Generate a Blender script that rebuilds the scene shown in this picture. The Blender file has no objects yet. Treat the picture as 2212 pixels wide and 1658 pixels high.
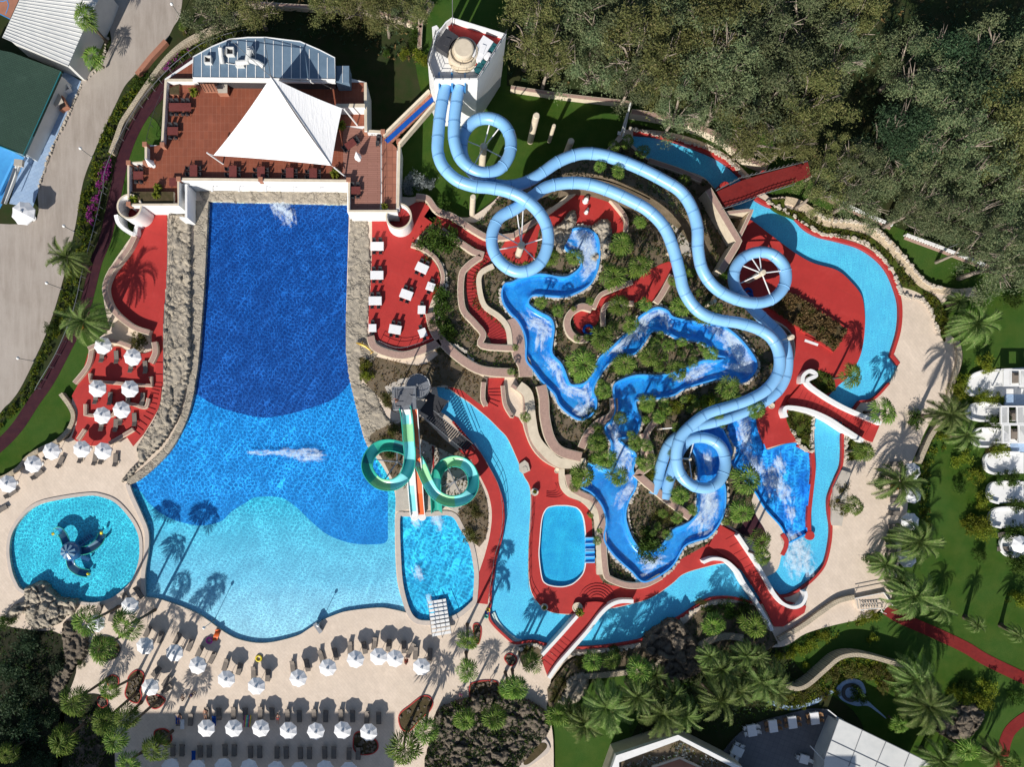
import bpy, bmesh, math, random
from mathutils import Vector, Matrix, noise
from mathutils.geometry import tessellate_polygon
R=math.radians
sc=bpy.context.scene; COL=sc.collection
# ---- survey frame: plan units (14 to the metre), height of the viewpoint and the point right below it
NX,NY,K,H=990.0,950.0,14.0,105.0
# ---------------- camera
cam=bpy.data.cameras.new('camera'); co=bpy.data.objects.new('camera',cam); COL.objects.link(co)
co.location=(0,0,H); cam.sensor_width=36; cam.lens=36*H/(2212/K)
cam.shift_x=(1106-NX)/2212; cam.shift_y=(NY-829)/2212; cam.clip_end=2000
sc.camera=co
# ---------------- light
SUN_EL,SUN_AZ=34.0,26.0
w=bpy.data.worlds.new('World'); sc.world=w; w.use_nodes=True
nt=w.node_tree; bg=nt.nodes['Background']; sky=nt.nodes.new('ShaderNodeTexSky')
sky.sky_type='NISHITA'; sky.sun_disc=False; sky.sun_elevation=R(SUN_EL); sky.sun_rotation=R(180+SUN_AZ)
nt.links.new(sky.outputs[0],bg.inputs[0]); bg.inputs[1].default_value=0.082
sl=bpy.data.lights.new('sun','SUN'); sl.energy=5.0; sl.angle=R(0.5); sl.color=(1,.95,.87)
so=bpy.data.objects.new('sun',sl); COL.objects.link(so)
ce=math.cos(R(SUN_EL))
so.rotation_euler=Vector((math.sin(R(SUN_AZ))*ce,math.cos(R(SUN_AZ))*ce,-math.sin(R(SUN_EL)))).to_track_quat('-Z','Y').to_euler()
sc.view_settings.view_transform='Standard'; sc.view_settings.look='None'
sc.view_settings.exposure=0.15; sc.view_settings.gamma=1
cy=sc.cycles; cy.use_denoising=True; cy.max_bounces=6; cy.transparent_max_bounces=24; cy.diffuse_bounces=3; cy.glossy_bounces=3
cy.caustics_reflective=False; cy.caustics_refractive=False; cy.sample_clamp_indirect=4

# ---------------- plan helpers
OX=[0,553.4,1106,1658.6]; OY=[0,414.25,828.5,1243.6]
def G(s):
    """'21 x,y x,y ...' : survey sheet number then points on it ('P' = plan units); '!' marks a sharp corner"""
    out=[]; ox=oy=0; k=1.0
    for t in s.split():
        if t=='P': ox=oy=0; k=1.0
        elif ',' not in t: ox,oy,k=OX[int(t[0])],OY[int(t[1])],.25
        else:
            c=t.endswith('!'); a=[float(v) for v in t.rstrip('!').split(',')]
            p=[ox+a[0]*k,oy+a[1]*k]+[v*k for v in a[2:]]
            out.append(tuple(p)+(('!',) if c else ()))
    return out
def nums(p): return tuple(v for v in p if v!='!')
def smooth(pts,closed=True,n=5):
    m=len(pts); out=[]
    rng=range(m if closed else m-1)
    for i in rng:
        p1,p2=pts[i],pts[(i+1)%m]
        p0=pts[i-1] if (closed or i>0) else p1
        p3=pts[(i+2)%m] if (closed or i+2<m) else p2
        if '!' in p1: p0=p1
        if '!' in p2: p3=p2
        if '!' in p1 and '!' in p2: out.append(nums(p1)); continue
        a,b,c,d=nums(p0),nums(p1),nums(p2),nums(p3)
        for k in range(n):
            t=k/n
            out.append(tuple(.5*((2*b[j])+(-a[j]+c[j])*t+(2*a[j]-5*b[j]+4*c[j]-d[j])*t*t+(-a[j]+3*b[j]-3*c[j]+d[j])*t**3) for j in range(len(b))))
    if not closed: out.append(nums(pts[-1]))
    return out
def Wp(x,y,z=0.0):
    f=(H-z)/H/K
    return Vector(((x-NX)*f,(NY-y)*f,z))
def inside(x,y,poly):
    c=False; j=len(poly)-1
    for i in range(len(poly)):
        xi,yi=poly[i][0],poly[i][1]; xj,yj=poly[j][0],poly[j][1]
        if (yi>y)!=(yj>y) and x<(xj-xi)*(y-yi)/(yj-yi)+xi: c=not c
        j=i
    return c
# ---------------- mesh builder
class MB:
    def __init__(s): s.v=[]; s.f=[]; s.m=[]
    def add(s,vs,fs,mi=0):
        o=len(s.v); s.v+= [tuple(v) for v in vs]; s.f+=[tuple(i+o for i in f) for f in fs]; s.m+=[mi]*len(fs); return s
    def prism(s,loops,z1,z0,mi=0,ms=None,own=True):
        """loops of plan points; outline is true at height z1; straight sides down to z0"""
        L=[[Wp(p[0],p[1],z1) for p in lp] for lp in loops]
        flat=[v for lp in L for v in lp]
        tris=tessellate_polygon(L)
        fs=[]
        for t in tris:
            a,b,c=(flat[i] for i in t)
            if (b-a).cross(c-a).z<0: t=(t[0],t[2],t[1])
            fs.append(tuple(t))
        s.add(flat,fs,mi)
        if z0 is not None:
            for lp in L:
                n=len(lp); vs=lp+[Vector((v.x,v.y,z0)) for v in lp]
                s.add(vs,[(i,(i+1)%n,n+(i+1)%n,n+i) for i in range(n)],mi if ms is None else ms)
        return s
    def wprism(s,pts,z1,z0,mi=0,ms=None):
        """world-coordinate convex/concave outline"""
        L=[Vector((p[0],p[1],z1)) for p in pts]
        fs=[]
        for t in tessellate_polygon([L]):
            a,b,c=(L[i] for i in t)
            if (b-a).cross(c-a).z<0: t=(t[0],t[2],t[1])
            fs.append(tuple(t))
        s.add(L,fs,mi); n=len(L)
        s.add(L+[Vector((v.x,v.y,z0)) for v in L],[(i,(i+1)%n,n+(i+1)%n,n+i) for i in range(n)],mi if ms is None else ms)
        return s
    def box(s,c,d,rz=0,mi=0,rx=0,ry=0):
        m=Matrix.Translation(c)@Matrix.Rotation(rz,4,'Z')@Matrix.Rotation(ry,4,'Y')@Matrix.Rotation(rx,4,'X')
        vs=[m@Vector((x*d[0]/2,y*d[1]/2,z*d[2]/2)) for x in(-1,1) for y in(-1,1) for z in(-1,1)]
        return s.add(vs,[(0,1,3,2),(4,6,7,5),(0,4,5,1),(2,3,7,6),(0,2,6,4),(1,5,7,3)],mi)
    def tube(s,path,r,n=8,mi=0,cap=True,rs=None):
        P=[Vector(p) for p in path]; o=len(s.v); vs=[]; fs=[]
        for i,p in enumerate(P):
            t=(P[min(i+1,len(P)-1)]-P[max(i-1,0)]).normalized()
            up=Vector((0,0,1)) if abs(t.z)<.95 else Vector((0,1,0))
            a=t.cross(up).normalized(); b=a.cross(t).normalized()
            rr=rs[i] if rs else r
            vs+=[p+(a*math.cos(2*math.pi*k/n)+b*math.sin(2*math.pi*k/n))*rr for k in range(n)]
        for i in range(len(P)-1):
            for k in range(n): fs.append((i*n+k,i*n+(k+1)%n,(i+1)*n+(k+1)%n,(i+1)*n+k))
        if cap: fs.append(tuple(range(n))[::-1]); fs.append(tuple((len(P)-1)*n+k for k in range(n)))
        return s.add(vs,fs,mi)
    def lathe(s,c,prof,n=16,mi=0):
        c=Vector(c); vs=[]; fs=[]
        for r,z in prof: vs+=[c+Vector((r*math.cos(2*math.pi*k/n),r*math.sin(2*math.pi*k/n),z)) for k in range(n)]
        for i in range(len(prof)-1):
            for k in range(n): fs.append((i*n+k,i*n+(k+1)%n,(i+1)*n+(k+1)%n,(i+1)*n+k))
        if prof[-1][0]>1e-4: fs.append(tuple((len(prof)-1)*n+k for k in range(n)))
        return s.add(vs,fs,mi)
    def band(s,pts,wd,z1,z0,mi=0,ms=None,closed=False):
        """wall following plan points (x,y[,w]); width in plan units"""
        n=len(pts); l=[];r=[]
        for i,p in enumerate(pts):
            a=pts[i-1] if (i>0 or closed) else p; b=pts[(i+1)%n] if (i<n-1 or closed) else p
            dx,dy=b[0]-a[0],b[1]-a[1]; q=math.hypot(dx,dy) or 1
            ww=(p[2] if len(p)>2 else wd)/2
            l.append((p[0]-dy/q*ww,p[1]+dx/q*ww)); r.append((p[0]+dy/q*ww,p[1]-dx/q*ww))
        zz=z1 if callable(z1) else (lambda t:z1)
        zb=z0 if callable(z0) else (lambda t:z0)
        vs=[];fs=[];fm=[]
        for i in range(n):
            t=i/max(1,n-1); a=Wp(*l[i],zz(t)); b=Wp(*r[i],zz(t))
            vs+=[a,b,Vector((b.x,b.y,zb(t))),Vector((a.x,a.y,zb(t)))]
        top=[];sd=[]
        for i in range(n if closed else n-1):
            j=(i+1)%n; o,q=i*4,j*4
            top.append((o,o+1,q+1,q)); sd+=[(o+1,o+2,q+2,q+1),(o+3,o,q,q+3)]
        if not closed: sd+=[(0,3,2,1),((n-1)*4,(n-1)*4+1,(n-1)*4+2,(n-1)*4+3)]
        base=len(s.v); s.add(vs,top,mi)
        s.f+=[tuple(i+base for i in f) for f in sd]; s.m+=[mi if ms is None else ms]*len(sd)
        return s
    def mesh(s,name,mats,smooth_=False,org=None):
        me=bpy.data.meshes.new(name)
        vs=s.v if org is None else [(v[0]-org[0],v[1]-org[1],v[2]-org[2]) for v in s.v]
        me.from_pydata(vs,[],s.f); 
        if not isinstance(mats,(list,tuple)): mats=[mats]
        for m in mats: me.materials.append(m)
        if len(mats)>1: me.polygons.foreach_set('material_index',s.m)
        if smooth_: me.polygons.foreach_set('use_smooth',[True]*len(me.polygons))
        me.update(); return me
    def build(s,name,mats,parent=None,smooth_=False,org='auto'):
        if parent is not None:
            pl=parent
            o0=Vector((0,0,0))
            while pl is not None: o0=o0+Vector(pl.location); pl=pl.parent
            org=o0 if org=='auto' else org
        elif org=='auto':
            n=len(s.v); org=(sum(v[0] for v in s.v)/n,sum(v[1] for v in s.v)/n,min(v[2] for v in s.v))
        me=s.mesh(name,mats,smooth_,org)
        o=bpy.data.objects.new(name,me); COL.objects.link(o)
        if parent is not None: o.parent=parent
        elif org is not None: o.location=org
        return o
def tag(o,label,cat,group=None,kind=None):
    o['label']=label; o['category']=cat
    if group: o['group']=group
    if kind: o['kind']=kind
    return o
def thing(name,label,cat,loc,rz=0,group=None):
    o=bpy.data.objects.new(name,None); COL.objects.link(o); o.location=loc; o.rotation_euler=(0,0,rz); o.empty_display_size=.3
    return tag(o,label,cat,group)
def child(name,me,parent,loc=(0,0,0),rot=(0,0,0),scale=(1,1,1)):
    o=bpy.data.objects.new(name,me); COL.objects.link(o); o.parent=parent; o.location=loc; o.rotation_euler=rot; o.scale=scale; return o
def dup(root,loc,rz,label,group=None,scale=None):
    r=root.copy(); COL.objects.link(r); r.location=loc; r.rotation_euler=(0,0,rz); r['label']=label
    if group: r['group']=group
    if scale: r.scale=scale
    for ch in list(root.children):
        c=ch.copy(); COL.objects.link(c); c.parent=r
        for g in ch.children:
            d=g.copy(); COL.objects.link(d); d.parent=c
    return r
ORD=['first','second','third','fourth','fifth','sixth','seventh','eighth','ninth','tenth','eleventh','twelfth','thirteenth','fourteenth','fifteenth','sixteenth']
NUM=['zero','one','two','three','four','five','six','seven','eight','nine','ten','eleven','twelve','thirteen','fourteen','fifteen','sixteen','seventeen','eighteen','nineteen','twenty']
PEND=[]
def later(o,what,plural,where,x): PEND.append((o,what,plural,where,x))
def settle():
    d={}
    for e in PEND: d.setdefault((e[1],e[2],e[3]),[]).append(e)
    for key in list(d):
        L=d[key]; n=len(L)
        if n>9:
            L.sort(key=lambda e:-e[0].location.y); k=min(3,-(-n//9)); del d[key]
            for r in range(k):
                part_=L[r*n//k:(r+1)*n//k]; w_=(('upper','lower') if k==2 else ('upper','middle','lower'))[r]
                d[(w_+' '+key[0],w_+' '+key[1],key[2])]=part_
    for (a,b,c),L in d.items():
        L.sort(key=lambda e:e[4]); n=len(L)
        for i,e in enumerate(L):
            if n==1: e[0]['label']='%s %s'%(a,c)
            elif n==2: e[0]['label']='%s of the two %s %s'%(('left','right')[i],b,c)
            elif i==0: e[0]['label']='leftmost of the %s %s %s'%(NUM[n],b,c)
            elif i==n-1: e[0]['label']='rightmost of the %s %s %s'%(NUM[n],b,c)
            else: e[0]['label']='%s from left of the %s %s %s'%(ORD[i],NUM[n],b,c)
# ---------------- materials
def newmat(name):
    m=bpy.data.materials.new(name); m.use_nodes=True; n=m.node_tree; n.nodes.clear()
    return m,n,n.nodes.new('ShaderNodeOutputMaterial')
def N(n,t,**k):
    x=n.nodes.new(t)
    for a,b in k.items(): setattr(x,a,b)
    return x
def mixc(n,f,a,b,mode='MIX'):
    x=N(n,'ShaderNodeMix',data_type='RGBA',blend_type=mode)
    for s,v in ((0,f),(6,a),(7,b)):
        if hasattr(v,'links') or hasattr(v,'is_linked'): n.links.new(v,x.inputs[s])
        else: x.inputs[s].default_value=v if s==0 else tuple(v)+(1,) if len(v)==3 else v
    return x.outputs[2]
def math_(n,op,a,b=0.0,clamp=False):
    x=N(n,'ShaderNodeMath',operation=op,use_clamp=clamp)
    for s,v in ((0,a),(1,b)):
        if hasattr(v,'is_linked'): n.links.new(v,x.inputs[s])
        else: x.inputs[s].default_value=v
    return x.outputs[0]
def mrange(n,v,a,b,c=0.0,d=1.0):
    x=N(n,'ShaderNodeMapRange',clamp=True); n.links.new(v,x.inputs[0])
    for i,q in enumerate((a,b,c,d)): x.inputs[i+1].default_value=q
    return x.outputs[0]
def noise_(n,vec,scale,detail=5,rough=.6,dist=0):
    x=N(n,'ShaderNodeTexNoise'); n.links.new(vec,x.inputs['Vector']); x.inputs['Scale'].default_value=scale
    x.inputs['Detail'].default_value=detail; x.inputs['Roughness'].default_value=rough; x.inputs['Distortion'].default_value=dist
    return x.outputs[0]
def pos(n): return N(n,'ShaderNodeNewGeometry').outputs['Position']
def bsdf(n,out,col,rough=.8,spec=.3,bump=None,bstr=.3,bdist=.05,metal=0,coat=0):
    b=N(n,'ShaderNodeBsdfPrincipled')
    if hasattr(col,'is_linked'): n.links.new(col,b.inputs['Base Color'])
    else: b.inputs['Base Color'].default_value=tuple(col)+(1,)
    b.inputs['Roughness'].default_value=rough; b.inputs['Specular IOR Level'].default_value=spec; b.inputs['Metallic'].default_value=metal
    b.inputs['Coat Weight'].default_value=coat
    if bump is not None:
        u=N(n,'ShaderNodeBump'); u.inputs['Strength'].default_value=bstr; u.inputs['Distance'].default_value=bdist
        n.links.new(bump,u.inputs['Height']); n.links.new(u.outputs[0],b.inputs['Normal'])
    n.links.new(b.outputs[0],out.inputs[0]); return b
def M(name,c1,c2=None,scale=1.5,rough=.8,spec=.3,bump=0,bscale=8,metal=0,speck=0,coat=0,stain=.15):
    """two mottled tones at two sizes, worn patches, optional grain"""
    m,n,o=newmat(name); p=pos(n)
    if c2 is None: c2=tuple(v*.78 for v in c1)
    a=noise_(n,p,scale,6,.65); f=mrange(n,a,.35,.68)
    c=mixc(n,f,c1,c2)
    b=noise_(n,p,scale*.13,4,.6); g=mrange(n,b,.35,.7)
    c=mixc(n,math_(n,'MULTIPLY',g,stain),c,tuple(min(1,v*1.5+.03) for v in c1))
    if speck:
        s=noise_(n,p,22,2,.8); c=mixc(n,mrange(n,s,.45,.7,0,speck),c,tuple(v*.35 for v in c1))
    bb=noise_(n,p,bscale,6,.7) if bump else None
    bsdf(n,o,c,rough,spec,bb,bump,.1,metal,coat); return m
def brickm(name,c1,c2,mortar,bw,bh,rot=0,ms=.02,rough=.75,off=.5,var=.3,scalev=1.0):
    m,n,o=newmat(name); p=pos(n)
    mp=N(n,'ShaderNodeMapping'); mp.inputs['Rotation'].default_value=(0,0,rot); n.links.new(p,mp.inputs[0])
    b=N(n,'ShaderNodeTexBrick'); n.links.new(mp.outputs[0],b.inputs['Vector']); b.offset=off
    b.inputs['Color1'].default_value=tuple(c1)+(1,); b.inputs['Color2'].default_value=tuple(c2)+(1,); b.inputs['Mortar'].default_value=tuple(mortar)+(1,)
    b.inputs['Scale'].default_value=1; b.inputs['Mortar Size'].default_value=ms; b.inputs['Brick Width'].default_value=bw; b.inputs['Row Height'].default_value=bh
    b.inputs['Bias'].default_value=0; b.inputs['Mortar Smooth'].default_value=.2
    st=noise_(n,p,.22,7,.72,.5)
    a=noise_(n,p,.8*scalev,6,.7); c=mixc(n,mrange(n,a,.3,.75,0,var),b.outputs[0],tuple(v*.55 for v in c1)); c=mixc(n,mrange(n,st,.5,.72,0,.38),c,tuple(v*.6 for v in c1)); c=mixc(n,mrange(n,st,.46,.28,0,.3),c,tuple(min(1,v*1.25+.03) for v in c1))
    a2=noise_(n,p,6,3,.7); c=mixc(n,mrange(n,a2,.3,.8,0,var*.6),c,tuple(min(1,v*1.3) for v in c1))
    bsdf(n,o,c,rough,.3); return m
def leafm(name,c1,c2,c3,scale=.6,trans=.25,rough=.6):
    m,n,o=newmat(name); p=pos(n)
    a=noise_(n,p,scale,3,.6); c=mixc(n,mrange(n,a,.35,.65),c1,c2)
    a=noise_(n,p,scale*6,2,.6); c=mixc(n,mrange(n,a,.52,.72),c,c3)
    oi=N(n,'ShaderNodeObjectInfo'); hs=N(n,'ShaderNodeHueSaturation'); n.links.new(c,hs.inputs['Color'])
    n.links.new(mrange(n,oi.outputs['Random'],0,1,.7,1.3),hs.inputs['Value']); n.links.new(mrange(n,oi.outputs['Random'],0,1,.485,.51),hs.inputs['Hue'])
    b=bsdf(n,o,hs.outputs[0],rough,.18)
    t=N(n,'ShaderNodeBsdfTranslucent'); n.links.new(hs.outputs[0],t.inputs[0])
    x=N(n,'ShaderNodeMixShader'); x.inputs[0].default_value=trans; n.links.new(b.outputs[0],x.inputs[1]); n.links.new(t.outputs[0],x.inputs[2]); n.links.new(x.outputs[0],o.inputs[0])
    return m
def surf_reflect(n,u):
    lw=N(n,'ShaderNodeLayerWeight'); lw.inputs[0].default_value=.5; n.links.new(u.outputs[0],lw.inputs['Normal'])
    return math_(n,'ADD',math_(n,'MULTIPLY',math_(n,'POWER',lw.outputs['Facing'],4.0),.7),.025)
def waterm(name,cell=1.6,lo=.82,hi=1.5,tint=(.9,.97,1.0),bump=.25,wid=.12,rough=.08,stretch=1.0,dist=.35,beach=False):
    """clear water: bright caustic web painted as a pattern in its transparent colour"""
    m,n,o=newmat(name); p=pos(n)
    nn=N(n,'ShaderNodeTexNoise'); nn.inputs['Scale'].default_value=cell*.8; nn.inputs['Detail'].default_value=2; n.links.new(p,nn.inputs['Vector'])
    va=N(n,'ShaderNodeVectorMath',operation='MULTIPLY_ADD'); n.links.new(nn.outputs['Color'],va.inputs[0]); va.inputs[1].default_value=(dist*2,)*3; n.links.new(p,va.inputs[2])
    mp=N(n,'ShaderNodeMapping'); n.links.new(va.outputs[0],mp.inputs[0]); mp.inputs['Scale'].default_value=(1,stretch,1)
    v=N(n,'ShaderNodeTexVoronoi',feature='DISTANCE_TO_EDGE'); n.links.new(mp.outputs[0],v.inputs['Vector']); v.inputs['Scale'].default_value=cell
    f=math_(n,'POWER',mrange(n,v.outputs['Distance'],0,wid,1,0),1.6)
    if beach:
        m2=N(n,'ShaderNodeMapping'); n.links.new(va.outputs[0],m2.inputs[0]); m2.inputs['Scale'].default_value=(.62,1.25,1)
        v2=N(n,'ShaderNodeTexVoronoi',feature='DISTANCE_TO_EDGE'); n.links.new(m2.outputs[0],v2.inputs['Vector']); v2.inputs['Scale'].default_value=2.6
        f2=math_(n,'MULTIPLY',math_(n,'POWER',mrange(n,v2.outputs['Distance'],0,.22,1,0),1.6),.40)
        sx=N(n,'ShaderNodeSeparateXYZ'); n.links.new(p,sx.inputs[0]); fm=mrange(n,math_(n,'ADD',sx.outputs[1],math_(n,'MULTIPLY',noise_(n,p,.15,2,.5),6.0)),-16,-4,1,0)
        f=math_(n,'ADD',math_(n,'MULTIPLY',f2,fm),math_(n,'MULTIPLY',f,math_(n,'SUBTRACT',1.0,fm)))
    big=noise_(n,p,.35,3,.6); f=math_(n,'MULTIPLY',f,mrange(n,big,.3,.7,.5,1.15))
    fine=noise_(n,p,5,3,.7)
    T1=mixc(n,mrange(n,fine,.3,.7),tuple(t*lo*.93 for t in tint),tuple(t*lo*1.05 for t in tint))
    T=mixc(n,f,T1,(hi*.95,hi*1.12,hi*1.0))  # web lines brightened in the colour to imitate focused light
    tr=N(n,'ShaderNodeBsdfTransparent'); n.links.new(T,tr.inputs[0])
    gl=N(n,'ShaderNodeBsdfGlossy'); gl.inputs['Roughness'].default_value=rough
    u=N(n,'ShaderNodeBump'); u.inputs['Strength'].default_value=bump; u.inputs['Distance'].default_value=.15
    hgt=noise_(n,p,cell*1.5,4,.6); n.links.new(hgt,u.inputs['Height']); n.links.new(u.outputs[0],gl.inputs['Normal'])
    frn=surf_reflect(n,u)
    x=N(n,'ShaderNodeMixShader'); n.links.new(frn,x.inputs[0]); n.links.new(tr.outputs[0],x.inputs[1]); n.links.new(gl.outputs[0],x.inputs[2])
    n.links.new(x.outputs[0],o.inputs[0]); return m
def foamm():
    m,n,o=newmat('white foam'); p=pos(n)
    at=N(n,'ShaderNodeAttribute',attribute_name='thin'); 
    a=noise_(n,p,.9,9,.8,1.6)
    f=math_(n,'ADD',math_(n,'MULTIPLY',a,1.3),math_(n,'MULTIPLY',at.outputs['Fac'],.42)); f=math_(n,'MULTIPLY',math_(n,'POWER',mrange(n,f,.72,1.22),1.2),mrange(n,at.outputs['Fac'],0,.5,0,.85))
    d=N(n,'ShaderNodeBsdfDiffuse'); d.inputs[0].default_value=(.74,.86,.95,1)
    t=N(n,'ShaderNodeBsdfTransparent'); x=N(n,'ShaderNodeMixShader'); n.links.new(f,x.inputs[0]); n.links.new(t.outputs[0],x.inputs[1]); n.links.new(d.outputs[0],x.inputs[2]); n.links.new(x.outputs[0],o.inputs[0]); return m
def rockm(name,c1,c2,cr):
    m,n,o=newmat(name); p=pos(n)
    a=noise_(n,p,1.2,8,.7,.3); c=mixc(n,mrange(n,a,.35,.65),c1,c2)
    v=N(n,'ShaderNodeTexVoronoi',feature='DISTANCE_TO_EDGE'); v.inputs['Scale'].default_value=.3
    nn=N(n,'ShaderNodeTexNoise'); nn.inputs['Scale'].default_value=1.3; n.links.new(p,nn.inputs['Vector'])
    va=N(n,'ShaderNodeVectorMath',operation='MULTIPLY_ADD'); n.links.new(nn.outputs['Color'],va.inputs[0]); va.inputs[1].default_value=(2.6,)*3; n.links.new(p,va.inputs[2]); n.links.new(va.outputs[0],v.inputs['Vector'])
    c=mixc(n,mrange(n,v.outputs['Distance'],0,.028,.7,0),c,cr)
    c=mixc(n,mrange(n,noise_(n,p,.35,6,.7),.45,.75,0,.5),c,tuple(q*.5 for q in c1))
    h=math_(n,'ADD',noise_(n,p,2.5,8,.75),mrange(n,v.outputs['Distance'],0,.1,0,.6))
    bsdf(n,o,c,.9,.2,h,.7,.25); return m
C={}
C['lawn']=M('lawn grass',(.030,.082,.007),(.065,.105,.014),.45,.9,.1,.6,26,stain=.45,speck=.6)
C['meadow']=M('rough grass and earth',(.022,.04,.009),(.045,.04,.018),.5,.95,.1,.6,14,stain=.3,speck=.4)
def roadm():
    m,n,o=newmat('grey gravel road'); p=pos(n); mp=N(n,'ShaderNodeMapping'); n.links.new(p,mp.inputs[0]); mp.inputs['Rotation'].default_value=(0,0,R(25)); mp.inputs['Scale'].default_value=(1,.12,1)
    s=noise_(n,mp.outputs[0],1.1,5,.7,.4); c=mixc(n,mrange(n,s,.35,.65),(.42,.365,.32),(.32,.275,.235))
    c=mixc(n,mrange(n,noise_(n,p,.12,4,.6),.4,.65,0,.6),c,(.47,.42,.375)); c=mixc(n,mrange(n,noise_(n,p,14,3,.8),.45,.8,0,.4),c,(.20,.17,.15))
    bsdf(n,o,c,.95,.1,noise_(n,p,18,4,.8),.5,.06); return m
C['gravel']=roadm()
C['soil']=M('brown planting soil',(.11,.08,.045),(.055,.05,.02),1.4,.95,.1,.8,18,speck=.5)
C['pave']=brickm('beige paving',(.72,.60,.49),(.66,.545,.44),(.50,.41,.33),.8,.42,R(52),.012,.7,var=.35)
C['cream']=M('cream render',(.66,.57,.44),(.54,.46,.35),1.2,.8,.2,.15,12)
C['kerb']=M('pale concrete',(.50,.45,.39),(.42,.38,.33),1.5,.8,.2,.1,20)
C['red']=brickm('red deck coating',(.46,.040,.034),(.42,.035,.032),(.33,.04,.035),2.6,2.2,R(23),.018,.6,var=.35)
C['redstep']=M('red step coating',(.36,.030,.028),(.26,.02,.022),1.0,.6,.3)
C['redpath']=M('red rubber path',(.20,.022,.02),(.15,.018,.018),2,.9,.1,.3,40)
C['darkpath']=M('dark running track',(.055,.018,.024),(.035,.012,.02),1,.9,.1,.2,40)
C['pink']=M('pink pebbledash',(.45,.30,.245),(.35,.235,.20),3,.9,.15,.3,40,speck=.45)
C['wallstone']=brickm('pale stone blocks',(.52,.44,.32),(.36,.31,.24),(.15,.12,.09),.5,.28,R(20),.03,.85,var=.5)
C['white']=M('white paint',(.80,.80,.79),(.72,.72,.71),1.1,.6,.3,stain=.1)
C['canvas']=M('white canvas',(.80,.80,.81),(.74,.74,.76),2.5,.9,.1,stain=.05)
C['metal']=M('grey steel',(.35,.36,.38),(.28,.29,.30),3,.4,.5,metal=.6)
C['dark']=M('dark metal',(.05,.05,.055),(.035,.035,.04),3,.5,.4)
C['wicker']=M('taupe mesh fabric',(.21,.18,.155),(.15,.13,.115),5,.8,.2)
C['chair']=M('charcoal chair',(.045,.045,.05),(.03,.03,.035),5,.7,.2)
C['tablebr']=M('reddish table top',(.17,.045,.04),(.13,.035,.03),3,.5,.3)
C['tile']=brickm('brown terrace tiles',(.27,.082,.045),(.22,.068,.04),(.33,.15,.10),.62,1.24,0,.018,.6,.0,.4)
C['plank']=brickm('pink brown deck boards',(.36,.175,.135),(.30,.145,.11),(.16,.07,.05),3.0,.28,0,.03,.7)
C['brick']=brickm('brown red walkway tiles',(.34,.14,.09),(.28,.11,.07),(.12,.05,.04),.7,1.0,0,.03,.7,0)
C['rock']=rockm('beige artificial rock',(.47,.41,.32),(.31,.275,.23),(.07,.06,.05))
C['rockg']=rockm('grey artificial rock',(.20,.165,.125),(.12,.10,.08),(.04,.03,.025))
C['rim']=M('grey stone rim',(.54,.47,.41),(.46,.40,.36),1.5,.7,.2,.1,14)
C['stone']=M('white pebbles',(.62,.56,.47),(.40,.34,.28),3,.9,.2)
C['flume']=M('sky blue fibreglass',(.20,.44,.74),(.24,.48,.77),.4,.33,.5,stain=.2,coat=.25)
C['flumed']=M('deep blue seam',(.08,.22,.44),(.10,.25,.48),1,.4,.4)
C['chan']=M('blue channel lining',(.020,.34,.84),(.012,.25,.76),.6,.3,.5,stain=.3)
C['navy']=M('navy pool tiles',(.003,.052,.28),(.004,.078,.36),3,.5,.3,stain=.1)
C['mid']=M('mid blue pool tiles',(.008,.21,.66),(.012,.27,.74),2,.5,.3,stain=.1)
C['turq']=M('turquoise pool tiles',(.04,.47,.68),(.03,.42,.66),1.4,.5,.3,stain=.15)
C['river']=M('pale blue river bed',(.115,.55,.90),(.095,.49,.85),.7,.5,.3,stain=.2)
C['plungeb']=M('royal blue pool bed',(.008,.15,.66),(.03,.36,.85),.35,.5,.3,stain=.3)
C['splashb']=M('azure pool bed',(.015,.32,.68),(.03,.45,.78),.4,.5,.3,stain=.3)
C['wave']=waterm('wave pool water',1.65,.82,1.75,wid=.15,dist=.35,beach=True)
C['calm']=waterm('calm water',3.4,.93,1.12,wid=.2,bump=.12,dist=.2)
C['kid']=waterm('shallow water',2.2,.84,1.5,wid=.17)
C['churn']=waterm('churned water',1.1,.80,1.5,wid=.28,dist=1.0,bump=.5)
C['foam']=foamm()
C['roofb']=M('blue grey roof felt',(.135,.20,.27),(.105,.165,.235),1.2,.6,.3,stain=.3)
C['roofw']=M('white roof sheet',(.62,.62,.60),(.54,.55,.54),.8,.5,.3,stain=.2)
C['roofg']=brickm('dark green shingles',(.035,.075,.052),(.027,.06,.042),(.016,.032,.026),.5,.26,R(28),.04,.8)
C['bluepave']=brickm('pale blue paving',(.33,.45,.62),(.28,.40,.58),(.20,.28,.42),.9,.5,R(-28),.02,.7)
C['bluefloor']=M('bright blue floor',(.06,.30,.62),(.05,.24,.55),1,.5,.3)
C['bluemat']=M('royal blue carpet',(.005,.07,.33),(.004,.05,.27),2,.9,.1)
C['greytile']=brickm('grey terrace tiles',(.15,.155,.17),(.13,.135,.15),(.08,.08,.09),.8,.8,R(20),.02,.7,0)
C['bark']=M('palm bark',(.13,.10,.075),(.07,.055,.045),6,.95,.1,.6,20)
C['ebark']=M('pale bark',(.38,.32,.26),(.20,.16,.13),2,.9,.1,.4,10)
C['fan']=leafm('fan palm leaf',(.12,.21,.026),(.06,.13,.017),(.33,.37,.10),trans=.22,rough=.6)
C['date']=leafm('date palm leaf',(.125,.19,.045),(.08,.14,.03),(.28,.30,.13),rough=.6)
C['euc']=leafm('grey green foliage',(.135,.165,.075),(.085,.125,.058),(.23,.23,.12),.4,.12)
C['euc2']=leafm('olive foliage',(.145,.155,.05),(.09,.11,.035),(.25,.215,.09),.4,.12)
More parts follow.
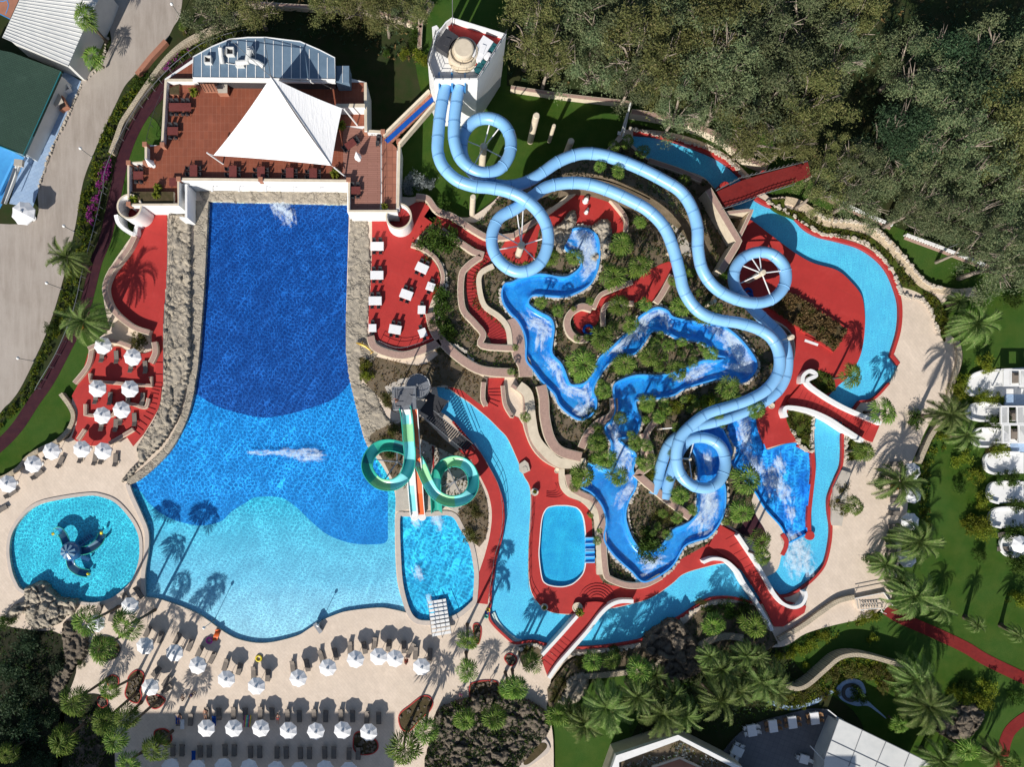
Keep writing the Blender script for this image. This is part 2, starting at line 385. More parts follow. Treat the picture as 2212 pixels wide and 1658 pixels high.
C['euc3']=leafm('dark green foliage',(.045,.085,.04),(.03,.06,.028),(.09,.13,.06),.5)
C['bush']=leafm('bush leaf',(.045,.10,.012),(.03,.07,.01),(.12,.15,.02),1.2)
C['ybush']=leafm('yellow green leaf',(.17,.20,.015),(.09,.14,.012),(.26,.24,.02),1.2)
C['gcover']=leafm('ground cover leaf',(.06,.085,.014),(.10,.085,.02),(.15,.12,.04),1.0)
C['dry']=leafm('dry grass',(.22,.15,.06),(.15,.10,.04),(.30,.22,.11),.8)
C['silver']=leafm('silver leaf',(.30,.33,.34),(.14,.18,.17),(.45,.45,.45),1)
C['purple']=leafm('purple flower',(.28,.03,.22),(.18,.02,.16),(.40,.08,.30),1.5)
C['fruit']=M('orange fruit',(.55,.22,.02),(.45,.16,.02),4,.6)
C['orange']=M('orange fibreglass',(.70,.13,.02),(.62,.11,.02),.5,.3,.5,coat=.2)
C['cyan']=M('light cyan fibreglass',(.20,.62,.66),(.24,.66,.70),.5,.3,.5,coat=.2)
C['teal']=M('dark teal fibreglass',(.012,.16,.19),(.016,.19,.22),.5,.3,.5,coat=.2)
C['lgreen']=M('light green fibreglass',(.28,.60,.32),(.32,.64,.38),.5,.3,.5,coat=.2)
C['green']=M('sea green fibreglass',(.03,.36,.27),(.04,.40,.30),.5,.3,.5,coat=.2)
C['gold']=M('gold paint',(.60,.38,.06),(.5,.3,.05),2,.35,.5,metal=.3)
C['yellow']=M('yellow plastic',(.75,.60,.02),(.65,.5,.02),2,.4,.5)
C['pinkpl']=M('magenta plastic',(.60,.05,.35),(.5,.04,.3),2,.4,.5)
C['skin']=M('skin',(.45,.24,.16),(.38,.20,.13),3,.6,.3)
C['hair']=M('dark hair',(.03,.02,.015),(.02,.015,.01),5,.7,.2)
C['terra']=M('terracotta floor',(.38,.17,.11),(.30,.14,.09),1,.8,.2)
C['tealb']=M('teal tarpaulin',(.02,.12,.13),(.015,.09,.11),1,.7,.2)
C['wood']=M('weathered timber',(.30,.17,.09),(.22,.13,.07),2,.8,.2)
# ================= SETTING
def ST(name,loops,z1,z0,m,label=None,n=5,cat='ground',kind='structure',ms=None):
    L=[smooth(G(l) if isinstance(l,str) else l,True,n) for l in (loops if isinstance(loops,list) and not isinstance(loops[0],tuple) else [loops])]
    b=MB(); mats=[m] if ms is None else [m,ms]
    b.prism(L,z1,z0,0,0 if ms is None else 1)
    o=b.build(name,mats,org=None); tag(o,label or name.replace('_',' '),cat,kind=kind); return o
def WALL(name,s,wd,z1,z0,m,label,ms=None,closed=False,n=5,cat='wall',cap=None):
    p=smooth(G(s),closed,n); b=MB()
    if ms is None: b.band(p,wd,z1,z0,0,0,closed)
    else: b.band(p,wd,z1-.04,z0,1,1,closed); b.band(p,wd-2.6,z1,z1-.1,0,1,closed)
    o=b.build(name,[m] if ms is None else [m,ms]); tag(o,label,cat); return o
b=MB(); b.wprism([(-400,-400),(400,-400),(400,400),(-400,400)],0,-2)
tag(b.build('ground',C['meadow'],org=None),'dark rough grass ground spreading under the trees','ground',kind='structure')
# --- pool outlines
WAVE='P 440,435! 754,442! 753,489 747,714 751,789 757,828 771,883 778,916 793,963 828,1011 853,1066 853,1126 854,1203 860,1268 879,1325! 850,1318 816,1314 753,1321 722,1330 693,1343 665,1361 641,1375 591,1388 553,1390 515,1382 485,1367 425,1326 350,1297 312,1291! 309,1242 317,1191 317,1161 300,1113 281,1068 275,1046! 295,1036 350,983 375,951 400,898 415,843 422,764 429,664 437,540'
KID='P 20,1188 27,1151 50,1116 80,1093 125,1081 190,1072 220,1075 250,1088 280,1121 297,1153 301,1183 299,1213 290,1242 275,1266 240,1293 200,1303 155,1297 100,1286 50,1276 35,1258 25,1230'
SPL='P 864,1123 870,1117! 920,1117 973,1116 993,1143 1013,1178 1023,1228 1024,1258 1021,1298! 993,1323 963,1337 923,1342 898,1336 883,1311 871,1263 866,1203'
RO='P 943,836! 953,891! 978,911 1018,958 1041,988 1066,1033 1081,1068 1088,1111 1083,1161 1071,1208 1066,1242 1060,1276 1060,1301 1056,1331 1068,1353 1106,1389! 1118,1391 1151,1387 1188,1396 1246,1401 1306,1398 1356,1391 1393,1381 1426,1355 1468,1336 1506,1311 1536,1295 1581,1293 1638,1304 1683,1291 1708,1286 1741,1266 1766,1243 1783,1218 1793,1178 1796,1141 1791,1103 1792,1073 1806,1036 1818,1008 1821,978 1822,933 1838,895! 1858,868! 1888,862 1921,828 1942,787! 1927,768! 1943,714 1946,664 1938,627 1921,587 1896,557 1858,532 1808,517 1771,508 1741,492 1713,464 1683,449 1655,440 1625,420 1606,385 1556,342 1481,310 1418,292 1368,287!'
RIB='P 1366,312! 1406,347 1468,365 1518,382 1548,412 1580,445 1616,474 1659,503 1684,522 1721,549 1758,569 1808,584 1838,609 1861,639 1868,677 1868,714 1863,752 1853,782 1833,814 1808,836 1791,855'
RWALL='P 1761,901 1759,930 1759,960 1761,1016 1756,1066 1750,1116 1753,1153! 1746,1165 1738,1158'
RIN2='P 1700,1175! 1690,1195 1680,1230 1660,1245 1640,1250 1598,1231 1568,1218 1518,1228 1476,1242 1451,1263 1406,1293 1356,1308 1318,1316 1243,1328 1216,1328 1188,1323 1166,1308 1148,1281 1142,1243 1142,1178 1146,1066 1131,1028 1116,991 1096,948 1078,928 1053,903 1016,873 991,856 966,838!'
# RO runs out to the top of the loop; the inner bank comes back from there
rib=smooth(G(RIB),False)
river=smooth(G(RO),False)+rib+smooth(G(RWALL),False)+smooth(G(RIN2),False)
PLUNGE='P 1640,880 1652,930 1651,968 1659,976! 1700,962 1724,961! 1754,977! 1755,1016 1748,1066 1744,1116 1744,1152! 1701,1174! 1690,1140 1655,1100 1630,1060 1590,1020 1575,985 1570,930 1590,885'
OVAL='22 430,1062 500,1066 570,1090 615,1170 635,1350 635,1520 612,1640 23 540,60 480,88 420,97 350,90 295,70 262,20 22 238,1500 243,1380 262,1180 300,1090 360,1066'
BASE='''P -60,1036! 15,1028 40,1011 60,988 92,968 120,956 150,945 163,910! 155,870 163,845 175,815 190,770 210,735 235,712 232,690 224,645 228,610 240,575 270,530 288,500 300,440! 385,395! 760,395! 870,425 905,422! 960,455 1010,470 1060,440 1100,405 1180,385 1260,372 1330,300! 1345,280! 1420,282 1500,300 1570,335 1625,385 1660,425 1690,425 1720,428 1755,452 1800,468 1845,478 1890,500 1930,535 1965,575 2000,610 2050,622 2110,628! 2110,640! 2050,645 2020,690 2050,720 2075,760 2060,830 2035,870 2000,930 1985,965 1965,1010! 1960,1100 1945,1200 1935,1260! 1923,1300! 1880,1335! 1800,1352 1740,1370 1700,1395 1660,1400 1560,1402 1490,1395 1440,1375 1390,1400 1300,1415 1235,1420 1190,1470! 1181,1530! 1195,1600 1195,1760! -60,1760!'''
waveL,kidL,splL,ovalL,plL=[smooth(G(s)) for s in (WAVE,KID,SPL,OVAL,PLUNGE)]
b=MB(); b.prism([smooth(G(BASE)),waveL,kidL,splL,river,plL,ovalL],.5,0,0,1)
tag(b.build('paved_ground',[C['pave'],C['kerb']],org=None),'beige stone paving around the pools','paving',kind='structure')
# --- pool beds (painted tile zones), water sheets
def bed(name,loops,z,m,label,n=5):
    b=MB(); b.prism([smooth(G(l)) if isinstance(l,str) else l for l in loops],z,None)
    return tag(b.build(name,m,org=None),label,'pool bed',kind='structure')
deep='P 430,425! 760,432! 760,489 752,714 756,789 758,825! 733,853 703,871 641,891 591,901 553,901 475,881 425,853 405,845! 418,764 425,664 433,540'
midz='P 405,840! 430,700! 750,700! 765,830! 790,916 800,963 838,1066! 838,1165! 828,1175 791,1177 753,1173 708,1156 673,1128 636,1093 603,1075 553,1075 532,1086 500,1106 475,1128 425,1136 362,1118 320,1086 302,1061 265,1045! 295,1026 345,975 370,945 395,895'
def gradm():
    m,n,o=newmat('turquoise to pale beach tiles'); p=pos(n); s=N(n,'ShaderNodeSeparateXYZ'); n.links.new(p,s.inputs[0])
    a=noise_(n,p,.3,3,.6); y=math_(n,'ADD',s.outputs[1],math_(n,'MULTIPLY',a,3.0))
    f=mrange(n,y,-24.0,-7.0); c=mixc(n,f,(.26,.66,.95),(.030,.46,.72)); c=mixc(n,mrange(n,y,-32,-20),(.46,.78,.97),c)
    bsdf(n,o,c,.6,.3); return m
C['beach']=gradm()
bed('pool_beach_bed',[waveL],.02,C['beach'],'pale tiled beach end of the wave pool')
bed('pool_middle_bed',[midz],.024,C['mid'],'mid blue tiled bed of the wave pool')
bed('pool_deep_bed',[deep],.03,C['navy'],'navy tiled deep end of the wave pool')
for nm,l,m,lb in (('kid_pool_bed',kidL,C['turq'],'turquoise bed of the round children pool'),('splash_pool_bed',splL,C['splashb'],'azure bed of the slide splash pool'),('river_bed',river,C['river'],'pale blue bed of the lazy river'),('plunge_pool_bed',plL,C['plungeb'],'royal blue bed of the plunge pool'),('oval_pool_bed',ovalL,C['splashb'],'azure bed of the oval pool')):
    bed(nm,[l],.024,m,lb)
def sheet(name,loop,z,m,label):
    b=MB(); b.prism([loop],z,None); return tag(b.build(name,m,org=None),label,'water',kind='structure')
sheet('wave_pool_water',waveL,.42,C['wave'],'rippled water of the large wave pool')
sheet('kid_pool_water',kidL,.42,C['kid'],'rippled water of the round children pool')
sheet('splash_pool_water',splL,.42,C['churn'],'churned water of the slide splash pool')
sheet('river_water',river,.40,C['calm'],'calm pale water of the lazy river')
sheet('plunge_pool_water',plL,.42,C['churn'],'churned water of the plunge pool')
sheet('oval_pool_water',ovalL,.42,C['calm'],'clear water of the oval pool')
# pool rims
def rim(name,s,wd,z,m,label): WALL(name,s,wd,z,.3,m,label,closed=True,cat='pool rim')
def outset(loop,d):
    n=len(loop); A=sum(loop[i][0]*loop[(i+1)%n][1]-loop[(i+1)%n][0]*loop[i][1] for i in range(n)); s=1 if A>0 else -1; out=[]
    for i in range(n):
        a=loop[i-1]; b_=loop[(i+1)%n]; dx,dy=b_[0]-a[0],b_[1]-a[1]; q=math.hypot(dx,dy) or 1
        out.append((loop[i][0]+dy/q*d*s,loop[i][1]-dx/q*d*s))
    return out
for nm,l,d,m,lb in (('kid_pool_rim',kidL,7,C['rim'],'grey stone rim of the round children pool'),('splash_pool_rim',splL,10,C['rim'],'pale rim of the slide splash pool'),('plunge_rim',plL,3,C['chan'],'blue rim of the plunge pool'),('oval_rim',ovalL,2,C['white'],'thin white rim of the oval pool')):
    b=MB(); b.prism([outset(l,d),l],.62 if d>6 else .56,.05); tag(b.build(nm,m,org=None),lb,'pool rim',kind='structure')
WALL('dividing_wall','P 275,1046 283,1070 303,1115 316,1150 316,1192 309,1240 309,1290',9,.75,.3,C['rim'],'curved stone wall between children pool and wave pool')
# --- left side
ST('gravel_road','P 250,-60! 236,45 240,92 217,135 175,175 160,215 135,265 112,320 92,375 82,414 70,480 -60,480! -60,990! 0,893 25,866 50,828 97,727 130,627 160,502 175,414 185,375 200,337 220,290 250,225 270,185 295,157 337,110 360,85 375,57 390,27 400,-60!',.03,-.5,C['gravel'],'wide grey gravel road along the left side',cat='road')
ST('side_lawn','P 300,270 330,255 350,300 312,360 277,400 277,480 290,500 240,575 224,645 232,705 200,760 165,840 160,905 150,950 92,968 60,988 15,1028 -60,1040! -60,960! 20,900 110,790 175,690 215,560 240,420',.06,-.5,C['lawn'],'narrow green lawn beside the dark running track',cat='lawn')
p=smooth(G('P 430,128 385,158 345,200 310,245 285,290 265,345 250,414 238,470 226,520 208,565 193,625 175,690 148,740 120,795 100,830 72,870 38,922 0,962 -60,1010'),False)
b=MB(); b.band(p,26,.10,0); tag(b.build('running_track',C['darkpath'],org=None),'dark purple running track curving down the left side','path',kind='structure')
WALL('stone_wall','00 2010,190! 1800,260 1600,360 1450,490 1330,640 1220,800 1120,950 1050,1060 1000,1200 955,1320',10,1.1,0,C['wallstone'],'pale curved stone wall between road and running track')
WALL('stone_wall','00 2140,90! 2010,120! 2030,195!',9,1.2,0,C['wallstone'],'short angled stone wall at the top left trees')
def rail(name,s,z,label,post=22,m='metal',h=1.0,n=5,rr=.035):
    p=smooth(G(s),False,n); b=MB(); 
    for k in (h,h*.55): b.tube([Wp(x,y,z+k) for x,y in [q[:2] for q in p]],rr,5)
    acc=0
    for i in range(len(p)):
        if i: acc+=math.hypot(p[i][0]-p[i-1][0],p[i][1]-p[i-1][1])
        if i==0 or acc>post:
            acc=0; a=Wp(p[i][0],p[i][1],z+h); b.tube([(a.x,a.y,z),(a.x,a.y,z+h+.03)],rr*1.2,5)
    o=b.build(name,C[m]); return tag(o,label,'railing')
rail('railing','00 2212,245 2000,280 1750,370 1550,510 1400,650 1250,820 1130,1000 1050,1150 960,1330 900,1500 890,1656',0.2,'long steel railing curving beside the upper running track',h=1.3,rr=.05)
rail('railing','01 880,0 830,230 760,500 700,730 660,920 600,1120 480,1400 330,1656 02 300,60',0.2,'long steel railing beside the lower running track',h=1.3,rr=.05)
rail('railing','01 1460,190 1450,400 1440,800 1420,1100 1410,1600',.9,'thin steel railing on the right edge of the left red terrace')
rail('railing','00 1400,790 1330,960 1260,1230 1300,1250',1.0,'dark stair railing left of the restaurant',m='dark')
rail('railing','10 1085,1140 1078,1656 11 1070,160',3.8,'steel railing beside the right deck boards')
rail('railing','11 1060,1290 1250,1350 1540,1260',.9,'thin rail at the lower edge of the table terrace',post=12)
rail('railing','12 1890,520 2000,700 2100,900 2130,1130 2110,1330 2060,1500 2040,1656 13 2010,180 2030,250',.5,'steel railing on the left bank of the lazy river')
rail('railing','22 170,980 165,1200 145,1400 140,1656 23 150,130 210,240',.5,'thin railing on the right bank of the lazy river')
# --- red surfaces
def RED(name,s,z,label,z0=0,m='red'): return ST(name,s,z,z0,C[m],label,cat='deck')
RED('red_deck','01 1330,185! 1440,190! 1450,400 1440,800 1410,1100 1410,1656 02 1400,0 1380,180 1340,270 1240,440! 1150,545! 1100,470! 960,520 780,540 655,498! 620,470! 665,330 665,220 620,110! 680,0 01 690,1640 760,1400! 1000,1340 1100,1380 1250,1400! 1310,1380! 1310,1230! 1130,1150 1010,1020 950,860 950,760 1000,660 1130,490 1180,390! 1240,290!',.62,'red coated terrace along the left side of the wave pool')
RED('red_deck','11 1000,232! 1130,230 1380,90! 1450,90! 1560,210 1480,310 1370,430 1420,520 1530,600 1590,720 1580,820 1510,950 1480,1100 1540,1290! 1380,1350 1260,1375 1100,1320 985,1230 970,1100 990,800 1000,500',.62,'red coated terrace with white tables right of wave pool')
sp=smooth(G('11 1480,170,110 1600,250,115 1720,300,110 1860,400,110 1990,500,125 1930,620,125 1870,760,112 1880,900,118 1915,1030,130 2010,1130,145 2080,1230,150 2110,1320,150'),False)
b=MB(); b.band(sp,28,.62,0); tag(b.build('red_steps',C['redstep'],org=None),'winding red stepped path in the garden','steps',kind='structure')
b=MB(); b.prism([smooth(G('P 966,836! 1000,845 1053,880! 1053,817! 1090,817! 1086,855 1098,890 1120,903! 1135,930 1146,958 1168,991 1206,1013 1211,1041 1228,1071 1266,1093 1278,1123 1280,1180 1286,1218 1301,1256 1331,1267 1381,1270 1436,1238 1476,1206 1531,1173 1556,1131! 1596,1153! 1632,1240! 1598,1230 1568,1217 1518,1227 1476,1241 1451,1262 1406,1292 1356,1307 1318,1315! 1243,1327! 1216,1327 1188,1322 1166,1307 1149,1281 1143,1243 1143,1178 1147,1066 1132,1028 1117,991 1097,948 1079,928 1054,903 1017,872 992,855')),outset(ovalL,1.5)],.54,.42)
tag(b.build('red_deck',C['red'],org=None),'red coated deck around the oval pool','deck',kind='structure')
ribd=' '.join('%.0f,%.0f'%(p[0],p[1]) for p in G(RIB)[6:])
RED('red_deck','P 1596,500! '+ribd+'! 1765,870! 1745,830! 1715,870 1700,895! 1722,955! 1690,960 1655,970! 1640,930! 1640,885 1690,830! 1714,764! 1714,727! 1690,700 1600,655 1560,600 1575,560',.58,'red coated island deck inside the right river bend',.0)
RED('red_deck','21 540,5! 790,0! 900,100 970,220 970,350! 870,360 640,330 480,330 350,300 240,320 200,560 100,620 0,600 11 2100,520! 2150,430! 21 130,350 330,190 420,110',.66,'red coated deck behind the artificial cave')
RED('red_deck','21 1380,605 1370,740 1330,860 1240,955! 1010,955 840,960 770,1030 740,1130 650,1230 560,1200 530,1120 545,1050 620,1020 700,1035! 720,930 860,870 1040,790 1200,670',.66,'sunken red coated deck in the middle of the palm garden')
p=smooth(G('P 1018,958 1041,988 1066,1033 1081,1068 1088,1111 1083,1161 1071,1208'),False)
p=[(q[0]-12,q[1]) for q in p]; b=MB(); b.band([(1000,962),(1018,985)]+p[4:]+[(1048,1240),(1040,1305)],27,.53,.4); tag(b.build('red_path',C['red'],org=None),'red coated path left of the lazy river','path',kind='structure')
for s,wd,lb in ((RO.replace('943,836! 953,891! ','').split(' 1942,787!')[0],5,'red painted kerb along the outer river bank'),('P 1942,787! 1927,768! 1943,714 1946,664 1938,627 1921,587 1896,557 1858,532 1808,517 1771,508 1741,492 1713,464 1683,449 1655,440 1625,420 1606,385 1556,342 1481,310 1418,292 1368,287',7,'red painted kerb along the upper river bank'),('P 1724,961! 1755,977! 1758,1016 1753,1066 1748,1116 1749,1158',8,'red wall dividing plunge pool and lazy river'),('P 1690,1155 1699,1170 1697,1185 1690,1200',9,'short red kerb below the plunge pool')):
    WALL('red_kerb',s,wd,.62,.02,C['red'],lb,cat='kerb')
b=MB(); a=Wp(1750,1158,.66); b.lathe((a.x,a.y,.2),[(.7,0),(.7,.46),(.6,.47),(0,.47)],20); tag(b.build('red_pier',C['red']),'round red end block of the plunge pool wall','kerb')
# river curved white steps
for k,(o_,z) in enumerate(((0,.10),(5,.2),(10,.3))):
    p=[(q[0]+o_*.9,q[1]-o_*.7) for q in smooth(G('P 1058,1331 1068,1353 1085,1372 1106,1389 1118,1391'),False)]
    b=MB(); b.band(p,4,.36-k*.08,.03); tag(b.build('pool_step',C['white']),('outer','middle','inner')[k]+' curved white step at the river entrance','step')
# --- gardens
def GARDEN(s,z,label,m='gsoil',z0=0): return ST('planting_bed',s,z,z0,C[m],label,cat='planting bed')
C['gsoil']=M('garden earth and low plants',(.19,.145,.10),(.07,.06,.03),.7,.95,.1,.9,16,speck=.6,stain=.5)
C['hedge']=M('clipped green planting',(.055,.085,.01),(.09,.10,.012),1.3,.95,.1,1.0,16,speck=.6,stain=.4)
ISL='P 905,435! 940,440 985,470 1030,480 1060,450 1100,405 1180,385 1290,345 1345,300! 1366,320 1406,350 1468,368 1518,385 1548,415 1580,450 1600,480! 1596,540 1570,600 1600,660 1690,705 1714,730! 1712,765 1690,825 1640,880! 1590,884! 1570,930 1575,985 1590,1020 1630,1062! 1600,1140 1556,1131 1531,1173 1476,1206 1436,1238 1381,1270 1331,1267 1301,1256 1286,1218 1280,1180 1278,1123 1266,1093 1228,1071 1211,1041 1206,1013 1168,991 1146,958 1133,911 1133,861 1112,815! 1053,815 1040,805! 950,770 925,700 950,640 940,560 905,520!'
GARDEN(ISL,.6,'planted garden island between the rapids')
GARDEN('P 775,775! 800,770 905,790 960,760 1000,790 1050,820! 1050,878 1000,845! 960,832! 905,845 860,880! 850,890 815,855 780,815',.57,'dry planting beside the spiral stair')
GARDEN('P 800,940 860,915! 905,900 960,950 1010,990! 1045,1060 1055,1110 1050,1160 1035,1183! 1000,1140 985,1100 960,1095! 855,1050! 830,1000',.57,'dry planting under the coloured slides')
GARDEN('P 1655,432! 1675,455 1721,475 1758,500 1808,512 1850,520 1900,548 1930,580 1950,620! 1996,640 2020,690 2040,740! 2050,700 2035,660 2020,640 1980,615 1950,575 1910,535 1865,505 1785,487 1755,465 1700,450 1696,430!',.62,'green planting strip between river and stone path','hedge')
GARDEN('32 180,230! 300,260 400,300! 385,430 380,590! 310,560 240,480 190,390 160,300',.62,'small green bed between bridge and plunge pool','hedge')
GARDEN('32 680,460! 730,490 800,510! 860,560 830,650 680,665!',.62,'small green bed right of the lower bridge','hedge')
GARDEN('31 330,1640! 350,1560 450,1545! 560,1600 32 590,60! 480,90 400,10',.62,'small green bed above the middle bridge','hedge')
GARDEN('23 60,620 150,600 240,640 260,700 100,800! 60,700',.55,'small bed left of the lower bridge')
GARDEN('P 1320,1404! 1400,1400! 1440,1385 1500,1330 1540,1302 1640,1310! 1680,1390! 1640,1412 1560,1405 1500,1450 1400,1460 1300,1460 1230,1480 1190,1530 1182,1490! 1205,1460 1240,1425',.57,'shaded planting below the lower river bend')
p=smooth(G('31 150,70,60 260,100,70 370,180,90 500,255,85 700,285,80 900,330,90 1060,470,85 1200,640,85 1320,770,80 1420,830,70 1600,865,50 1800,850,50'),False)
b=MB(); b.band(p,20,.66,.3); tag(b.build('stone_path',brickm('cream crazy paving',(.66,.54,.38),(.56,.45,.32),(.30,.23,.16),.7,.6,R(40),.03,.8,var=.4),org=None),'cream stone path climbing right of the river','path',kind='structure')
ST('pool_lawn','P 900,-20! 1100,-20! 1095,185! 1220,200! 1364,222! 1350,300! 1260,372 1180,385 1100,405 1010,470 905,422! 870,430! 865,300! 930,250! 905,180 890,60',.03,-.5,C['lawn'],'dark green lawn beside the slide tower',cat='lawn')
ST('upper_lawn','P 1364,225! 1500,240 1600,260 1700,330 1760,400! 1800,440 1960,500 2140,575! 2200,680! 2212,760! 2110,640! 2000,610 1930,535 1845,478 1720,428 1640,410 1560,340 1420,280 1350,260',.035,-.5,C['lawn'],'sunlit lawn under the upper right trees',cat='lawn')
ST('right_lawn','P 2110,640! 2300,600! 2300,1760! 1900,1760! 1860,1560 1760,1480 1690,1400! 1740,1368 1800,1350 1880,1335! 1935,1290 1950,1150 1965,1000 2035,870 2065,830 2080,760 2040,690',.04,-.5,C['lawn'],'green lawn covering the right side',cat='lawn')
ST('lower_lawn','P 1170,1560! 1300,1460! 1400,1450! 1380,1560 1300,1700! 1180,1700!',.04,-.5,C['lawn'],'lawn at the bottom beside the hexagonal roof',cat='lawn')
for s,wd,lb in (('33 1020,290! 1150,370 1400,480 1700,620 1900,740 2300,930',25,'straight red rubber path crossing the right lawn'),('33 2300,1210 2212,1245 2100,1340 2050,1450 2030,1560 1980,1700',26,'curved red rubber path in the lower right corner')):
    p=smooth(G(s),False); b=MB(); b.band(p,wd,.10,0); tag(b.build('red_path',C['redpath'],org=None),lb,'path',kind='structure')
# --- walls and low bands
PK,CR=C['pink'],C['cream']
for s,wd,z,lb,m in (
 ('11 985,1250 1030,1350 1230,1415 1400,1385 1590,1300',17,1.3,'pink pebbled wall below the table terrace',PK),
 ('11 1340,460! 1450,500 1560,590 1612,720 1600,830',9,1.2,'thin pink wall right of the table terrace',PK),
 ('11 1500,1050 1530,1180 1600,1290 1760,1440 1950,1545 2230,1570',20,1.3,'broad pink wall curving below the winding steps',PK),
 ('11 1380,40! 1480,60 1560,160 1700,215 1900,345 2030,400 2230,380',13,1.5,'pebbled wall above the winding red steps',PK),
 ('11 1600,330 1700,400 1880,520! 1960,545! 1830,640 1772,740 1780,1000 1880,1130 1960,1230 1950,1330 2230,1355',14,1.4,'pink wall left of the winding red steps',PK),
 ('11 2050,640 1945,700 1925,800 1970,980 2100,1080 2175,1180 2195,1330',11,1.3,'cream wall right of the winding red steps',CR),
 ('21 -10,1100 40,1250 60,1400 110,1500 120,1600',30,1.2,'broad pink wall beside the upper blue rapid',PK),
 ('22 60,20 140,100 165,300 200,470 290,590 420,690 640,690',21,1.5,'cream topped wall left of the palm garden',CR),
 ('22 0,20 90,90 110,160 110,330 170,520 260,640 380,715 440,720',9,1.35,'pink edging beside the oval pool deck',PK),
 ('22 250,20 275,130 285,300 330,480 420,590 600,640',22,1.55,'pink pebbled wall around the small dry bed',PK),
 ('22 430,740 440,880 500,960 600,1000 690,1080 735,1180 745,1350 760,1656',12,1.35,'cream wall curving right of the oval pool',CR),
 ('22 480,790 510,900 600,960 700,1010 765,1110 785,1300 795,1500 815,1656 23 860,40 1000,88 1150,80 1290,10',14,1.4,'pink pebbled wall left of the lower rapids',PK),
 ('22 1140,430 1190,600 1195,700 1080,790! 1300,975 1540,1160',17,1.5,'angular pink wall beside the lower flume ends',PK),
 ('21 1695,-20 1960,430! 1810,680',15,3.6,'tall pink triangular wall by the river',PK),
 ('21 1850,185 2075,160! 1960,400',8,3.2,'pointed pink wall at the river bend',PK),
 ('21 690,1015! 600,995 510,1050 475,1130 500,1220 570,1275 660,1270',15,1.5,'round pink wall enclosing the sunken red deck',PK),
 ('21 1040,780 860,850 760,900 705,1010',10,1.5,'pebbled wall above the sunken red deck',PK),
 ('21 1050,965 870,965 795,1010 790,1160',10,1.5,'short pink wall right of the sunken deck circle',PK),
 ('21 1385,720 1300,880 1245,960',13,1.5,'pebbled wall right of the sunken deck',PK),
 ('22 880,130 870,270 740,350 650,450 600,560',17,1.3,'pink path wall between the rapids',PK),
 ('22 1240,330 1160,450 1140,700',14,1.3,'pink path beside the middle rapids',PK),
 ('12 1965,-10 1958,130 1985,195',11,1.3,'short pink wall left of the upper red steps',PK),
 ('12 2130,20! 2150,180 2205,280 22 0,280',9,1.2,'angled pink wall right of the upper red steps',PK),
 ('31 200,1240 218,1400 160,1600 32 90,60 0,100',9,1.3,'curved pebbled wall by the island deck',PK),
 ('20 -10,755 500,830 1045,890!',9,1.0,'low pink wall at the top of the slide lawn',PK),
 ('20 1035,965 1400,1030 1800,1180 2000,1350 2212,1440',12,1.6,'curved brick wall below the upper trees',PK),
 ('21 300,190 420,100 540,5 600,-40',9,1.4,'cream wall left of the red cave deck',CR),
 ('21 800,0 900,110 985,230 985,340',9,1.5,'pebbled wall right of the red cave deck',PK),
 ('21 -10,390 130,300 240,220 350,150',11,1.3,'pebbled wall crossing under the flume loop',PK),
 ('20 1180,1385 1450,1475 1640,1560',11,1.2,'pebbled wall at the upper river bank',PK),
 ('01 1160,380 1100,500 960,680! 915,780 910,880 970,1020 1130,1160 1290,1220',12,1.7,'pink wall around the upper left red terrace',PK),
 ('01 1330,1300 1340,1390 1300,1480',12,1.4,'short pink wall beside the left stairs',PK),
 ('01 760,1360 950,1290 1130,1340',10,1.3,'low pink wall above the two upper parasols',PK),
 ('01 640,1656 760,1500 790,1350',10,1.2,'pink edge of the left parasol terrace',PK),
 ('01 775,1570! 775,1640! 1010,1656! 02 1100,10! 1310,20! 01 1300,1600!',7,1.2,'thin walls dividing the left parasol terrace',PK),
 ('02 735,180! 735,275! 960,280 1010,200 1130,180 1250,210 1280,130!',7,1.2,'zigzag low wall between the left parasols',PK),
 ('02 730,400 670,490',8,1.2,'short slanted wall at the lower left terrace corner',PK),
 ('02 1150,400 1000,490 940,520',8,1.2,'short slanted wall below the left parasols',PK),
 ('02 520,90! 600,200 630,290 590,400 480,510 370,560 240,640 160,730 60,800 -20,830',9,1.0,'pale stone wall at the edge of the left lawn',C['wallstone']),
 ('31 1640,1290 1660,1450 1600,1656 32 1560,150 1480,350 1400,480 1310,690',10,1.0,'rough stone wall at the edge of the right lawn',C['wallstone']),
 ('33 750,190! 600,230 450,330 300,440 100,560',10,1.2,'dark stone wall below the right beige terrace',C['wallstone']),
 ('33 160,960 250,985 350,950 500,820 620,720 750,690 900,710 1080,760 1220,800',9,2.3,'long curved stone wall in the lower right lawn',C['wallstone']),
 ('23 600,880 760,870 900,855 1060,830 1250,780 1290,700',11,1.0,'low stone wall behind the lower palms',C['wallstone']),
 ('23 1600,640 1700,570 1850,530 2000,545',14,1.0,'curved stone wall right of the rock fountain',C['wallstone']),
 ('00 1180,640! 1300,490! 1430,350!',10,.8,'brick ramp wall beside the gravel road',C['terra']),
 ('10 -100,20 900,90 1200,150 1430,230',8,1.0,'pinkish garden wall under the top trees',PK),
 ('10 1520,10 1440,150 1420,220 1410,400',9,1.0,'stepped garden wall left of the slide tower',PK)):
    WALL('garden_wall',s,wd,z,0,m,lb,ms=CR if m is PK else None)
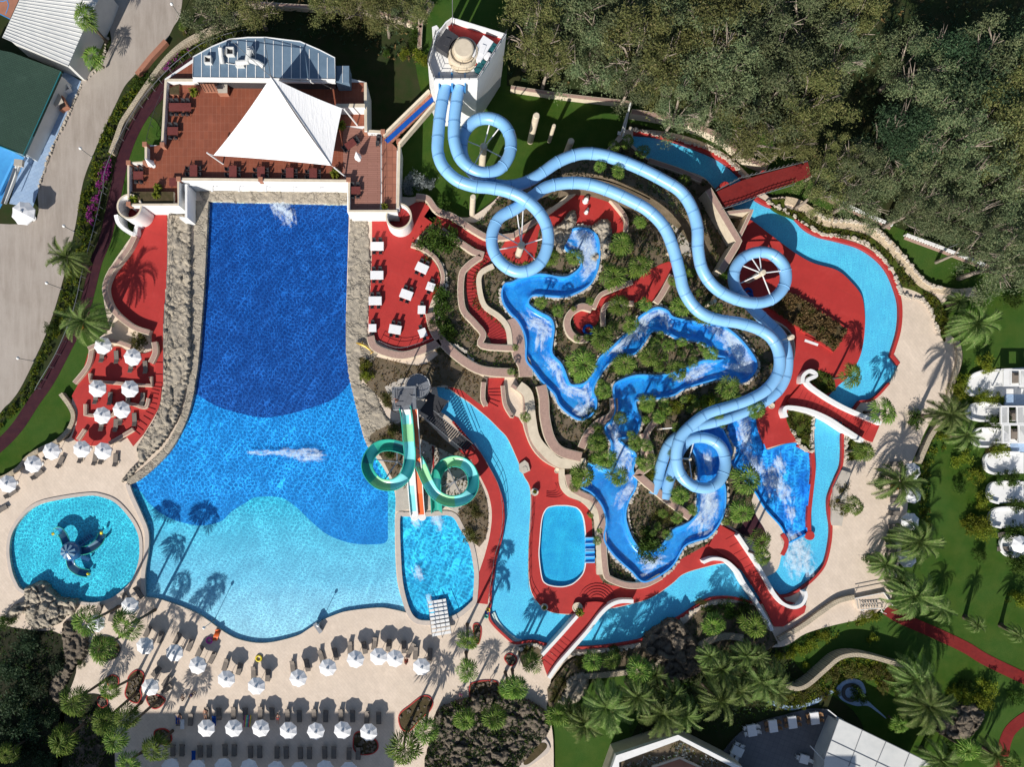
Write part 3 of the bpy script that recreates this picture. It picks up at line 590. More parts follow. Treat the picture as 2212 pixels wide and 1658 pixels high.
for s,lb in (('31 470,10! 760,150! 1080,290!','upper white balustrade under the trees'),('31 1200,370! 1500,480! 1905,640!','lower white balustrade under the trees')):
    b=MB(); p=G(s); q=[nums(v) for v in p]
    b.band(q,6,1.0,.85); b.band(q,5,.2,.0)
    pts=[]
    for i in range(len(q)-1):
        d=math.hypot(q[i+1][0]-q[i][0],q[i+1][1]-q[i][1]); k=int(d/6)
        for j in range(k): t=j/k; pts.append((q[i][0]*(1-t)+q[i+1][0]*t,q[i][1]*(1-t)+q[i+1][1]*t))
    for x,y in pts: a=Wp(x,y,.9); b.box((a.x,a.y,.52),(.14,.14,.7))
    tag(b.build('balustrade',C['white']),lb,'balustrade')
    p=[(v[0]-5,v[1]+7) for v in q]; b=MB(); b.band(p,6,.12,0); tag(b.build('paving_strip',C['pink'],org=None),lb.split()[0]+' tan strip along the white balustrade','path',kind='structure')
# --- rocks
def rocky(name,poly,zb,h,m,label,cell=2.2,seed=0,fr=.22,cat='rocks'):
    P_=smooth(G(poly)); xs=[p[0] for p in P_]; ys=[p[1] for p in P_]
    x0,y0=min(xs),min(ys); nx=int((max(xs)-x0)/cell)+2; ny=int((max(ys)-y0)/cell)+2
    ins={}; idx={}; b=MB()
    def ht(x,y):
        e=min((abs((P_[(i+1)%len(P_)][0]-P_[i][0])*(P_[i][1]-y)-(P_[i][0]-x)*(P_[(i+1)%len(P_)][1]-P_[i][1]))/(math.hypot(P_[(i+1)%len(P_)][0]-P_[i][0],P_[(i+1)%len(P_)][1]-P_[i][1])+1e-6) if 0 else math.hypot(P_[i][0]-x,P_[i][1]-y)) for i in range(len(P_)))
        wx=x+14*noise.noise(Vector((x*.04,y*.04,seed)))+3*noise.noise(Vector((x*.15,y*.15,seed))); wy=(y+14*noise.noise(Vector((x*.04,y*.04,seed+7))))*(.55 if 'left of the wave' in label else 1)
        D,P3=noise.voronoi(Vector((wx*fr*.2+seed,wy*fr*.2,seed))); c=D[1]-D[0]; hsh=noise.cell(P3[0]*9.7)*.5+.5
        n_=noise.fractal(Vector((x*.09,y*.09,seed)),1.0,2.0,4)
        return zb+h*min(1,.25+e/7)*(.3+.45*hsh+.20*min(1,c*3.5)+.15*n_)
    def vid(i,j):
        if (i,j) not in idx:
            x,y=x0+i*cell,y0+j*cell; idx[(i,j)]=len(b.v); b.v.append(tuple(Wp(x,y,max(zb,ht(x,y)))))
        return idx[(i,j)]
    for i in range(nx):
        for j in range(ny):
            if inside(x0+(i+.5)*cell,y0+(j+.5)*cell,P_):
                b.f.append((vid(i,j),vid(i,j+1),vid(i+1,j+1),vid(i+1,j))); b.m.append(0)
                for (a,c_,di,dj) in (((i,j),(i+1,j),0,-1),((i+1,j),(i+1,j+1),1,0),((i+1,j+1),(i,j+1),0,1),((i,j+1),(i,j),-1,0)):
                    if not inside(x0+(i+di+.5)*cell,y0+(j+dj+.5)*cell,P_):
                        A,B=b.v[vid(*a)],b.v[vid(*c_)]; o=len(b.v); b.v+=[(A[0],A[1],0.0),(B[0],B[1],0.0)]; b.f.append((vid(*a),vid(*c_),o+1,o)); b.m.append(0)
    return tag(b.build(name,m,smooth_=True),label,cat)
rocky('rock_ledge','01 1450,200! 1640,200! 1640,700 1640,1100 1640,1500 1620,1656 02 1590,80 1545,250 1480,400 1360,560 1200,720 1090,840! 1040,860! 1090,790 1200,680! 1180,560! 1250,440 1340,290 1400,100 01 1410,1500 1415,1100 1440,700',.6,1.1,C['rock'],'jagged artificial rock ledge left of the wave pool',seed=1)
b=MB(); b.band(smooth(G('01 1745,80,110 1730,400,110 1715,800,100 1700,1200,70 1675,1500,70 1650,1656,70 02 1640,100,60 1580,320,60 1470,530,60 1350,670,60 1200,800,60 1100,860,50'),False),10,.75,.02); tag(b.build('pool_ledge',C['rock'],org=None),'worn stone ledge along the left pool edge','ledge',kind='structure')
rocky('rock_ledge','11 810,240! 960,225! 985,700 960,1200 1010,1260 1050,1400! 1000,1480 900,1440 905,1656 12 920,0 1010,60 1100,240 1150,310 1230,320! 1000,440 1010,520 960,545! 900,350 815,0 11 790,1500 775,1200',.45,.35,C['rock'],'low beige rock ledge right of the wave pool',seed=3)
rocky('rock_ledge','P 430,414! 560,410! 758,412! 758,440! 640,439 600,436 560,437 440,433!',.45,.45,C['rock'],'cream rock ledge below the restaurant wall',seed=4)
rocky('cave_rock','21 540,160 490,180 430,260 350,330 380,480 430,520 470,430 520,330 560,240',.6,3.2,C['rock'],'left beige boulder of the artificial cave',seed=5)
rocky('cave_rock','21 680,310 770,240 850,260 860,400 850,520 790,560 770,480 760,380 720,340',.6,3.4,C['rock'],'right beige boulder of the artificial cave',seed=6)
rocky('cave_rock','21 680,560 760,520 850,540 800,580 700,595',.6,1.2,C['rock'],'low beige rock at the cave mouth',seed=7)
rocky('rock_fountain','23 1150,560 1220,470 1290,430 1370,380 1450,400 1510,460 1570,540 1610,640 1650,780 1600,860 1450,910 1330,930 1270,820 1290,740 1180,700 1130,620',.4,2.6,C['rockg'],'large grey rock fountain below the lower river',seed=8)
rocky('rock_fountain','03 210,120 260,90 320,60 380,60 440,130 520,200 660,220 640,320 560,360 500,420 320,470 230,400 210,330 100,350 60,330 120,260 210,230',.4,2.0,C['rock'],'brown rock fountain below the children pool',seed=9)
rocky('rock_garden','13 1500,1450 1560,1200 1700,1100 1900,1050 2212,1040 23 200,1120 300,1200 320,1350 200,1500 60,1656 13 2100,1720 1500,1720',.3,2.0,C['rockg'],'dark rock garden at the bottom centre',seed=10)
rocky('rock_garden','03 560,400 740,500 740,700 640,800 560,960 500,1100 420,1000 480,850 560,760 540,600',.3,1.6,C['rockg'],'grey rocks left of the round palm bed',seed=11)
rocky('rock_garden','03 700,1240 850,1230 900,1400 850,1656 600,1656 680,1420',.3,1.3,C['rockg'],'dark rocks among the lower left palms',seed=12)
rocky('rock_garden','33 1450,1250 1600,1150 1750,1100 1850,1160 1870,1230 1800,1350 1700,1420 1500,1380',.05,1.6,C['rockg'],'grey rock pond edge in the lower right garden',seed=13)
rocky('rock_garden','23 480,900 620,840 660,960 560,1100 400,1110 460,1000',.3,1.6,C['rock'],'beige rocks between the lower palms',seed=14)
# rock ponds / dark beds
b=MB(); b.prism([smooth(G('23 60,1656 190,1450! 290,1420! 325,1480 310,1540 150,1656!'))],.75,0,0); b.prism([smooth(G('23 100,1620 200,1480 280,1450 295,1500 150,1630'))],.78,.7,1)
tag(b.build('planter',[C['rim'],C['soil']]),'white rimmed planter at the bottom rocks','planter')

# earth bank added as high ground, shaped to shade the slide lawn and upper river
bk=smooth(G('P 1108,440,12 1140,416,18 1172,396,20 1205,375,28 1250,361,30 1310,364,34 1370,385,36 1425,412,34 1470,440,30 1500,465,22 1520,500,14'),False)
bb=MB(); bb.band(bk,30,5.9,0); tag(bb.build('added_bank',[C['gsoil']]),'earth bank added for shade between the two upper flumes','bank')
bk=smooth(G('P 1215,402,10 1270,392,14 1340,410,16 1400,440,18'),False); bb=MB(); bb.band(bk,14,5.0,0); tag(bb.build('added_bank',[C['gsoil']]),'lower terrace of the added earth bank above the cave deck','bank')
ST('dark_deck','22 1850,880! 1960,935 2060,1010 2110,1150 2190,1290 2180,1420! 1990,1310! 1830,1195! 1850,1050',.57,0,C['darkpath'],'dark brown deck between the lowest rapids and plunge pool',cat='deck')
ST('stepped_slab','21 1050,40! 1130,-40! 1380,130 1500,230 1560,400 1540,560! 1470,540! 1400,330 1250,190',.75,0,C['kerb'],'grey sloping slab between the two flumes',cat='slab')
def steps(s,wd,sp,z,label,name='step_lines',off=0):
    p=smooth(G(s),False); r=[]; acc=0; bb=MB()
    for i in range(1,len(p)-1):
        acc+=math.hypot(p[i][0]-p[i-1][0],p[i][1]-p[i-1][1])
        if acc>=sp:
            acc=0; dx,dy=p[i+1][0]-p[i-1][0],p[i+1][1]-p[i-1][1]; q=math.hypot(dx,dy) or 1; w=(p[i][2] if len(p[i])>2 else wd)*.45
            bb.band([(p[i][0]-dy/q*w,p[i][1]+dx/q*w),(p[i][0]+dy/q*w,p[i][1]-dx/q*w)],1.5,z+.1,z-.05)
    tag(bb.build(name,C['redstep'],org=None),label,'steps',kind='structure')
steps('11 1640,260,110 1720,300,110 1860,400,110 1990,500,125 1930,620,125 1870,760,112 1880,900,118 1915,1030,130 2010,1130,145 2080,1230,150 2110,1320,150',28,5.2,.62,'steps of the winding red path')
steps('01 1365,1200 1362,1656 02 1340,60 1290,260 1160,450',20,6,.62,'steps on the left red terrace stair')
steps('12 2060,10 2060,130 2030,200',30,6,.54,'steps at the top of the oval pool deck')
for k in range(4):
    a0=Wp(1165,1050,.6); bb=MB(); L=[(1183-2+22*math.cos(t/9*2.2-.6)*(1+k*.25)+0,1048+16*math.sin(t/9*2.2-.2)*(1+k*.25)) for t in range(10)]
    bb.band(L,1.6,.62,.5); tag(bb.build('curved_step',C['redstep'],org=None),ORD[k]+' curved red step on the oval pool deck','steps',kind='structure')
for k in range(5):
    bb=MB(); L=[(1290+(16+k*6)*math.cos(R(200+t*16)),1300+(14+k*6)*math.sin(R(200+t*16))) for t in range(10)]; bb.band(L,1.6,.64,.5); tag(bb.build('curved_step',C['redstep'],org=None),ORD[k]+' curved red step above the lower footbridge','steps',kind='structure')
# ================= BUILDINGS
def part(b,name,m,parent,sm=False): return b.build(name,m,parent,smooth_=sm)
TZ=3.8
c0=Wp(560,300,0)
rest=thing('restaurant','restaurant building with brown tiled roof terrace and blue grey arched roof','building',(c0.x,c0.y,0))
TER='P 360,170! 360,170! 352,312! 318,312! 318,350! 277,350! 277,440! 385,440! 385,388! 753,391! 753,455! 822,455! 822,285! 790,285! 790,178! 560,120! 420,125!'
b=MB(); b.prism([smooth(G('P 356,170! 350,315! 314,312! 314,352! 275,350! 275,442! 388,442! 388,392! 750,394! 750,458! 860,458! 862,330! 822,283! 792,280! 792,178! 560,118! 420,125!'))],TZ,0); part(b,'wall',C['white'],rest)
b=MB(); b.prism([smooth(G('P 360,172! 355,312! 318,318! 318,354! 279,354! 279,438! 384,438! 384,386! 741,389! 741,180! 560,125! 425,130!'))],TZ+.03,TZ-.05); part(b,'tiled_floor',C['tile'],rest)
b=MB(); b.prism([smooth(G('P 741,272! 822,286! 822,453! 755,453! 755,391! 741,391!'))],TZ+.05,TZ-.05); part(b,'deck_boards',C['plank'],rest)
b=MB(); b.prism([smooth(G('P 825,288! 857,320! 855,455! 825,455!'))],TZ+.05,TZ-.05); part(b,'walkway',C['brick'],rest)
b=MB(); b.prism([smooth(G('P 741,178! 789,178! 787,272! 741,272!'))],TZ+.07,TZ-.05); part(b,'side_floor',C['tile'],rest)
def para(s,wd=5,z=TZ+1.0,z0=0,m=None,cap='cream',name='parapet'):
    b=MB(); b.band(smooth(G(s),False),wd,z,z0,0,1); return part(b,name,[C[cap],C[m or 'white']],rest)
para('P 752,391! 386,387!',6); para('P 385,386! 385,442! 277,442! 277,351! 314,351!',5); para('P 315,350! 315,313!',5); para('P 350,312! 358,172!',5)
para('P 360,173! 425,173!',6); para('P 754,392! 754,456! 858,456!',5); para('P 789,178! 790,283!',6,TZ+1.6); para('P 789,283! 826,285!',6); para('P 725,228! 788,228!',8,TZ+2.2)
para('P 862,312! 859,450!',6)
# front beams standing out below the parapet
b=MB(); b.band(smooth(G('P 392,398! 752,401!'),False),3,TZ-.2,TZ-.6)
for x in range(400,750,58):
    a=Wp(x,396,TZ-.4); b.box((a.x,a.y-.4,TZ-.4),(.3,1.6,.3))
b.band(smooth(G('P 402,398! 402,470! 388,470!'),False),5,TZ+.2,.5)
part(b,'beam',C['white'],rest)
for i,(x,y) in enumerate([(278,352),(314,352),(313,312),(351,313),(278,441),(753,389),(789,283),(827,285),(861,305),(563,388),(386,387)]):
    a=Wp(x,y,TZ+1.1); b=MB(); b.box((a.x,a.y,TZ+.6),(.55,.55,1.1)); b.box((a.x,a.y,TZ+1.2),(.65,.65,.12)); part(b,'pier_cap',C['terra'],rest)
RZ=7.4
rl='P 416,167! 417,122! 457,100! 496,84! 535,80! 575,80! 648,89! 690,107! 723,124! 724,171!'
b=MB(); b.prism([smooth(G(rl))],RZ,RZ-.35,0,1)
for k in range(16):
    x=436+k*19.4
    if x<720:
        yt=82+abs(x-560)**2*.0018; a=Wp(x,yt+3,RZ+.03); c=Wp(x-1,169,RZ+.03); b.box(((a.x+c.x)/2,(a.y+c.y)/2,RZ+.03),(.1,abs(a.y-c.y),.07),0,1)
roof=part(b,'roof',[C['roofb'],C['white']],rest)
b=MB(); b.band(smooth(G(rl),True),1.5,RZ+.12,RZ-.02,closed=True); b.build('roof_edge',C['white'],roof)
b=MB(); b.band(smooth(G('P 416,172! 724,176!'),False),4,RZ-.3,RZ-.7); b.build('gutter',C['white'],roof)
b=MB(); b.prism([smooth(G('P 421,165! 421,126! 497,90! 575,86! 648,94! 718,127! 719,168!'))],RZ-.35,TZ); part(b,'back_room',C['dark'],rest)
b=MB(); b.prism([smooth(G('P 726,142! 754,142! 754,178! 726,178!'))],6.2,TZ); b.band(smooth(G('P 740,142! 740,178!'),False),1,6.26,6.2,1); part(b,'annex_roof',[C['roofb'],C['white']],rest)
b=MB(); b.prism([smooth(G('P 432,181! 460,181! 470,199! 442,199!'))],TZ+2.0,TZ+1.8)
for k in range(5): b.band(smooth(G('P %d,181! %d,199!'%(433+k*7,443+k*7)),False),1,TZ+2.08,TZ+2.0)
part(b,'awning',C['terra'],rest)
b=MB(); b.prism([smooth(G('P 469,195! 469,176! 491,176! 491,201! 470,201!'))],TZ+1.1,TZ,0,1); part(b,'bar_counter',[C['kerb'],C['terra']],rest)
def lf(o,k,w2=(1.6,1.2)): pass
for (x,y,s_,lb) in ((449,129,.9,'small square vent box on the left of the blue roof'),(497,111,1.0,'larger square roof hatch beside the kinked duct')):
    a=Wp(x,y,RZ+.5); b=MB()
    for dx,dy,w_,h_ in ((0,s_/2,s_+.12,.12),(0,-s_/2,s_+.12,.12),(s_/2,0,.12,s_-.12),(-s_/2,0,.12,s_-.12)): b.box((a.x+dx,a.y+dy,RZ+.35),(w_,h_,.7))
    b.box((a.x,a.y,RZ+.12),(s_-.1,s_-.1,.2),0,1); tag(b.build('roof_vent',[C['roofw'],C['dark']]),lb,'vent')
for x,y,lb,k in ((480,118,'kinked duct on the left of the blue roof',0),(542,133,'white branched duct in the middle of the blue roof',1)):
    a=Wp(x,y,RZ+.5); b=MB()
    if k==0: b.tube([(a.x,a.y-1.2,RZ+.3),(a.x-.1,a.y-.2,RZ+.7),(a.x,a.y+.6,RZ+1.3)],.32,10); b.box((a.x,a.y+.5,RZ+.3),(.7,.7,.6)); b.tube([(a.x+.4,a.y-1,RZ+.12),(a.x+1.6,a.y-1.2,RZ+.12),(a.x+3,a.y-.6,RZ+.12)],.06,6)
    else:
        b.tube([(a.x-2,a.y-.2,RZ+.5),(a.x-.5,a.y-.1,RZ+.6),(a.x,a.y+1.5,RZ+1.0)],.42,10); b.tube([(a.x-.2,a.y+.2,RZ+.6),(a.x+1.1,a.y-.2,RZ+.55),(a.x+1.8,a.y-.6,RZ+.4)],.38,10); b.box((a.x,a.y+1.5,RZ+.5),(.8,.8,1.0)); b.box((a.x-1.6,a.y-.3,RZ+.3),(1.2,.8,.6))
    tag(b.build('roof_duct',C['roofw'],smooth_=False),lb,'duct')
# --- sail canopy
pk,cA,cB,cC=Wp(585,166,12.6),Wp(461,336,6.6),Wp(716,358,6.0),Wp(739,234,7.6)
sail=thing('sail_canopy','large white pointed sail canopy over the restaurant terrace','canopy',(cA.x+6,cA.y+2,TZ))
def patch(a,b_,c,n=14,sag=.05):
    m=MB(); idx={}
    for i in range(n+1):
        for j in range(n+1-i):
            u,v=i/n,j/n; t=1-u-v; p=a*t+b_*u+c*v
            e=(u*v+v*t+t*u); sgz=-sag*e*6
            cen=(a+b_+c)/3; pull=(4*t*u*(1-v)+4*u*v*(1-t)+4*t*v*(1-u))*.0
            q=p.copy(); ed=1-min(1,9*u*v*t*3); k=(u*v if t<.02 else 0)+(v*t if u<.02 else 0)+(t*u if v<.02 else 0)
            q=q.lerp(cen,k*.16); q.z+=sgz; idx[(i,j)]=len(m.v); m.v.append(tuple(q))
    for i in range(n):
        for j in range(n-i):
            m.f.append((idx[(i,j)],idx[(i+1,j)],idx[(i,j+1)])); m.m.append(0)
            if j<n-i-1: m.f.append((idx[(i+1,j)],idx[(i+1,j+1)],idx[(i,j+1)])); m.m.append(0)
    return m
def fabric():
    m,n,o=newmat('white sail fabric'); p=pos(n)
    mp=N(n,'ShaderNodeMapping'); n.links.new(p,mp.inputs[0]); mp.inputs['Rotation'].default_value=(0,0,R(35)); mp.inputs['Scale'].default_value=(2.2,.35,.5)
    h=noise_(n,mp.outputs[0],1.6,4,.6,.5)
    bsdf(n,o,(.82,.82,.83),.85,.2,h,.35,.25); return m
C['sail']=fabric()
part(patch(pk,cA,cB),'fabric',C['sail'],sail,True); part(patch(pk,cB,cC,sag=.1),'fabric',C['sail'],sail,True)
b=MB(); b.tube([pk+Vector((0,0,.05)),cB+Vector((0,0,.06))],.06,6); part(b,'seam_cable',C['metal'],sail)
top=Wp(585,163,13.0); 
b=MB(); b.tube([(pk.x,pk.y+.2,TZ),(pk.x,pk.y+.1,13.0)],.12,8); part(b,'mast',C['metal'],sail)
for (x,y,z) in ((496,84,RZ),(570,80,RZ),(649,174,RZ)):
    b=MB(); b.tube([Wp(x,y,z),pk],.045,6); part(b,'stay',C['metal'],sail)
for c_,(x,y) in ((cA,(447,330)),(cB,(722,362)),(cC,(744,236))):
    t_=Wp(x,y,c_.z+.5); b=MB(); b.tube([(t_.x+1.2,t_.y-.3,TZ),t_,],.11,8); b.tube([t_,c_],.03,5); part(b,'corner_pole',C['white'],sail)
# --- slide tower
tp=[Wp(x,y,13.6) for x,y in ((976,36),(1094,72),(1032,171),(938,172),(924,133),(942,73),(963,45))]
tp=[(v.x,v.y) for v in tp]
cx=sum(v[0] for v in tp)/7; cyy=sum(v[1] for v in tp)/7
tower=thing('slide_tower','tall white slide tower with red roof floor and round stair drum','tower',(cx,cyy,0))
ins_=[(cx+(x-cx)*.95,cyy+(y-cyy)*.95) for x,y in tp]
b=MB(); b.wprism(tp,12.3,0); part(b,'wall',C['white'],tower)
def wring(b,o,i,z1,z0):
    n=len(o)
    for k in range(n):
        j=(k+1)%n; q=[o[k],o[j],i[j],i[k]]
        vs=[(v[0],v[1],z1) for v in q]+[(v[0],v[1],z0) for v in q]
        b.add(vs,[(0,1,2,3),(0,4,5,1),(2,6,7,3),(1,5,6,2),(3,7,4,0)])
b=MB(); wring(b,tp,ins_,13.5,12.3); part(b,'parapet',C['white'],tower)
b=MB(); b.wprism(ins_,12.36,12.3); part(b,'white_floor',C['white'],tower)
rf=[Wp(x,y,12.4) for x,y in ((965,48),(980,44),(1088,76),(1050,138),(1030,150),(1012,98),(975,80))]
b=MB(); b.wprism([(v.x,v.y) for v in rf],12.42,12.3); part(b,'red_floor',C['red'],tower)
a=Wp(1001,113,13.5); b=MB()
b.lathe((a.x,a.y,12.3),[(1.95,0),(1.95,1.5),(1.75,1.5),(1.75,1.2)],32); b.lathe((a.x,a.y,12.3),[(1.35,0),(1.35,2.2),(1.15,2.3),(0,2.3)],32); b.lathe((a.x-.1,a.y-.3,12.3),[(1.95,0),(1.95,.4),(0,.42)],28)
part(b,'stair_drum',C['cream'],tower,False)
b=MB()
for k in range(28):
    t=k/28*2*math.pi; u=(k+1)/28*2*math.pi
    b.tube([(a.x+1.7*math.cos(t),a.y-.2+1.7*math.sin(t),14.3),(a.x+1.7*math.cos(u),a.y-.2+1.7*math.sin(u),14.3)],.03,4,cap=False)
    if k%4==0: b.tube([(a.x+1.7*math.cos(t),a.y-.2+1.7*math.sin(t),13.3),(a.x+1.7*math.cos(t),a.y-.2+1.7*math.sin(t),14.3)],.03,4)
part(b,'drum_rail',C['dark'],tower)
b=MB()
for (p0,p1) in ((tp[1],tp[2]),(tp[3],tp[4]),(tp[4],tp[5]),(tp[2],tp[3])):
    for z in (14.0,14.5): b.tube([(p0[0],p0[1],z),(p1[0],p1[1],z)],.035,5)
    for k in range(6):
        t=k/5; x,y=p0[0]*(1-t)+p1[0]*t,p0[1]*(1-t)+p1[1]*t; b.tube([(x,y,13.4),(x,y,14.5)],.03,4)
part(b,'roof_rail',C['dark'],tower)
for nm,px,py,ww,hh,zz,m,lb in (('container',1041,107,1.6,3.2,1.2,'canvas','white flat board on the tower roof'),('storage_tank',1054,119,1.0,1.0,.9,'canvas','small white round tank on the tower roof'),('tarpaulin',1040,141,1.3,1.8,.6,'tealb','dark green covered box on the tower roof'),('tarpaulin',1064,101,1.0,1.5,.6,'tealb','small dark green cover at the tower roof corner'),('black_net',965,92,2.0,2.8,1.3,'dark','black covered pile on the left of tower roof')):
    a=Wp(px,py,13.4); b=MB()
    if nm=='storage_tank': b.lathe((a.x,a.y,12.4),[(.55,0),(.55,.9),(.4,1.0),(0,1.02)],16)
    else:
        b.box((a.x,a.y,12.4+zz/2),(ww*.9,hh*.9,zz),R(-33)); b.box((a.x,a.y,12.45+zz),(ww,hh,.1),R(-33)); b.box((a.x+.1,a.y-.2,12.55+zz),(ww*.35,hh*.4,.16),R(-20))
    tag(b.build(nm,C[m]),lb,'equipment')
b=MB(); a=Wp(974,8,18); c_=Wp(978,60,12.5); b.tube([(c_.x,c_.y,12.4),(c_.x,c_.y,18.5)],.05,6); part(b,'antenna',C['metal'],tower)
b=MB(); b.prism([smooth(G('P 936,75! 950,62! 962,50! 966,62! 945,84!'))],9.0,0); b.prism([smooth(G('P 933,58! 943,54! 948,60! 938,70!'))],7.0,0); part(b,'buttress',C['white'],tower)
# entrance ramp with carpet
rp=thing('entry_ramp','sloping footbridge with royal blue carpet up to the slide tower','footbridge',Wp(880,260,TZ))
def ramp(px,wd,m,name,off=0,dz=0,th=.2):
    p=smooth(G(px),False); b=MB(); b.band(p,wd,lambda t:TZ+dz+t*2.2,lambda t:TZ+dz+t*2.2-th); return part(b,name,m,rp)
ramp('P 838,300! 935,207!',24,C['brick'],'deck'); ramp('P 833,307! 937,212!',10,C['bluemat'],'carpet',dz=.03,th=.05)
ramp('P 828,291! 927,194!',5,[C['cream'],C['white']],'side_wall',dz=.9,th=1.4); ramp('P 865,312! 862,310! 938,222!',5,[C['cream'],C['white']],'side_wall',dz=.9,th=1.4)
# --- spiral stairs
def spiral(px,py,r0,z,label,a0,a1,redm=True):
    a=Wp(px,py,z); t=thing('spiral_stair',label,'staircase',(a.x,a.y,.5))
    n=40; o=[];i_=[]
    for k in range(n+1):
        g=R(a0+(a1-a0)*k/n); o.append((a.x+r0*math.cos(g),a.y+r0*math.sin(g))); i_.append((a.x+(r0-.25)*math.cos(g),a.y+(r0-.25)*math.sin(g)))
    b=MB()
    for k in range(n):
        z1=z-(z-2.2)*0*k/n
        vs=[(*o[k],z1),(*o[k+1],z1),(*i_[k+1],z1),(*i_[k],z1),(*o[k],.5),(*o[k+1],.5),(*i_[k+1],.5),(*i_[k],.5)]
        b.add(vs,[(0,3,2,1)],1); b.add(vs,[(0,1,5,4),(3,7,6,2)],0)
    part(b,'curved_wall',[C['white'],C['cream']],t)
    b=MB()
    for k in range(16):
        g=R(a0+360*k/18); h=R(a0+360*(k+1)/18); zz=.6+k*.18
        b.add([(a.x+.35*math.cos(g),a.y+.35*math.sin(g),zz),(a.x+(r0-.25)*math.cos(g),a.y+(r0-.25)*math.sin(g),zz),(a.x+(r0-.25)*math.cos(h),a.y+(r0-.25)*math.sin(h),zz),(a.x+.35*math.cos(h),a.y+.35*math.sin(h),zz)],[(0,1,2,3)])
    part(b,'steps',C['redstep'],t)
spiral(279,446,1.85,TZ+.9,'white round stair shell at the left corner of the restaurant',60,390)
spiral(861,467,1.95,TZ+.7,'white round stair shell at the right corner of the restaurant',-215,80)
b=MB(); b.band(smooth(G('01 1000,200 1020,270 1080,330 1160,365 1180,300 1230,290'),False),8,lambda t:3.2-t*2.0,.1); tag(b.build('stair_wall',C['white']),'white curved wall sweeping below the left spiral stair','wall')
# ================= FLUMES
def resample(p,step):
    out=[p[0]]; acc=0
    for i in range(1,len(p)):
        a,b_=p[i-1],p[i]; d=math.dist(a[:2],b_[:2])
        while acc+d>=step:
            t=(step-acc)/d; a=tuple(a[k]+(b_[k]-a[k])*t for k in range(len(a))); out.append(a); d=math.dist(a[:2],b_[:2]); acc=0
        acc+=d
    return out
def flume(name,label,s,zf,r=.84,seg=38):
    p=resample(smooth(G(s),False,10),4.0)
    n=len(p); W=[]
    for i,q in enumerate(p): W.append(Wp(q[0],q[1],zf(i/(n-1))))
    t=thing(name,label,'water slide',(W[0].x,W[0].y,0))
    b=MB(); ns=20
    path=[];rs=[]
    b.tube(W,r,ns,cap=False); 
    part(b,'tube',C['flume'],t,True)
    # longitudinal joint line and flanges
    nj=int(n*4/seg)
    for j in range(1,nj+1):
        i=int(j*seg/4)
        if i>=n-1: break
        d=(W[i+1]-W[i-1]).normalized(); f=MB()
        f.tube([W[i]-d*.06,W[i]-d*.03,W[i]+d*.03],r+.05,ns,cap=False,rs=[r+.005,r+.05,r+.05]); f.tube([W[i]+d*.03,W[i]+d*.10],r+.02,ns,1,cap=False)
        part(f,'flange',[C['flume'],C['flumed']],t)
    return t,W
def mono(zs):
    ks=[k for k,_ in zs]; 
    def f(t):
        for (a,za),(b_,zb) in zip(zs,zs[1:]):
            if t<=b_: return za+(zb-za)*(t-a)/(b_-a)
        return zs[-1][1]
    return f
FA,WA=flume('blue_tube_slide','left light blue tube slide winding from the tower over the garden','P 962,186 956,215 950,255 946,300 946,330 957,360 985,388 1022,402 1060,406 1100,415 1135,432 1165,460 1182,495 1182,535 1163,572 1125,588 1090,575 1067,545 1063,508 1078,472 1115,450 1150,425 1180,405 1220,396 1265,397 1310,410 1355,430 1400,455 1435,492 1455,540 1468,590 1476,625 1495,658 1520,680 1555,692 1595,698 1640,712 1670,735 1684,770 1680,808 1655,842 1615,865 1570,880 1530,893 1498,915 1470,945 1461,985 1468,1022 1492,1048 1528,1055 1556,1036 1567,1000 1556,965 1525,947 1490,950 1468,975 1455,1010 1442,1050 1435,1080',mono([(0,11.6),(.25,9.8),(.42,8.8),(.5,8.0),(.62,5.6),(.8,4.0),(1,.9)]))
FB,WB=flume('blue_tube_slide','right light blue tube slide with two loops beside the tower and island','P 991,188 987,215 982,255 981,300 993,340 1018,365 1048,374 1080,364 1100,335 1103,300 1088,270 1058,256 1025,262 1002,290 998,330 1015,365 1050,392 1090,402 1130,396 1165,378 1205,350 1250,333 1290,333 1335,345 1385,365 1430,388 1468,412 1492,445 1506,490 1508,540 1518,585 1545,622 1585,645 1630,655 1670,645 1695,615 1694,578 1668,550 1632,546 1600,562 1585,592 1590,625 1615,655 1650,690 1685,725 1700,765 1697,812 1675,850 1630,880 1570,905 1500,925 1450,955 1430,1000 1420,1040 1412,1070',mono([(0,11.6),(.1,10.4),(.22,8.6),(.34,8.4),(.5,7.6),(.6,4.9),(.72,4.0),(.76,3.0),(.9,1.9),(1,.7)]),r=.84)
for x,y,lb in ((962,176,'left'),(991,178,'right')):
    a=Wp(x,y,12.2); b=MB(); b.box((a.x-.85,a.y,11.9),(.15,2.0,1.6)); b.box((a.x+.85,a.y,11.9),(.15,2.0,1.6)); b.box((a.x,a.y,11.2),(1.8,2.0,.15)); tag(b.build('slide_entry',C['bluefloor']),lb+' blue start box of the tube slides at the tower','slide entry')
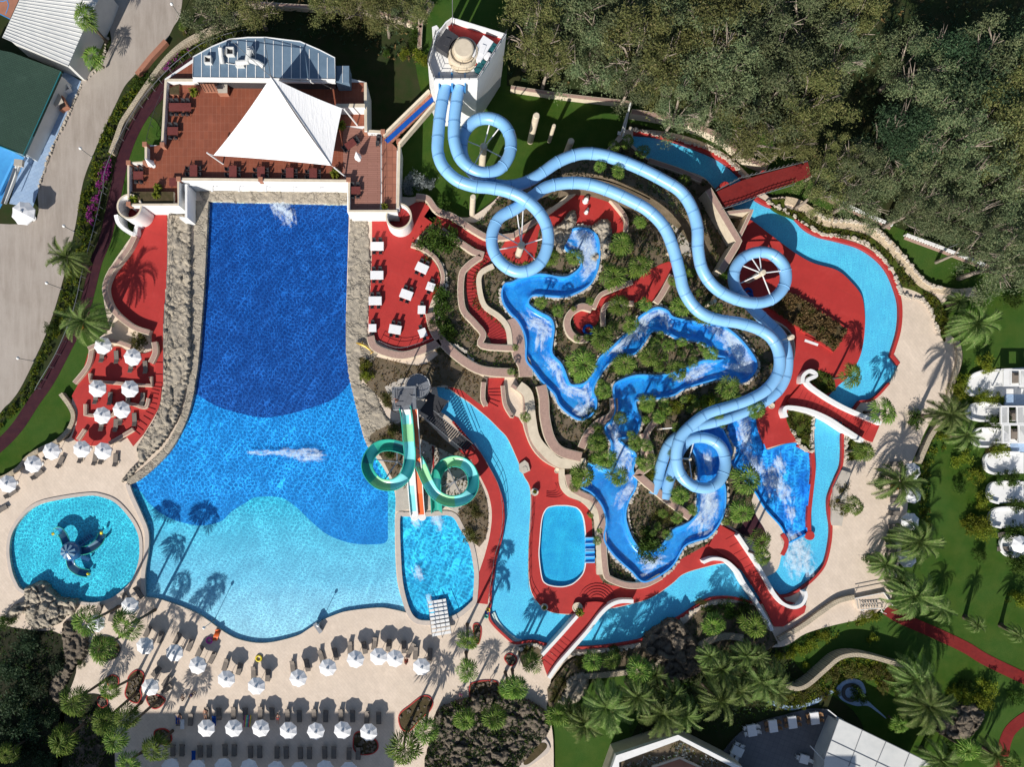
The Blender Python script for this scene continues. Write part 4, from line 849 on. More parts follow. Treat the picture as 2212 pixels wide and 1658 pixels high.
# --- support posts
def post(x0,y0,x1,y1,zt,lb,arms=(),r=.5,m='white'):
    a=Wp(x0,y0,zt); g=Wp(x1,y1,0)
    t=thing('support_post',lb,'post',(a.x,a.y,0))
    b=MB(); b.tube([(a.x,a.y,0),(a.x,a.y,zt-.15),(a.x,a.y,zt)],r,20,rs=[r,r,r*.8]); part(b,'column',C['cream'] if m=='white' else C[m],t,False)
    for (ax,ay,az) in arms:
        e=Wp(ax,ay,az); b=MB(); b.tube([(a.x,a.y,zt-.7),e],.09,6); part(b,'arm',C['white'] if m=='white' else C['metal'],t)
for x,y,h,r,lb,arms in (
 (1159,249,8.5,.48,'tallest white post standing on the slide lawn',()),(1197,271,5.5,.28,'thin white post on the slide lawn',()),(1234,304,5.2,.48,'white post between lawn and flume',()),
 (1045,315,6.8,.52,'white post inside the loop nearest the tower',((998,300,8.5),(1060,258,8.2),(1085,268,7.8),(1094,345,8.3),(1020,365,8.6))),
 (1022,425,8.0,.42,'white post under the left flume above dark lawn',()),(1321,372,5.2,.5,'short white post between the two flumes',()),
 (1127,528,6.5,.5,'white post inside the second flume loop',((1130,452,6.8),(1115,445,6.8),(1175,515,7.6),(1165,570,7.2),(1072,540,7.2),(1070,500,7.0))),
 (1650,588,6.0,.42,'white post inside the right flume loop',((1622,555,4.5),(1606,575,4.2),(1690,585,4.8),(1665,640,5.2),(1600,612,4.0),(1640,548,4.6))),
 (1712,728,4.6,.4,'leaning white post by the island deck wall',((1690,735,3.6),)),(1492,993,3.0,.22,'thin white post inside the lowest flume loop',((1465,990,3.2),(1495,1040,2.6),(1500,950,2.2))),
 (1430,927,2.8,.14,'thin white bracket left of the lower flume',((1452,925,3.4),)),(1545,650,4.5,.3,'short white post under the middle flume',()),(1462,532,5,.3,'short post beside the steep flume bend',())):
    post(x,y,x,y,h,lb,arms,r)
# ================= COLOURED SLIDES
PZ=8.2
a=Wp(875,862,PZ); st=thing('slide_platform','grey metal launch platform with spiral stair for the coloured slides','platform',(a.x,a.y,.5))
b=MB(); b.prism([smooth(G('12 1180,40! 1380,30! 1385,225! 1195,235!'))],PZ,PZ-.3); b.prism([smooth(G('12 1195,50! 1360,50! 1340,180! 1205,220!'))],PZ+.03,PZ,1); part(b,'deck',[C['metal'],C['greytile']],st)
for x,y in ((1185,45),(1380,35),(1385,220),(1195,230)):
    v=Wp(OX[1]+x/4,OY[2]+y/4,PZ); b=MB(); b.tube([(v.x,v.y,.5),(v.x,v.y,PZ)],.11,8); part(b,'leg',C['metal'],st)
b=MB(); q=[Wp(OX[1]+x/4,OY[2]+y/4,PZ) for x,y in ((1235,232),(1190,235),(1180,40),(1380,30),(1385,225))]
for z in (.5,1.0): 
    for u,v in zip(q,q[1:]): b.tube([(u.x,u.y,PZ+z),(v.x,v.y,PZ+z)],.04,5)
part(b,'guard_rail',C['metal'],st)
v=Wp(902,833,PZ)
b=MB()
for k in range(46):
    g=k*R(24); h=(k+1)*R(24); z=.6+k*.168
    b.add([(v.x+.15*math.cos(g),v.y+.15*math.sin(g),z),(v.x+1.75*math.cos(g),v.y+1.75*math.sin(g),z),(v.x+1.75*math.cos(h),v.y+1.75*math.sin(h),z),(v.x+.15*math.cos(h),v.y+.15*math.sin(h),z)],[(0,1,2,3)])
    b.tube([(v.x+1.75*math.cos(g),v.y+1.75*math.sin(g),z+1),(v.x+1.75*math.cos(h),v.y+1.75*math.sin(h),z+1.17)],.05,5,cap=False)
b.tube([(v.x,v.y,.5),(v.x,v.y,PZ+1)],.14,8); part(b,'spiral_steps',C['metal'],st)
b=MB(); b.prism([smooth(G('12 1110,30! 1250,-40! 1420,-60! 1480,0! 1440,240! 1300,300! 1180,180!'))],.66,.5); tag(b.build('platform_base',C['kerb']),'pale concrete base under the spiral stair','base')
b=MB(); b.prism([smooth(G('12 1400,470! 1480,510! 1700,620! 1850,800! 1870,900! 1740,1130! 1640,1060! 1500,1060! 1210,1110! 1205,900! 1270,650! 1240,560!'))],.60,.45); b.prism([smooth(G('12 1520,540! 1535,545! 1540,760! 1525,760!'))],.62,.6,1)
tag(b.build('slide_apron',[C['kerb'],C['redstep']],org=None),'pale concrete apron under the coloured slides','paving',kind='structure')
# walkway to the platform
wk=thing('metal_walkway','dark metal walkway and stair crossing beside the coloured slides','walkway',Wp(940,870,0))
b=MB(); b.band(smooth(G('12 1400,40! 1560,165!'),False),18,4.0,3.85); b.prism([smooth(G('12 1410,240! 1520,90! 1660,155! 1580,265! 1520,300!'))],4.03,3.85); part(b,'landing',C['chair'],wk)
p=G('12 1500,270! 1840,560!'); b=MB(); n=22; (x0,y0),(x1,y1)=nums(p[0]),nums(p[1])
for k in range(n):
    t=k/n; z=4.0-3.3*t; u=(x0+(x1-x0)*t,y0+(y1-y0)*t); v=(x0+(x1-x0)*(t+.8/n),y0+(y1-y0)*(t+.8/n)); b.band([u,v],24,z,z-.08)
part(b,'stair_treads',C['chair'],wk)
for o_ in (-12,12):
    b=MB(); dx,dy=y1-y0,-(x1-x0); q=math.hypot(dx,dy); dx,dy=dx/q*o_,dy/q*o_
    for h in (.1,.6,1.1): b.tube([Wp(x0+dx,y0+dy,4+h),Wp(x1+dx,y1+dy,.7+h)],.045,5)
    part(b,'handrail',C['metal'],wk)
for x,y in ((1420,240),(1660,155),(1580,265),(1520,90),(1480,60)):
    v=Wp(OX[1]+x/4,OY[2]+y/4,4); b=MB(); b.tube([(v.x,v.y,0),(v.x,v.y,5.0)],.08,6); part(b,'leg',C['metal'],wk)
def halfpipe(W,r,mats,parent,secl,name='section',flat=False):
    """open trough of several coloured sections"""
    n=len(W); prof=[]
    if flat: prof=[(-r,.42),(-r*.93,.1),(-r*.85,0),(r*.85,0),(r*.93,.1),(r,.42)]
    else:
        for k in range(13): g=R(-180+k*15); prof.append((r*math.cos(g),r*math.sin(g)+.15*0))
    fr=[]
    for i in range(n):
        d=(W[min(i+1,n-1)]-W[max(i-1,0)]).normalized(); a=d.cross(Vector((0,0,1))).normalized(); u=a.cross(d).normalized(); fr.append((W[i],a,u))
    i=0;k=0
    while i<n-1:
        j=min(n-1,i+secl); b=MB(); m=len(prof)
        for q in range(i,j+1):
            c_,a,u=fr[q]; b.v+=[tuple(c_+a*x+u*z) for x,z in prof]
        for q in range(j-i):
            for s_ in range(m-1): b.f.append((q*m+s_,q*m+s_+1,(q+1)*m+s_+1,(q+1)*m+s_)); b.m.append(0)
        part(b,name,mats[k%len(mats)],parent,not flat); i=j; k+=1
    for e in (0,-1):
        b=MB(); b.tube([c_+a*prof[e][0]+u*prof[e][1] for c_,a,u in fr],.075,6); part(b,'rim',C['green'] if not flat else C['white'],parent)
p=resample(smooth(G('12 1285,205 1300,280 1312,400 1320,520 1328,620 1318,720 1280,810 1215,865 1150,882 1060,865 990,800 958,715 985,620 1050,555 1140,535 1230,550 1310,585 1380,640 1430,730 1480,850 1545,955 1630,1010 1720,1020 1810,990 1865,920 1878,840 1855,760 1800,700 1720,675 1640,695 1580,750 1555,830 1550,920 1555,1020 1560,1125'),False,10),3.5)
n=len(p); f=mono([(0,8.0),(.3,6.0),(.5,4.3),(.56,3.9),(.85,2.2),(1,.75)])
W_=[Wp(q[0],q[1],f(i/(n-1))+.5) for i,q in enumerate(p)]
gs=thing('green_spiral_slide','open green and teal spiral slide with two loops beside the wave pool','water slide',(W_[0].x,W_[0].y,.5))
halfpipe(W_,.80,[C['cyan'],C['lgreen'],C['cyan'],C['teal'],C['cyan'],C['lgreen'],C['green'],C['teal'],C['green'],C['teal'],C['cyan'],C['lgreen']],gs,11)
for (px,py,zt,arms,lb) in ((857,999,5.6,((807,993,5.6),(830,1039,5.3),(858,978,5.0),(878,1010,6.0)),'grey post inside the left green loop'),(982,1042,4.0,((968,1012,3.2),(1010,1026,3.0),(996,1070,3.6),(957,1064,3.0),(955,1051,2.8)),'grey post inside the right green loop'),(914,978,5.4,((897,965,5.6),),'short grey post between straight and spiral slides')):
    post(px,py,px,py,zt,lb,arms,.17,'metal')
ss=thing('straight_slide','two lane straight slide with one orange and one cyan lane','water slide',Wp(900,960,.5))
for cx0,cx1,ms in ((1290,1365,[C['white'],C['cyan'],C['white'],C['cyan']]),(1362,1430,[C['orange']])):
    q=resample(smooth(G('12 %d,215 %d,500 %d,800 %d,1000 %d,1150'%(cx0,cx0+(cx1-cx0)*.3,cx0+(cx1-cx0)*.62,cx0+(cx1-cx0)*.82,cx1)),False,8),3.5)
    m_=len(q); ff=mono([(0,8.0),(.2,6.6),(.35,5.6),(.5,4.0),(.8,1.4),(1,.7)])
    W2=[Wp(v[0],v[1],ff(i/(m_-1))) for i,v in enumerate(q)]
    halfpipe(W2,.52,ms,ss,16,'lane',True)
for x,y in ((1300,1140),(1330,1142),(1400,1142),(1430,1140)):
    pass
b=MB()
for x in (896,912): a=Wp(x,1117,.5); b.lathe((a.x,a.y,.5),[(.62,0),(.62,.14),(.5,.16),(0,.16)],16)
part(b,'end_lip',C['white'],ss)
# ================= BRIDGES
def bridge(name,label,deck,walls,zd=1.0,zw=1.9,stepn=0,dm='red',wm='white'):
    D=smooth(G(deck)); x=sum(p[0] for p in D)/len(D); y=sum(p[1] for p in D)/len(D)
    t=thing(name,label,'footbridge',Wp(x,y,0)); b=MB(); b.prism([D],zd,zd-.35); part(b,'deck',C[dm],t)
    for s,wd in walls:
        b=MB(); b.band(smooth(G(s),False),wd,zw,.1); part(b,'side_wall',C[wm],t)
    return t
b1=bridge('footbridge','red footbridge with white walls at the lower river entrance','23 565,345! 640,235! 740,230 850,250! 790,300 640,460 500,640 400,760 310,885! 255,730! 420,520',[('23 565,355! 420,520 262,692!',7),('23 1050,228 940,228 850,262 760,345 650,490 500,660 400,775 320,890',8)],1.0,1.8)
b2=bridge('footbridge','red footbridge with white railing walls over the lower right river','P 1531,1180! 1556,1135! 1592,1155! 1625,1205 1660,1260 1700,1300! 1742,1310! 1738,1325! 1692,1355! 1673,1355! 1640,1290 1600,1230 1570,1205',[('22 1950,1310! 2110,1550! 33 0,60 55,160 130,245 220,280 295,255 330,190 325,140',7),('22 1655,1550 1740,1520 1850,1540 1950,1630 23 2000,60 2100,210 2212,400 33 40,480',7)],1.0,1.9)
b3=bridge('footbridge','red stepped footbridge with curved white walls in the right centre','32 170,150! 310,-10! 480,130 720,250 975,345! 905,510! 820,470 600,310 420,270 200,200!',[('31 300,1656 310,1590 370,1550 420,1590 32 340,-10 480,105 650,205 840,290 980,348',8),('32 160,295 145,240 180,210 350,235 520,305 660,395 825,500',9)],1.0,1.9)
for t_,seg,k_ in ((b1,'23 480,560! 290,800!',7),(b2,'P 1580,1160! 1650,1290!',8),(b3,'32 280,110! 900,430!',16)):
    (xa,ya),(xb,yb)=[nums(v) for v in G(seg)]
    b=MB()
    for k in range(k_):
        t=k/k_; x,y=xa+(xb-xa)*t,ya+(yb-ya)*t; d=math.hypot(xb-xa,yb-ya); nx,ny=-(yb-ya)/d,(xb-xa)/d
        b.band([(x-nx*14,y-ny*14),(x+nx*14,y+ny*14)],1.2,1.05,.95)
    part(b,'step_edge',C['redstep'],t_)
b4=thing('footbridge','red footbridge with shade-dark painted deck and dark railings at the upper river','footbridge',Wp(1650,400,0))
b=MB(); b.prism([smooth(G('P 1549,414! 1600,391! 1659,373! 1745,350! 1752,380! 1716,394! 1659,413! 1600,434! 1558,450!'))],3.0,2.7); part(b,'deck',C['redpath'],b4)  # deck takes a darker red that stands in for deep shade
for s in ('P 1547,412! 1600,384! 1659,370! 1745,348!','P 1558,452! 1600,440! 1659,416! 1716,399!'):
    b=MB(); q=smooth(G(s),False)
    for h in (.5,1.0): b.tube([Wp(x,y,3.0+h) for x,y in q],.05,5)
    for x,y in resample(q,10): v=Wp(x,y,3); b.tube([(v.x,v.y,3),(v.x,v.y,4)],.04,4)
    part(b,'railing',C['metal'],b4)
for x,y in ((1650,378),(1566,402)):
    v=Wp(x,y,2.6); b=MB(); b.lathe((v.x,v.y,.1),[(.7,0),(.7,2.5),(0,2.5)],16); part(b,'pier',C['red'],b4)
# ================= LEFT EDGE BUILDINGS
lb_=thing('white_roof_shed','shed with white corrugated roof at the top left','building',Wp(100,60,0))
RW='P 60,-40! 5,80! 147,142! 178,70! 212,0! 225,-40!'
b=MB(); b.prism([smooth(G(RW))],5.5,5.3)
for k in range(19):
    t=k/18; xa,ya=38-34*t*1.0,2+76*t
    pass
ax,ay=60,-40
for k in range(22):
    t=k/21; p0=(60-55*t,-40+120*t); p1=(225-78*t,-40+182*t); b.band([p0,p1],1.0,5.58,5.5)
part(b,'roof',C['roofw'],lb_)
b=MB(); b.prism([smooth(G('P 70,-36! 12,78! 143,134! 205,0! 218,-36!'))],5.3,0); part(b,'wall',C['roofw'],lb_)
gb=thing('green_roof_building','low building with dark green shingled roof at the left edge','building',Wp(40,230,0))
b=MB(); b.prism([smooth(G('P -60,90! 0,108! 25,113! 132,153! 132,160! 52,334! 0,315! -60,290!'))],4.0,3.7); part(b,'roof',C['roofg'],gb)
b=MB(); b.band(smooth(G('P 131,155! 50,335! -60,292!'),False),1.5,4.1,3.6); part(b,'roof_edge',C['teal'],gb)
b=MB(); b.prism([smooth(G('P -60,95! 20,116! 126,158! 49,328! -60,285!'))],3.7,0); part(b,'wall',C['roofw'],gb)
ST('blue_paving','P 138,155! 150,160! 175,175! 160,215 135,265 112,320 92,375 82,414! 70,450! 20,440! 52,335!',.08,-.3,C['bluepave'],'pale blue paved strip beside the green roof',cat='paving')
ST('blue_floor','P -60,285! 52,340! 45,370! 0,450! -60,470!',.10,-.3,C['bluefloor'],'bright blue floor at the left edge',cat='paving')
ST('play_court','P -60,-60! 62,-60! 40,0! 22,40! -60,5!',.09,-.3,C['terra'],'brown play court with blue lines in the top left corner',cat='court')
b=MB()
for s in ('P -20,28! 0,30! 22,41!','P 10,-10 18,10 12,30','P -10,0 8,2 20,-8'): b.band(smooth(G(s),False),1.6,.12,.09)
tag(b.build('court_lines',C['bluefloor'],org=None),'bright blue lines on the brown play court','markings',kind='structure')
b=MB(); 
for s,wd,z in (('P 100,250! 128,168! 146,172!',9,.6),('P 60,350! 98,262!',8,.6)): b.band(smooth(G(s),False),wd,z,.05)
tag(b.build('low_wall',C['bluepave']),'pale blue low wall along the green roofed building','wall')
for i,(x,y,rz,w_,d_,lb) in enumerate(((132,222,-62,2.0,1.4,'pink framed cushioned swing seat on the blue paving'),(140,186,-62,1.6,1.1,'small white bench seat on the blue paving'))):
    v=Wp(x,y,.8); t=thing('bench',lb,'seat',(v.x,v.y,.08),R(rz))
    def lbx(c,d,m,nm): b=MB(); b.box(c,d); me=b.mesh(nm,m); return child(nm,me,t)
    lbx((0,0,.5),(w_*.9,d_*.8,.25),C['wicker'],'seat'); lbx((0,d_/2,.8),(w_,.15,.8),C['terra'] if i==0 else C['white'],'backrest'); lbx((w_/2,0,.45),(.12,d_,.9),C['terra'] if i==0 else C['white'],'armrest'); lbx((-w_/2,0,.45),(.12,d_,.9),C['terra'] if i==0 else C['white'],'armrest')
    if i==0: lbx((0,0,1.9),(w_*.95,d_,.08),C['kerb'],'canopy')
sl_=thing('children_slide','small grey and blue play slide at the left edge','slide',Wp(15,400,.1))
for nm,s,wd,z1,z0,m in (('lane','P 6,438! 38,356!',8,2.6,.2,'roofw'),('lane','P -5,420! 28,350!',5,2.4,.2,'bluefloor'),('platform','P 30,350! 48,352!',14,2.7,2.5,'kerb'),('rail','P 2,440! 30,362!',1.5,3.0,2.2,'metal')):
    b=MB(); b.band(smooth(G(s),False),wd,(lambda t,a=z0,c=z1:a+.5+(c-a-.5)*t),(lambda t,a=z0,c=z1:a+(c-a-.5)*t)); part(b,nm,C[m],sl_)
# ================= RIGHT CABANAS
for i,(s,lb) in enumerate((('31 2212,1520! 1900,1540! 1780,1580 1725,1656 32 1720,50 1770,100 1850,110! 2040,110! 2212,110!','topmost rounded white cabana floor at the right edge'),('32 2010,180! 1850,170 1760,190 1730,240 1760,300 1850,325! 2030,325! 2212,330!','second rounded white cabana floor from the top'),('32 2030,400! 1900,390 1820,400 1780,460 1790,520 1850,548! 2070,548! 2212,548!','third rounded white cabana floor from the top'),('32 2212,600! 1980,598 1900,620 1880,680 1900,750 1970,783 2100,780! 2212,780!','fourth rounded white cabana floor from the top'),('32 2212,850! 2000,855 1930,880 1908,945 1930,1010 2000,1038! 2212,1030!','fifth rounded white cabana floor from the top'),('32 2212,1075! 2020,1078 1945,1110 1925,1165 1945,1225 2020,1250! 2212,1250!','sixth rounded white cabana floor from the top'),('32 2212,1320! 2100,1310 2040,1340 2018,1400 2040,1460 2100,1500 2212,1490!','lowest rounded white cabana floor at the right edge'))):
    b=MB(); b.prism([smooth(G(s))],.25,0); cf=tag(b.build('cabana_floor',C['white']),lb,'patio')
    b=MB(); L=smooth(G(s)); k0=max(range(len(L)),key=lambda k:L[k][0]+(1e3 if L[k][0]>2205 and L[k-1][0]<2205 else 0)); Q=[q for q in L[k0:]+L[:k0] if q[0]<2205]; b.band(Q,4,.75,.25); b.build('low_wall',C['white'],cf)
for i,(x0,y0,x1,y1,lb) in enumerate(((2040,-116,2212,20,'uppermost white slatted pergola at the right edge'),(2015,200,2212,350,'middle white slatted pergola with seat'),(2030,360,2212,515,'lowest white slatted pergola with seat'))):
    xa,ya,xb,yb=OX[3]+x0/4,OY[2]+y0/4,OX[3]+x1/4+20,OY[2]+y1/4
    v=Wp((xa+xb)/2,(ya+yb)/2,0); t=thing('pergola',lb,'pergola',(v.x,v.y,.25))
    b=MB(); z=2.7
    b.band([(xa,ya),(xb,ya)],3,z,z-.25); b.band([(xa,yb),(xb,yb)],3,z,z-.25); b.band([(xa+1,ya),(xa+1,yb)],2.5,z+.02,z-.22); b.band([(xa+16,ya),(xa+16,yb)],2,z+.02,z-.22); b.band([(xa+36,ya),(xa+36,yb)],2,z+.02,z-.22); part(b,'frame',C['white'],t)
    for o_ in (1,37):
        b=MB()
        for k in range(17): y=ya+2+(yb-ya-4)*k/16; b.band([(xa+o_+1,y),(xa+o_+13,y)],1.1,z,z-.1)
        part(b,'slats',C['white'],t)
    for (x,y) in ((xa+2,ya+1),(xa+2,yb-1),(xb-2,ya+1),(xb-2,yb-1)):
        v=Wp(x,y,z); b=MB(); b.box((v.x,v.y,1.4),(.16,.16,2.4)); part(b,'post',C['white'],t)
    b=MB(); v=Wp(xa+27,(ya+yb)/2,.8); b.box((v.x,v.y,.5),(1.0,1.6,.4)); b.box((v.x,v.y+.5,.9),(1.0,.5,.4)); part(b,'daybed',C['wicker'],t)
    b=MB(); b.prism([[(xa+66,ya-2),(xa+120,ya-2),(xa+120,yb+2),(xa+66,yb+2)]],3.2,.2); part(b,'wall',C['white'],t)
b=MB(); b.prism([smooth(G('32 2050,95! 2300,95! 2300,190! 2050,190!'))],.3,0); b.prism([smooth(G('32 2090,520! 2300,515! 2300,600! 2110,590!'))],.3,0); tag(b.build('patio',C['bluepave']),'pale paved patio between the right pergolas','patio')
# ================= BOTTOM BUILDINGS
hx=thing('hexagonal_building','hexagonal building with white parapet and roof garden at the bottom','building',Wp(1450,1640,0))
HO='23 780,1900! 900,1560! 1435,1382! 2000,1670! 2200,1900!'; HI='23 930,1900! 925,1620! 1450,1425! 1960,1690! 2100,1900!'; HG='23 1200,1900! 1210,1650! 1450,1570! 1640,1660! 1700,1900!'
b=MB(); b.prism([smooth(G(HO))],3.9,0); part(b,'wall',C['cream'],hx)
b=MB(); b.prism([smooth(G(HO)),smooth(G(HI))],4.7,3.9); part(b,'parapet',C['white'],hx)
b=MB(); b.prism([smooth(G(HI))],3.95,3.9); part(b,'roof_garden',C['gsoil'],hx)
b=MB(); b.prism([smooth(G(HG))],4.2,3.9,1,1); b.prism([smooth(G(HG)[:] if 0 else G('23 1225,1900! 1235,1665! 1450,1592! 1620,1672! 1680,1900!'))],4.23,4.2); part(b,'roof_floor',[C['terra'],C['cream']],hx)
ST('grey_terrace','23 1700,1700! 1930,1400 2120,1280 33 150,1210 350,1160 520,1160! 610,1240! 480,1656! 400,1760! 23 2000,1800!',.2,0,C['greytile'],'grey tiled dining terrace at the bottom',cat='terrace')
cr_=thing('white_panel_roof','white panelled roof in the lower right corner','building',Wp(1880,1600,0))
b=MB(); b.prism([smooth(G('33 615,1242! 1430,1638! 1360,1800! 480,1800! 490,1590!'))],4.2,4.0)
for (xa,ya,xb,yb) in ((818,1340,700,1656),(1022,1440,930,1656),(1225,1540,1180,1656),(615,1242,1430,1638),(615,1242,490,1590),(550,1430,1100,1690),(515,1540,800,1656)):
    b.band(G('33 %d,%d %d,%d'%(xa,ya,xb,yb)),1.3,4.27,4.15,1)
part(b,'roof',[C['roofw'],C['metal']],cr_)
b=MB(); b.prism([smooth(G('33 640,1300! 1360,1640! 1300,1800! 500,1800! 520,1590!'))],4.0,0); part(b,'wall',C['roofw'],cr_)
b=MB(); b.band(smooth(G('33 370,1480! 500,1620!'),False),1.5,3.0,2.8); b.band(smooth(G('33 520,1165! 615,1240!'),False),2,3.5,3.3); part(b,'beam',C['white'],cr_)
# hotel wings just outside the frame (they shade the bottom of the picture)
def block(px0,px1,pyt,h,lb,name='hotel'):
    L_=h/math.tan(R(SUN_EL)); sx,sy=math.sin(R(SUN_AZ))*L_,math.cos(R(SUN_AZ))*L_
    a=Wp(px0,pyt,.5); c=Wp(px1,pyt,.5)
    t=thing(name,lb,'building',((a.x+c.x)/2-sx,a.y-sy-6,0)); b=MB(); b.wprism([(a.x-sx,a.y-sy),(a.x-sx,a.y-sy-14),(c.x-sx,a.y-sy-14),(c.x-sx,a.y-sy)],h,0); part(b,'wall',C['cream'],t)
    b=MB(); b.wprism([(a.x-sx-.3,a.y-sy+.3),(a.x-sx-.3,a.y-sy-14.3),(c.x-sx+.3,a.y-sy-14.3),(c.x-sx+.3,a.y-sy+.3)],h+.3,h); part(b,'roof',C['roofw'],t)
    b=MB()
    n=int((c.x-a.x)/3.5)
    for f_ in range(int(h/3)):
        for k in range(n): b.box((a.x-sx+1.7+k*3.5,a.y-sy+.01,1.6+f_*3),(1.4,.12,1.5))
    part(b,'windows',C['teal'],t)['kind']='stuff'
block(-150,850,1540,24,'long cream hotel wing standing below the bottom left frame')
block(1378,1850,1540,24,'cream hotel wing standing below the bottom right frame')
# ================= RAPIDS
CH='''21 450,430 475,500 560,540 600,640 500,730 400,740 250,715 100,740 0,785 11 2150,800 2125,870 2140,960 2200,1050 21 50,1110 100,1200 125,1300 125,1450 190,1540 265,1640 22 370,90 410,180 490,260 580,312 650,300 715,235 728,150 700,60 21 750,1600 840,1480 930,1420 1060,1400 1150,1290 1220,1200 1340,1220 1450,1270 1600,1290 1700,1340 1760,1410 1855,1435 1790,1462 1650,1465 1500,1530 1300,1590 1080,1590 920,1645 22 882,40 890,150 895,240 860,320 810,370 820,440 865,520 850,620 880,700 830,750 720,705 655,705 670,800 600,890 680,940 740,1000 790,1080 820,1200 800,1350 870,1470 960,1560 1040,1630 23 1110,45 1180,50 22 1310,1640 1400,1560 1490,1410 1600,1360 1700,1325 1790,1215 1838,1080 1840,900 1800,790 1830,680 1900,600 1830,420! 1760,330! 1660,410 1600,470 1565,560 1595,650 1612,720 1615,830 1612,950 1600,1120 1555,1190 1480,1235 1390,1275 1300,1400 1200,1460 1110,1440 1040,1350 990,1220 980,1120 1010,1010 1060,920 1075,830 1042,750 1070,640 1040,580 980,540 925,480 1050,460 1100,380 1110,310 1080,240 1065,160 1110,142 1250,132 1400,100 1480,50 1650,-5 1800,-40 21 1940,1645 2030,1635 2100,1550 2112,1480 2060,1385 1960,1265 1850,1180 1750,1150 1600,1130 1400,1090 1340,1030 1260,1005 1180,1035 1090,1100 1065,1190 980,1240 880,1335 800,1400 740,1470 715,1560 640,1650 22 590,15! 530,20! 21 490,1650 430,1500 345,1400 350,1280 360,1180 330,1095 230,1040 140,970 180,895 320,900 480,900 650,820 720,720 750,600 755,500 740,400 700,350 640,320 520,330'''
ch=smooth(G(CH),True,4)
b=MB(); cell=2.6; xs=[p[0] for p in ch]; ys=[p[1] for p in ch]; x0,y0=min(xs),min(ys)
seg=[(ch[i][0],ch[i][1],ch[(i+1)%len(ch)][0],ch[(i+1)%len(ch)][1]) for i in range(len(ch))]
def dist(x,y):
    m=9e9
    for ax,ay,bx,by in seg:
        if abs(ax-x)>30 or abs(ay-y)>30: continue
        dx,dy=bx-ax,by-ay; t=max(0,min(1,((x-ax)*dx+(y-ay)*dy)/(dx*dx+dy*dy+1e-9))); q=(ax+dx*t-x)**2+(ay+dy*t-y)**2
        if q<m: m=q
    return math.sqrt(m)
idx={}
ny=int((max(ys)-y0)/cell)+2
for i in range(int((max(xs)-x0)/cell)+2):
    # scanline crossings
    xm=x0+(i+.5)*cell; cr=sorted(ay+(by-ay)*(xm-ax)/(bx-ax) for ax,ay,bx,by in seg if (ax>xm)!=(bx>xm))
    for lo,hi in zip(cr[::2],cr[1::2]):
        for j in range(int((lo-y0)/cell),int((hi-y0)/cell)+1):
            q=[]
            for a,c_ in ((i,j),(i,j+1),(i+1,j+1),(i+1,j)):
                if (a,c_) not in idx:
                    x,y=x0+a*cell,y0+c_*cell; d=min(dist(x,y),14); ins_=inside(x,y,ch)
                    z=1.40-(.70*(1-(1-min(1,d/12))**2) if ins_ else 0); idx[(a,c_)]=len(b.v); b.v.append(tuple(Wp(x,y,z)))
                q.append(idx[(a,c_)])
            b.f.append(tuple(q)); b.m.append(0)
tag(b.build('rapids_channel',C['chan'],smooth_=True,org=None),'blue lined channel of the rapids','channel',kind='structure')
b=MB(); b.prism([outset(ch,2.2),outset(ch,-1.2)],1.45,.5); tag(b.build('rapids_lip',M('light blue lip',(.06,.33,.80),(.04,.28,.74),.8,.35,.5,stain=.4),org=None),'light blue raised lip of the rapids channel','channel',kind='structure')
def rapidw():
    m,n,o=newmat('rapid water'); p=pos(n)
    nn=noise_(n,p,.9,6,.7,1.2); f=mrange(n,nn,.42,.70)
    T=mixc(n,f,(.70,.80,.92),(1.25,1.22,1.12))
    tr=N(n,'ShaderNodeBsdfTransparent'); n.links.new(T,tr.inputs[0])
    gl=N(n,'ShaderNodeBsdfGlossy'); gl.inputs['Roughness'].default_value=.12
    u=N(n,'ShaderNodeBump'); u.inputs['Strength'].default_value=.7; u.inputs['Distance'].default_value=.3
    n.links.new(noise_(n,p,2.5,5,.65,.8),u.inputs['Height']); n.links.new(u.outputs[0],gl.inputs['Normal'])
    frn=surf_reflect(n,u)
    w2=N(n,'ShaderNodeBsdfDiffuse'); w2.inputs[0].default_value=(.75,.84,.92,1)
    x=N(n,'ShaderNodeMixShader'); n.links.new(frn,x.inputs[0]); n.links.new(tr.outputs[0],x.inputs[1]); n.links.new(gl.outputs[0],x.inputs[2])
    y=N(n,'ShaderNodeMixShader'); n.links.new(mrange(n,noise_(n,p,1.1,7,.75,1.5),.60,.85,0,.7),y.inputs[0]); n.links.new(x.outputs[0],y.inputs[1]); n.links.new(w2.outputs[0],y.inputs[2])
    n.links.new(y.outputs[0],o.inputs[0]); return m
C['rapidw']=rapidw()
sheet('rapids_water',outset(ch,-1.0),1.02,C['rapidw'],'fast blue water in the rapids channel')
FO='''21 600,350,170 640,450,150 650,560,90 650,690,70 240,1160,110 260,1260,80 340,1490,70 400,1590,70 1180,1070,110 1120,1140,90 1310,1090,70 950,1310,90 1050,1230,80 900,1350,60 1830,1230,110 1900,1290,110 1990,1440,130 1960,1520,80 1620,1560,90 1500,1600,60
22 500,70,70 640,120,80 620,220,80 560,60,60 880,420,90 950,640,120 940,560,80 1690,1110,140 1700,1000,110 1620,1180,80 1230,1540,80 1190,1590,60 980,960,90 1700,690,70 300,400,1 430,1100,100 350,1160,70 560,1380,70 560,1480,60'''
FO_LOW='''22 2000,300,80 2005,400,80 2010,500,80 2080,690,90 2130,740,80 32 40,850,120 130,930,100 100,700,70 200,1130,60 240,1400,110 290,1480,130 220,1560,110 340,1600,80 12 1570,1200,70 1560,1140,50 1380,1180,60 390,610,100 460,640,80 250,605,60 120,600,55 0,600,50 1400,1640,60 11 230,160,95 290,210,70 170,130,60 13 1500,230,50 880,0,1'''
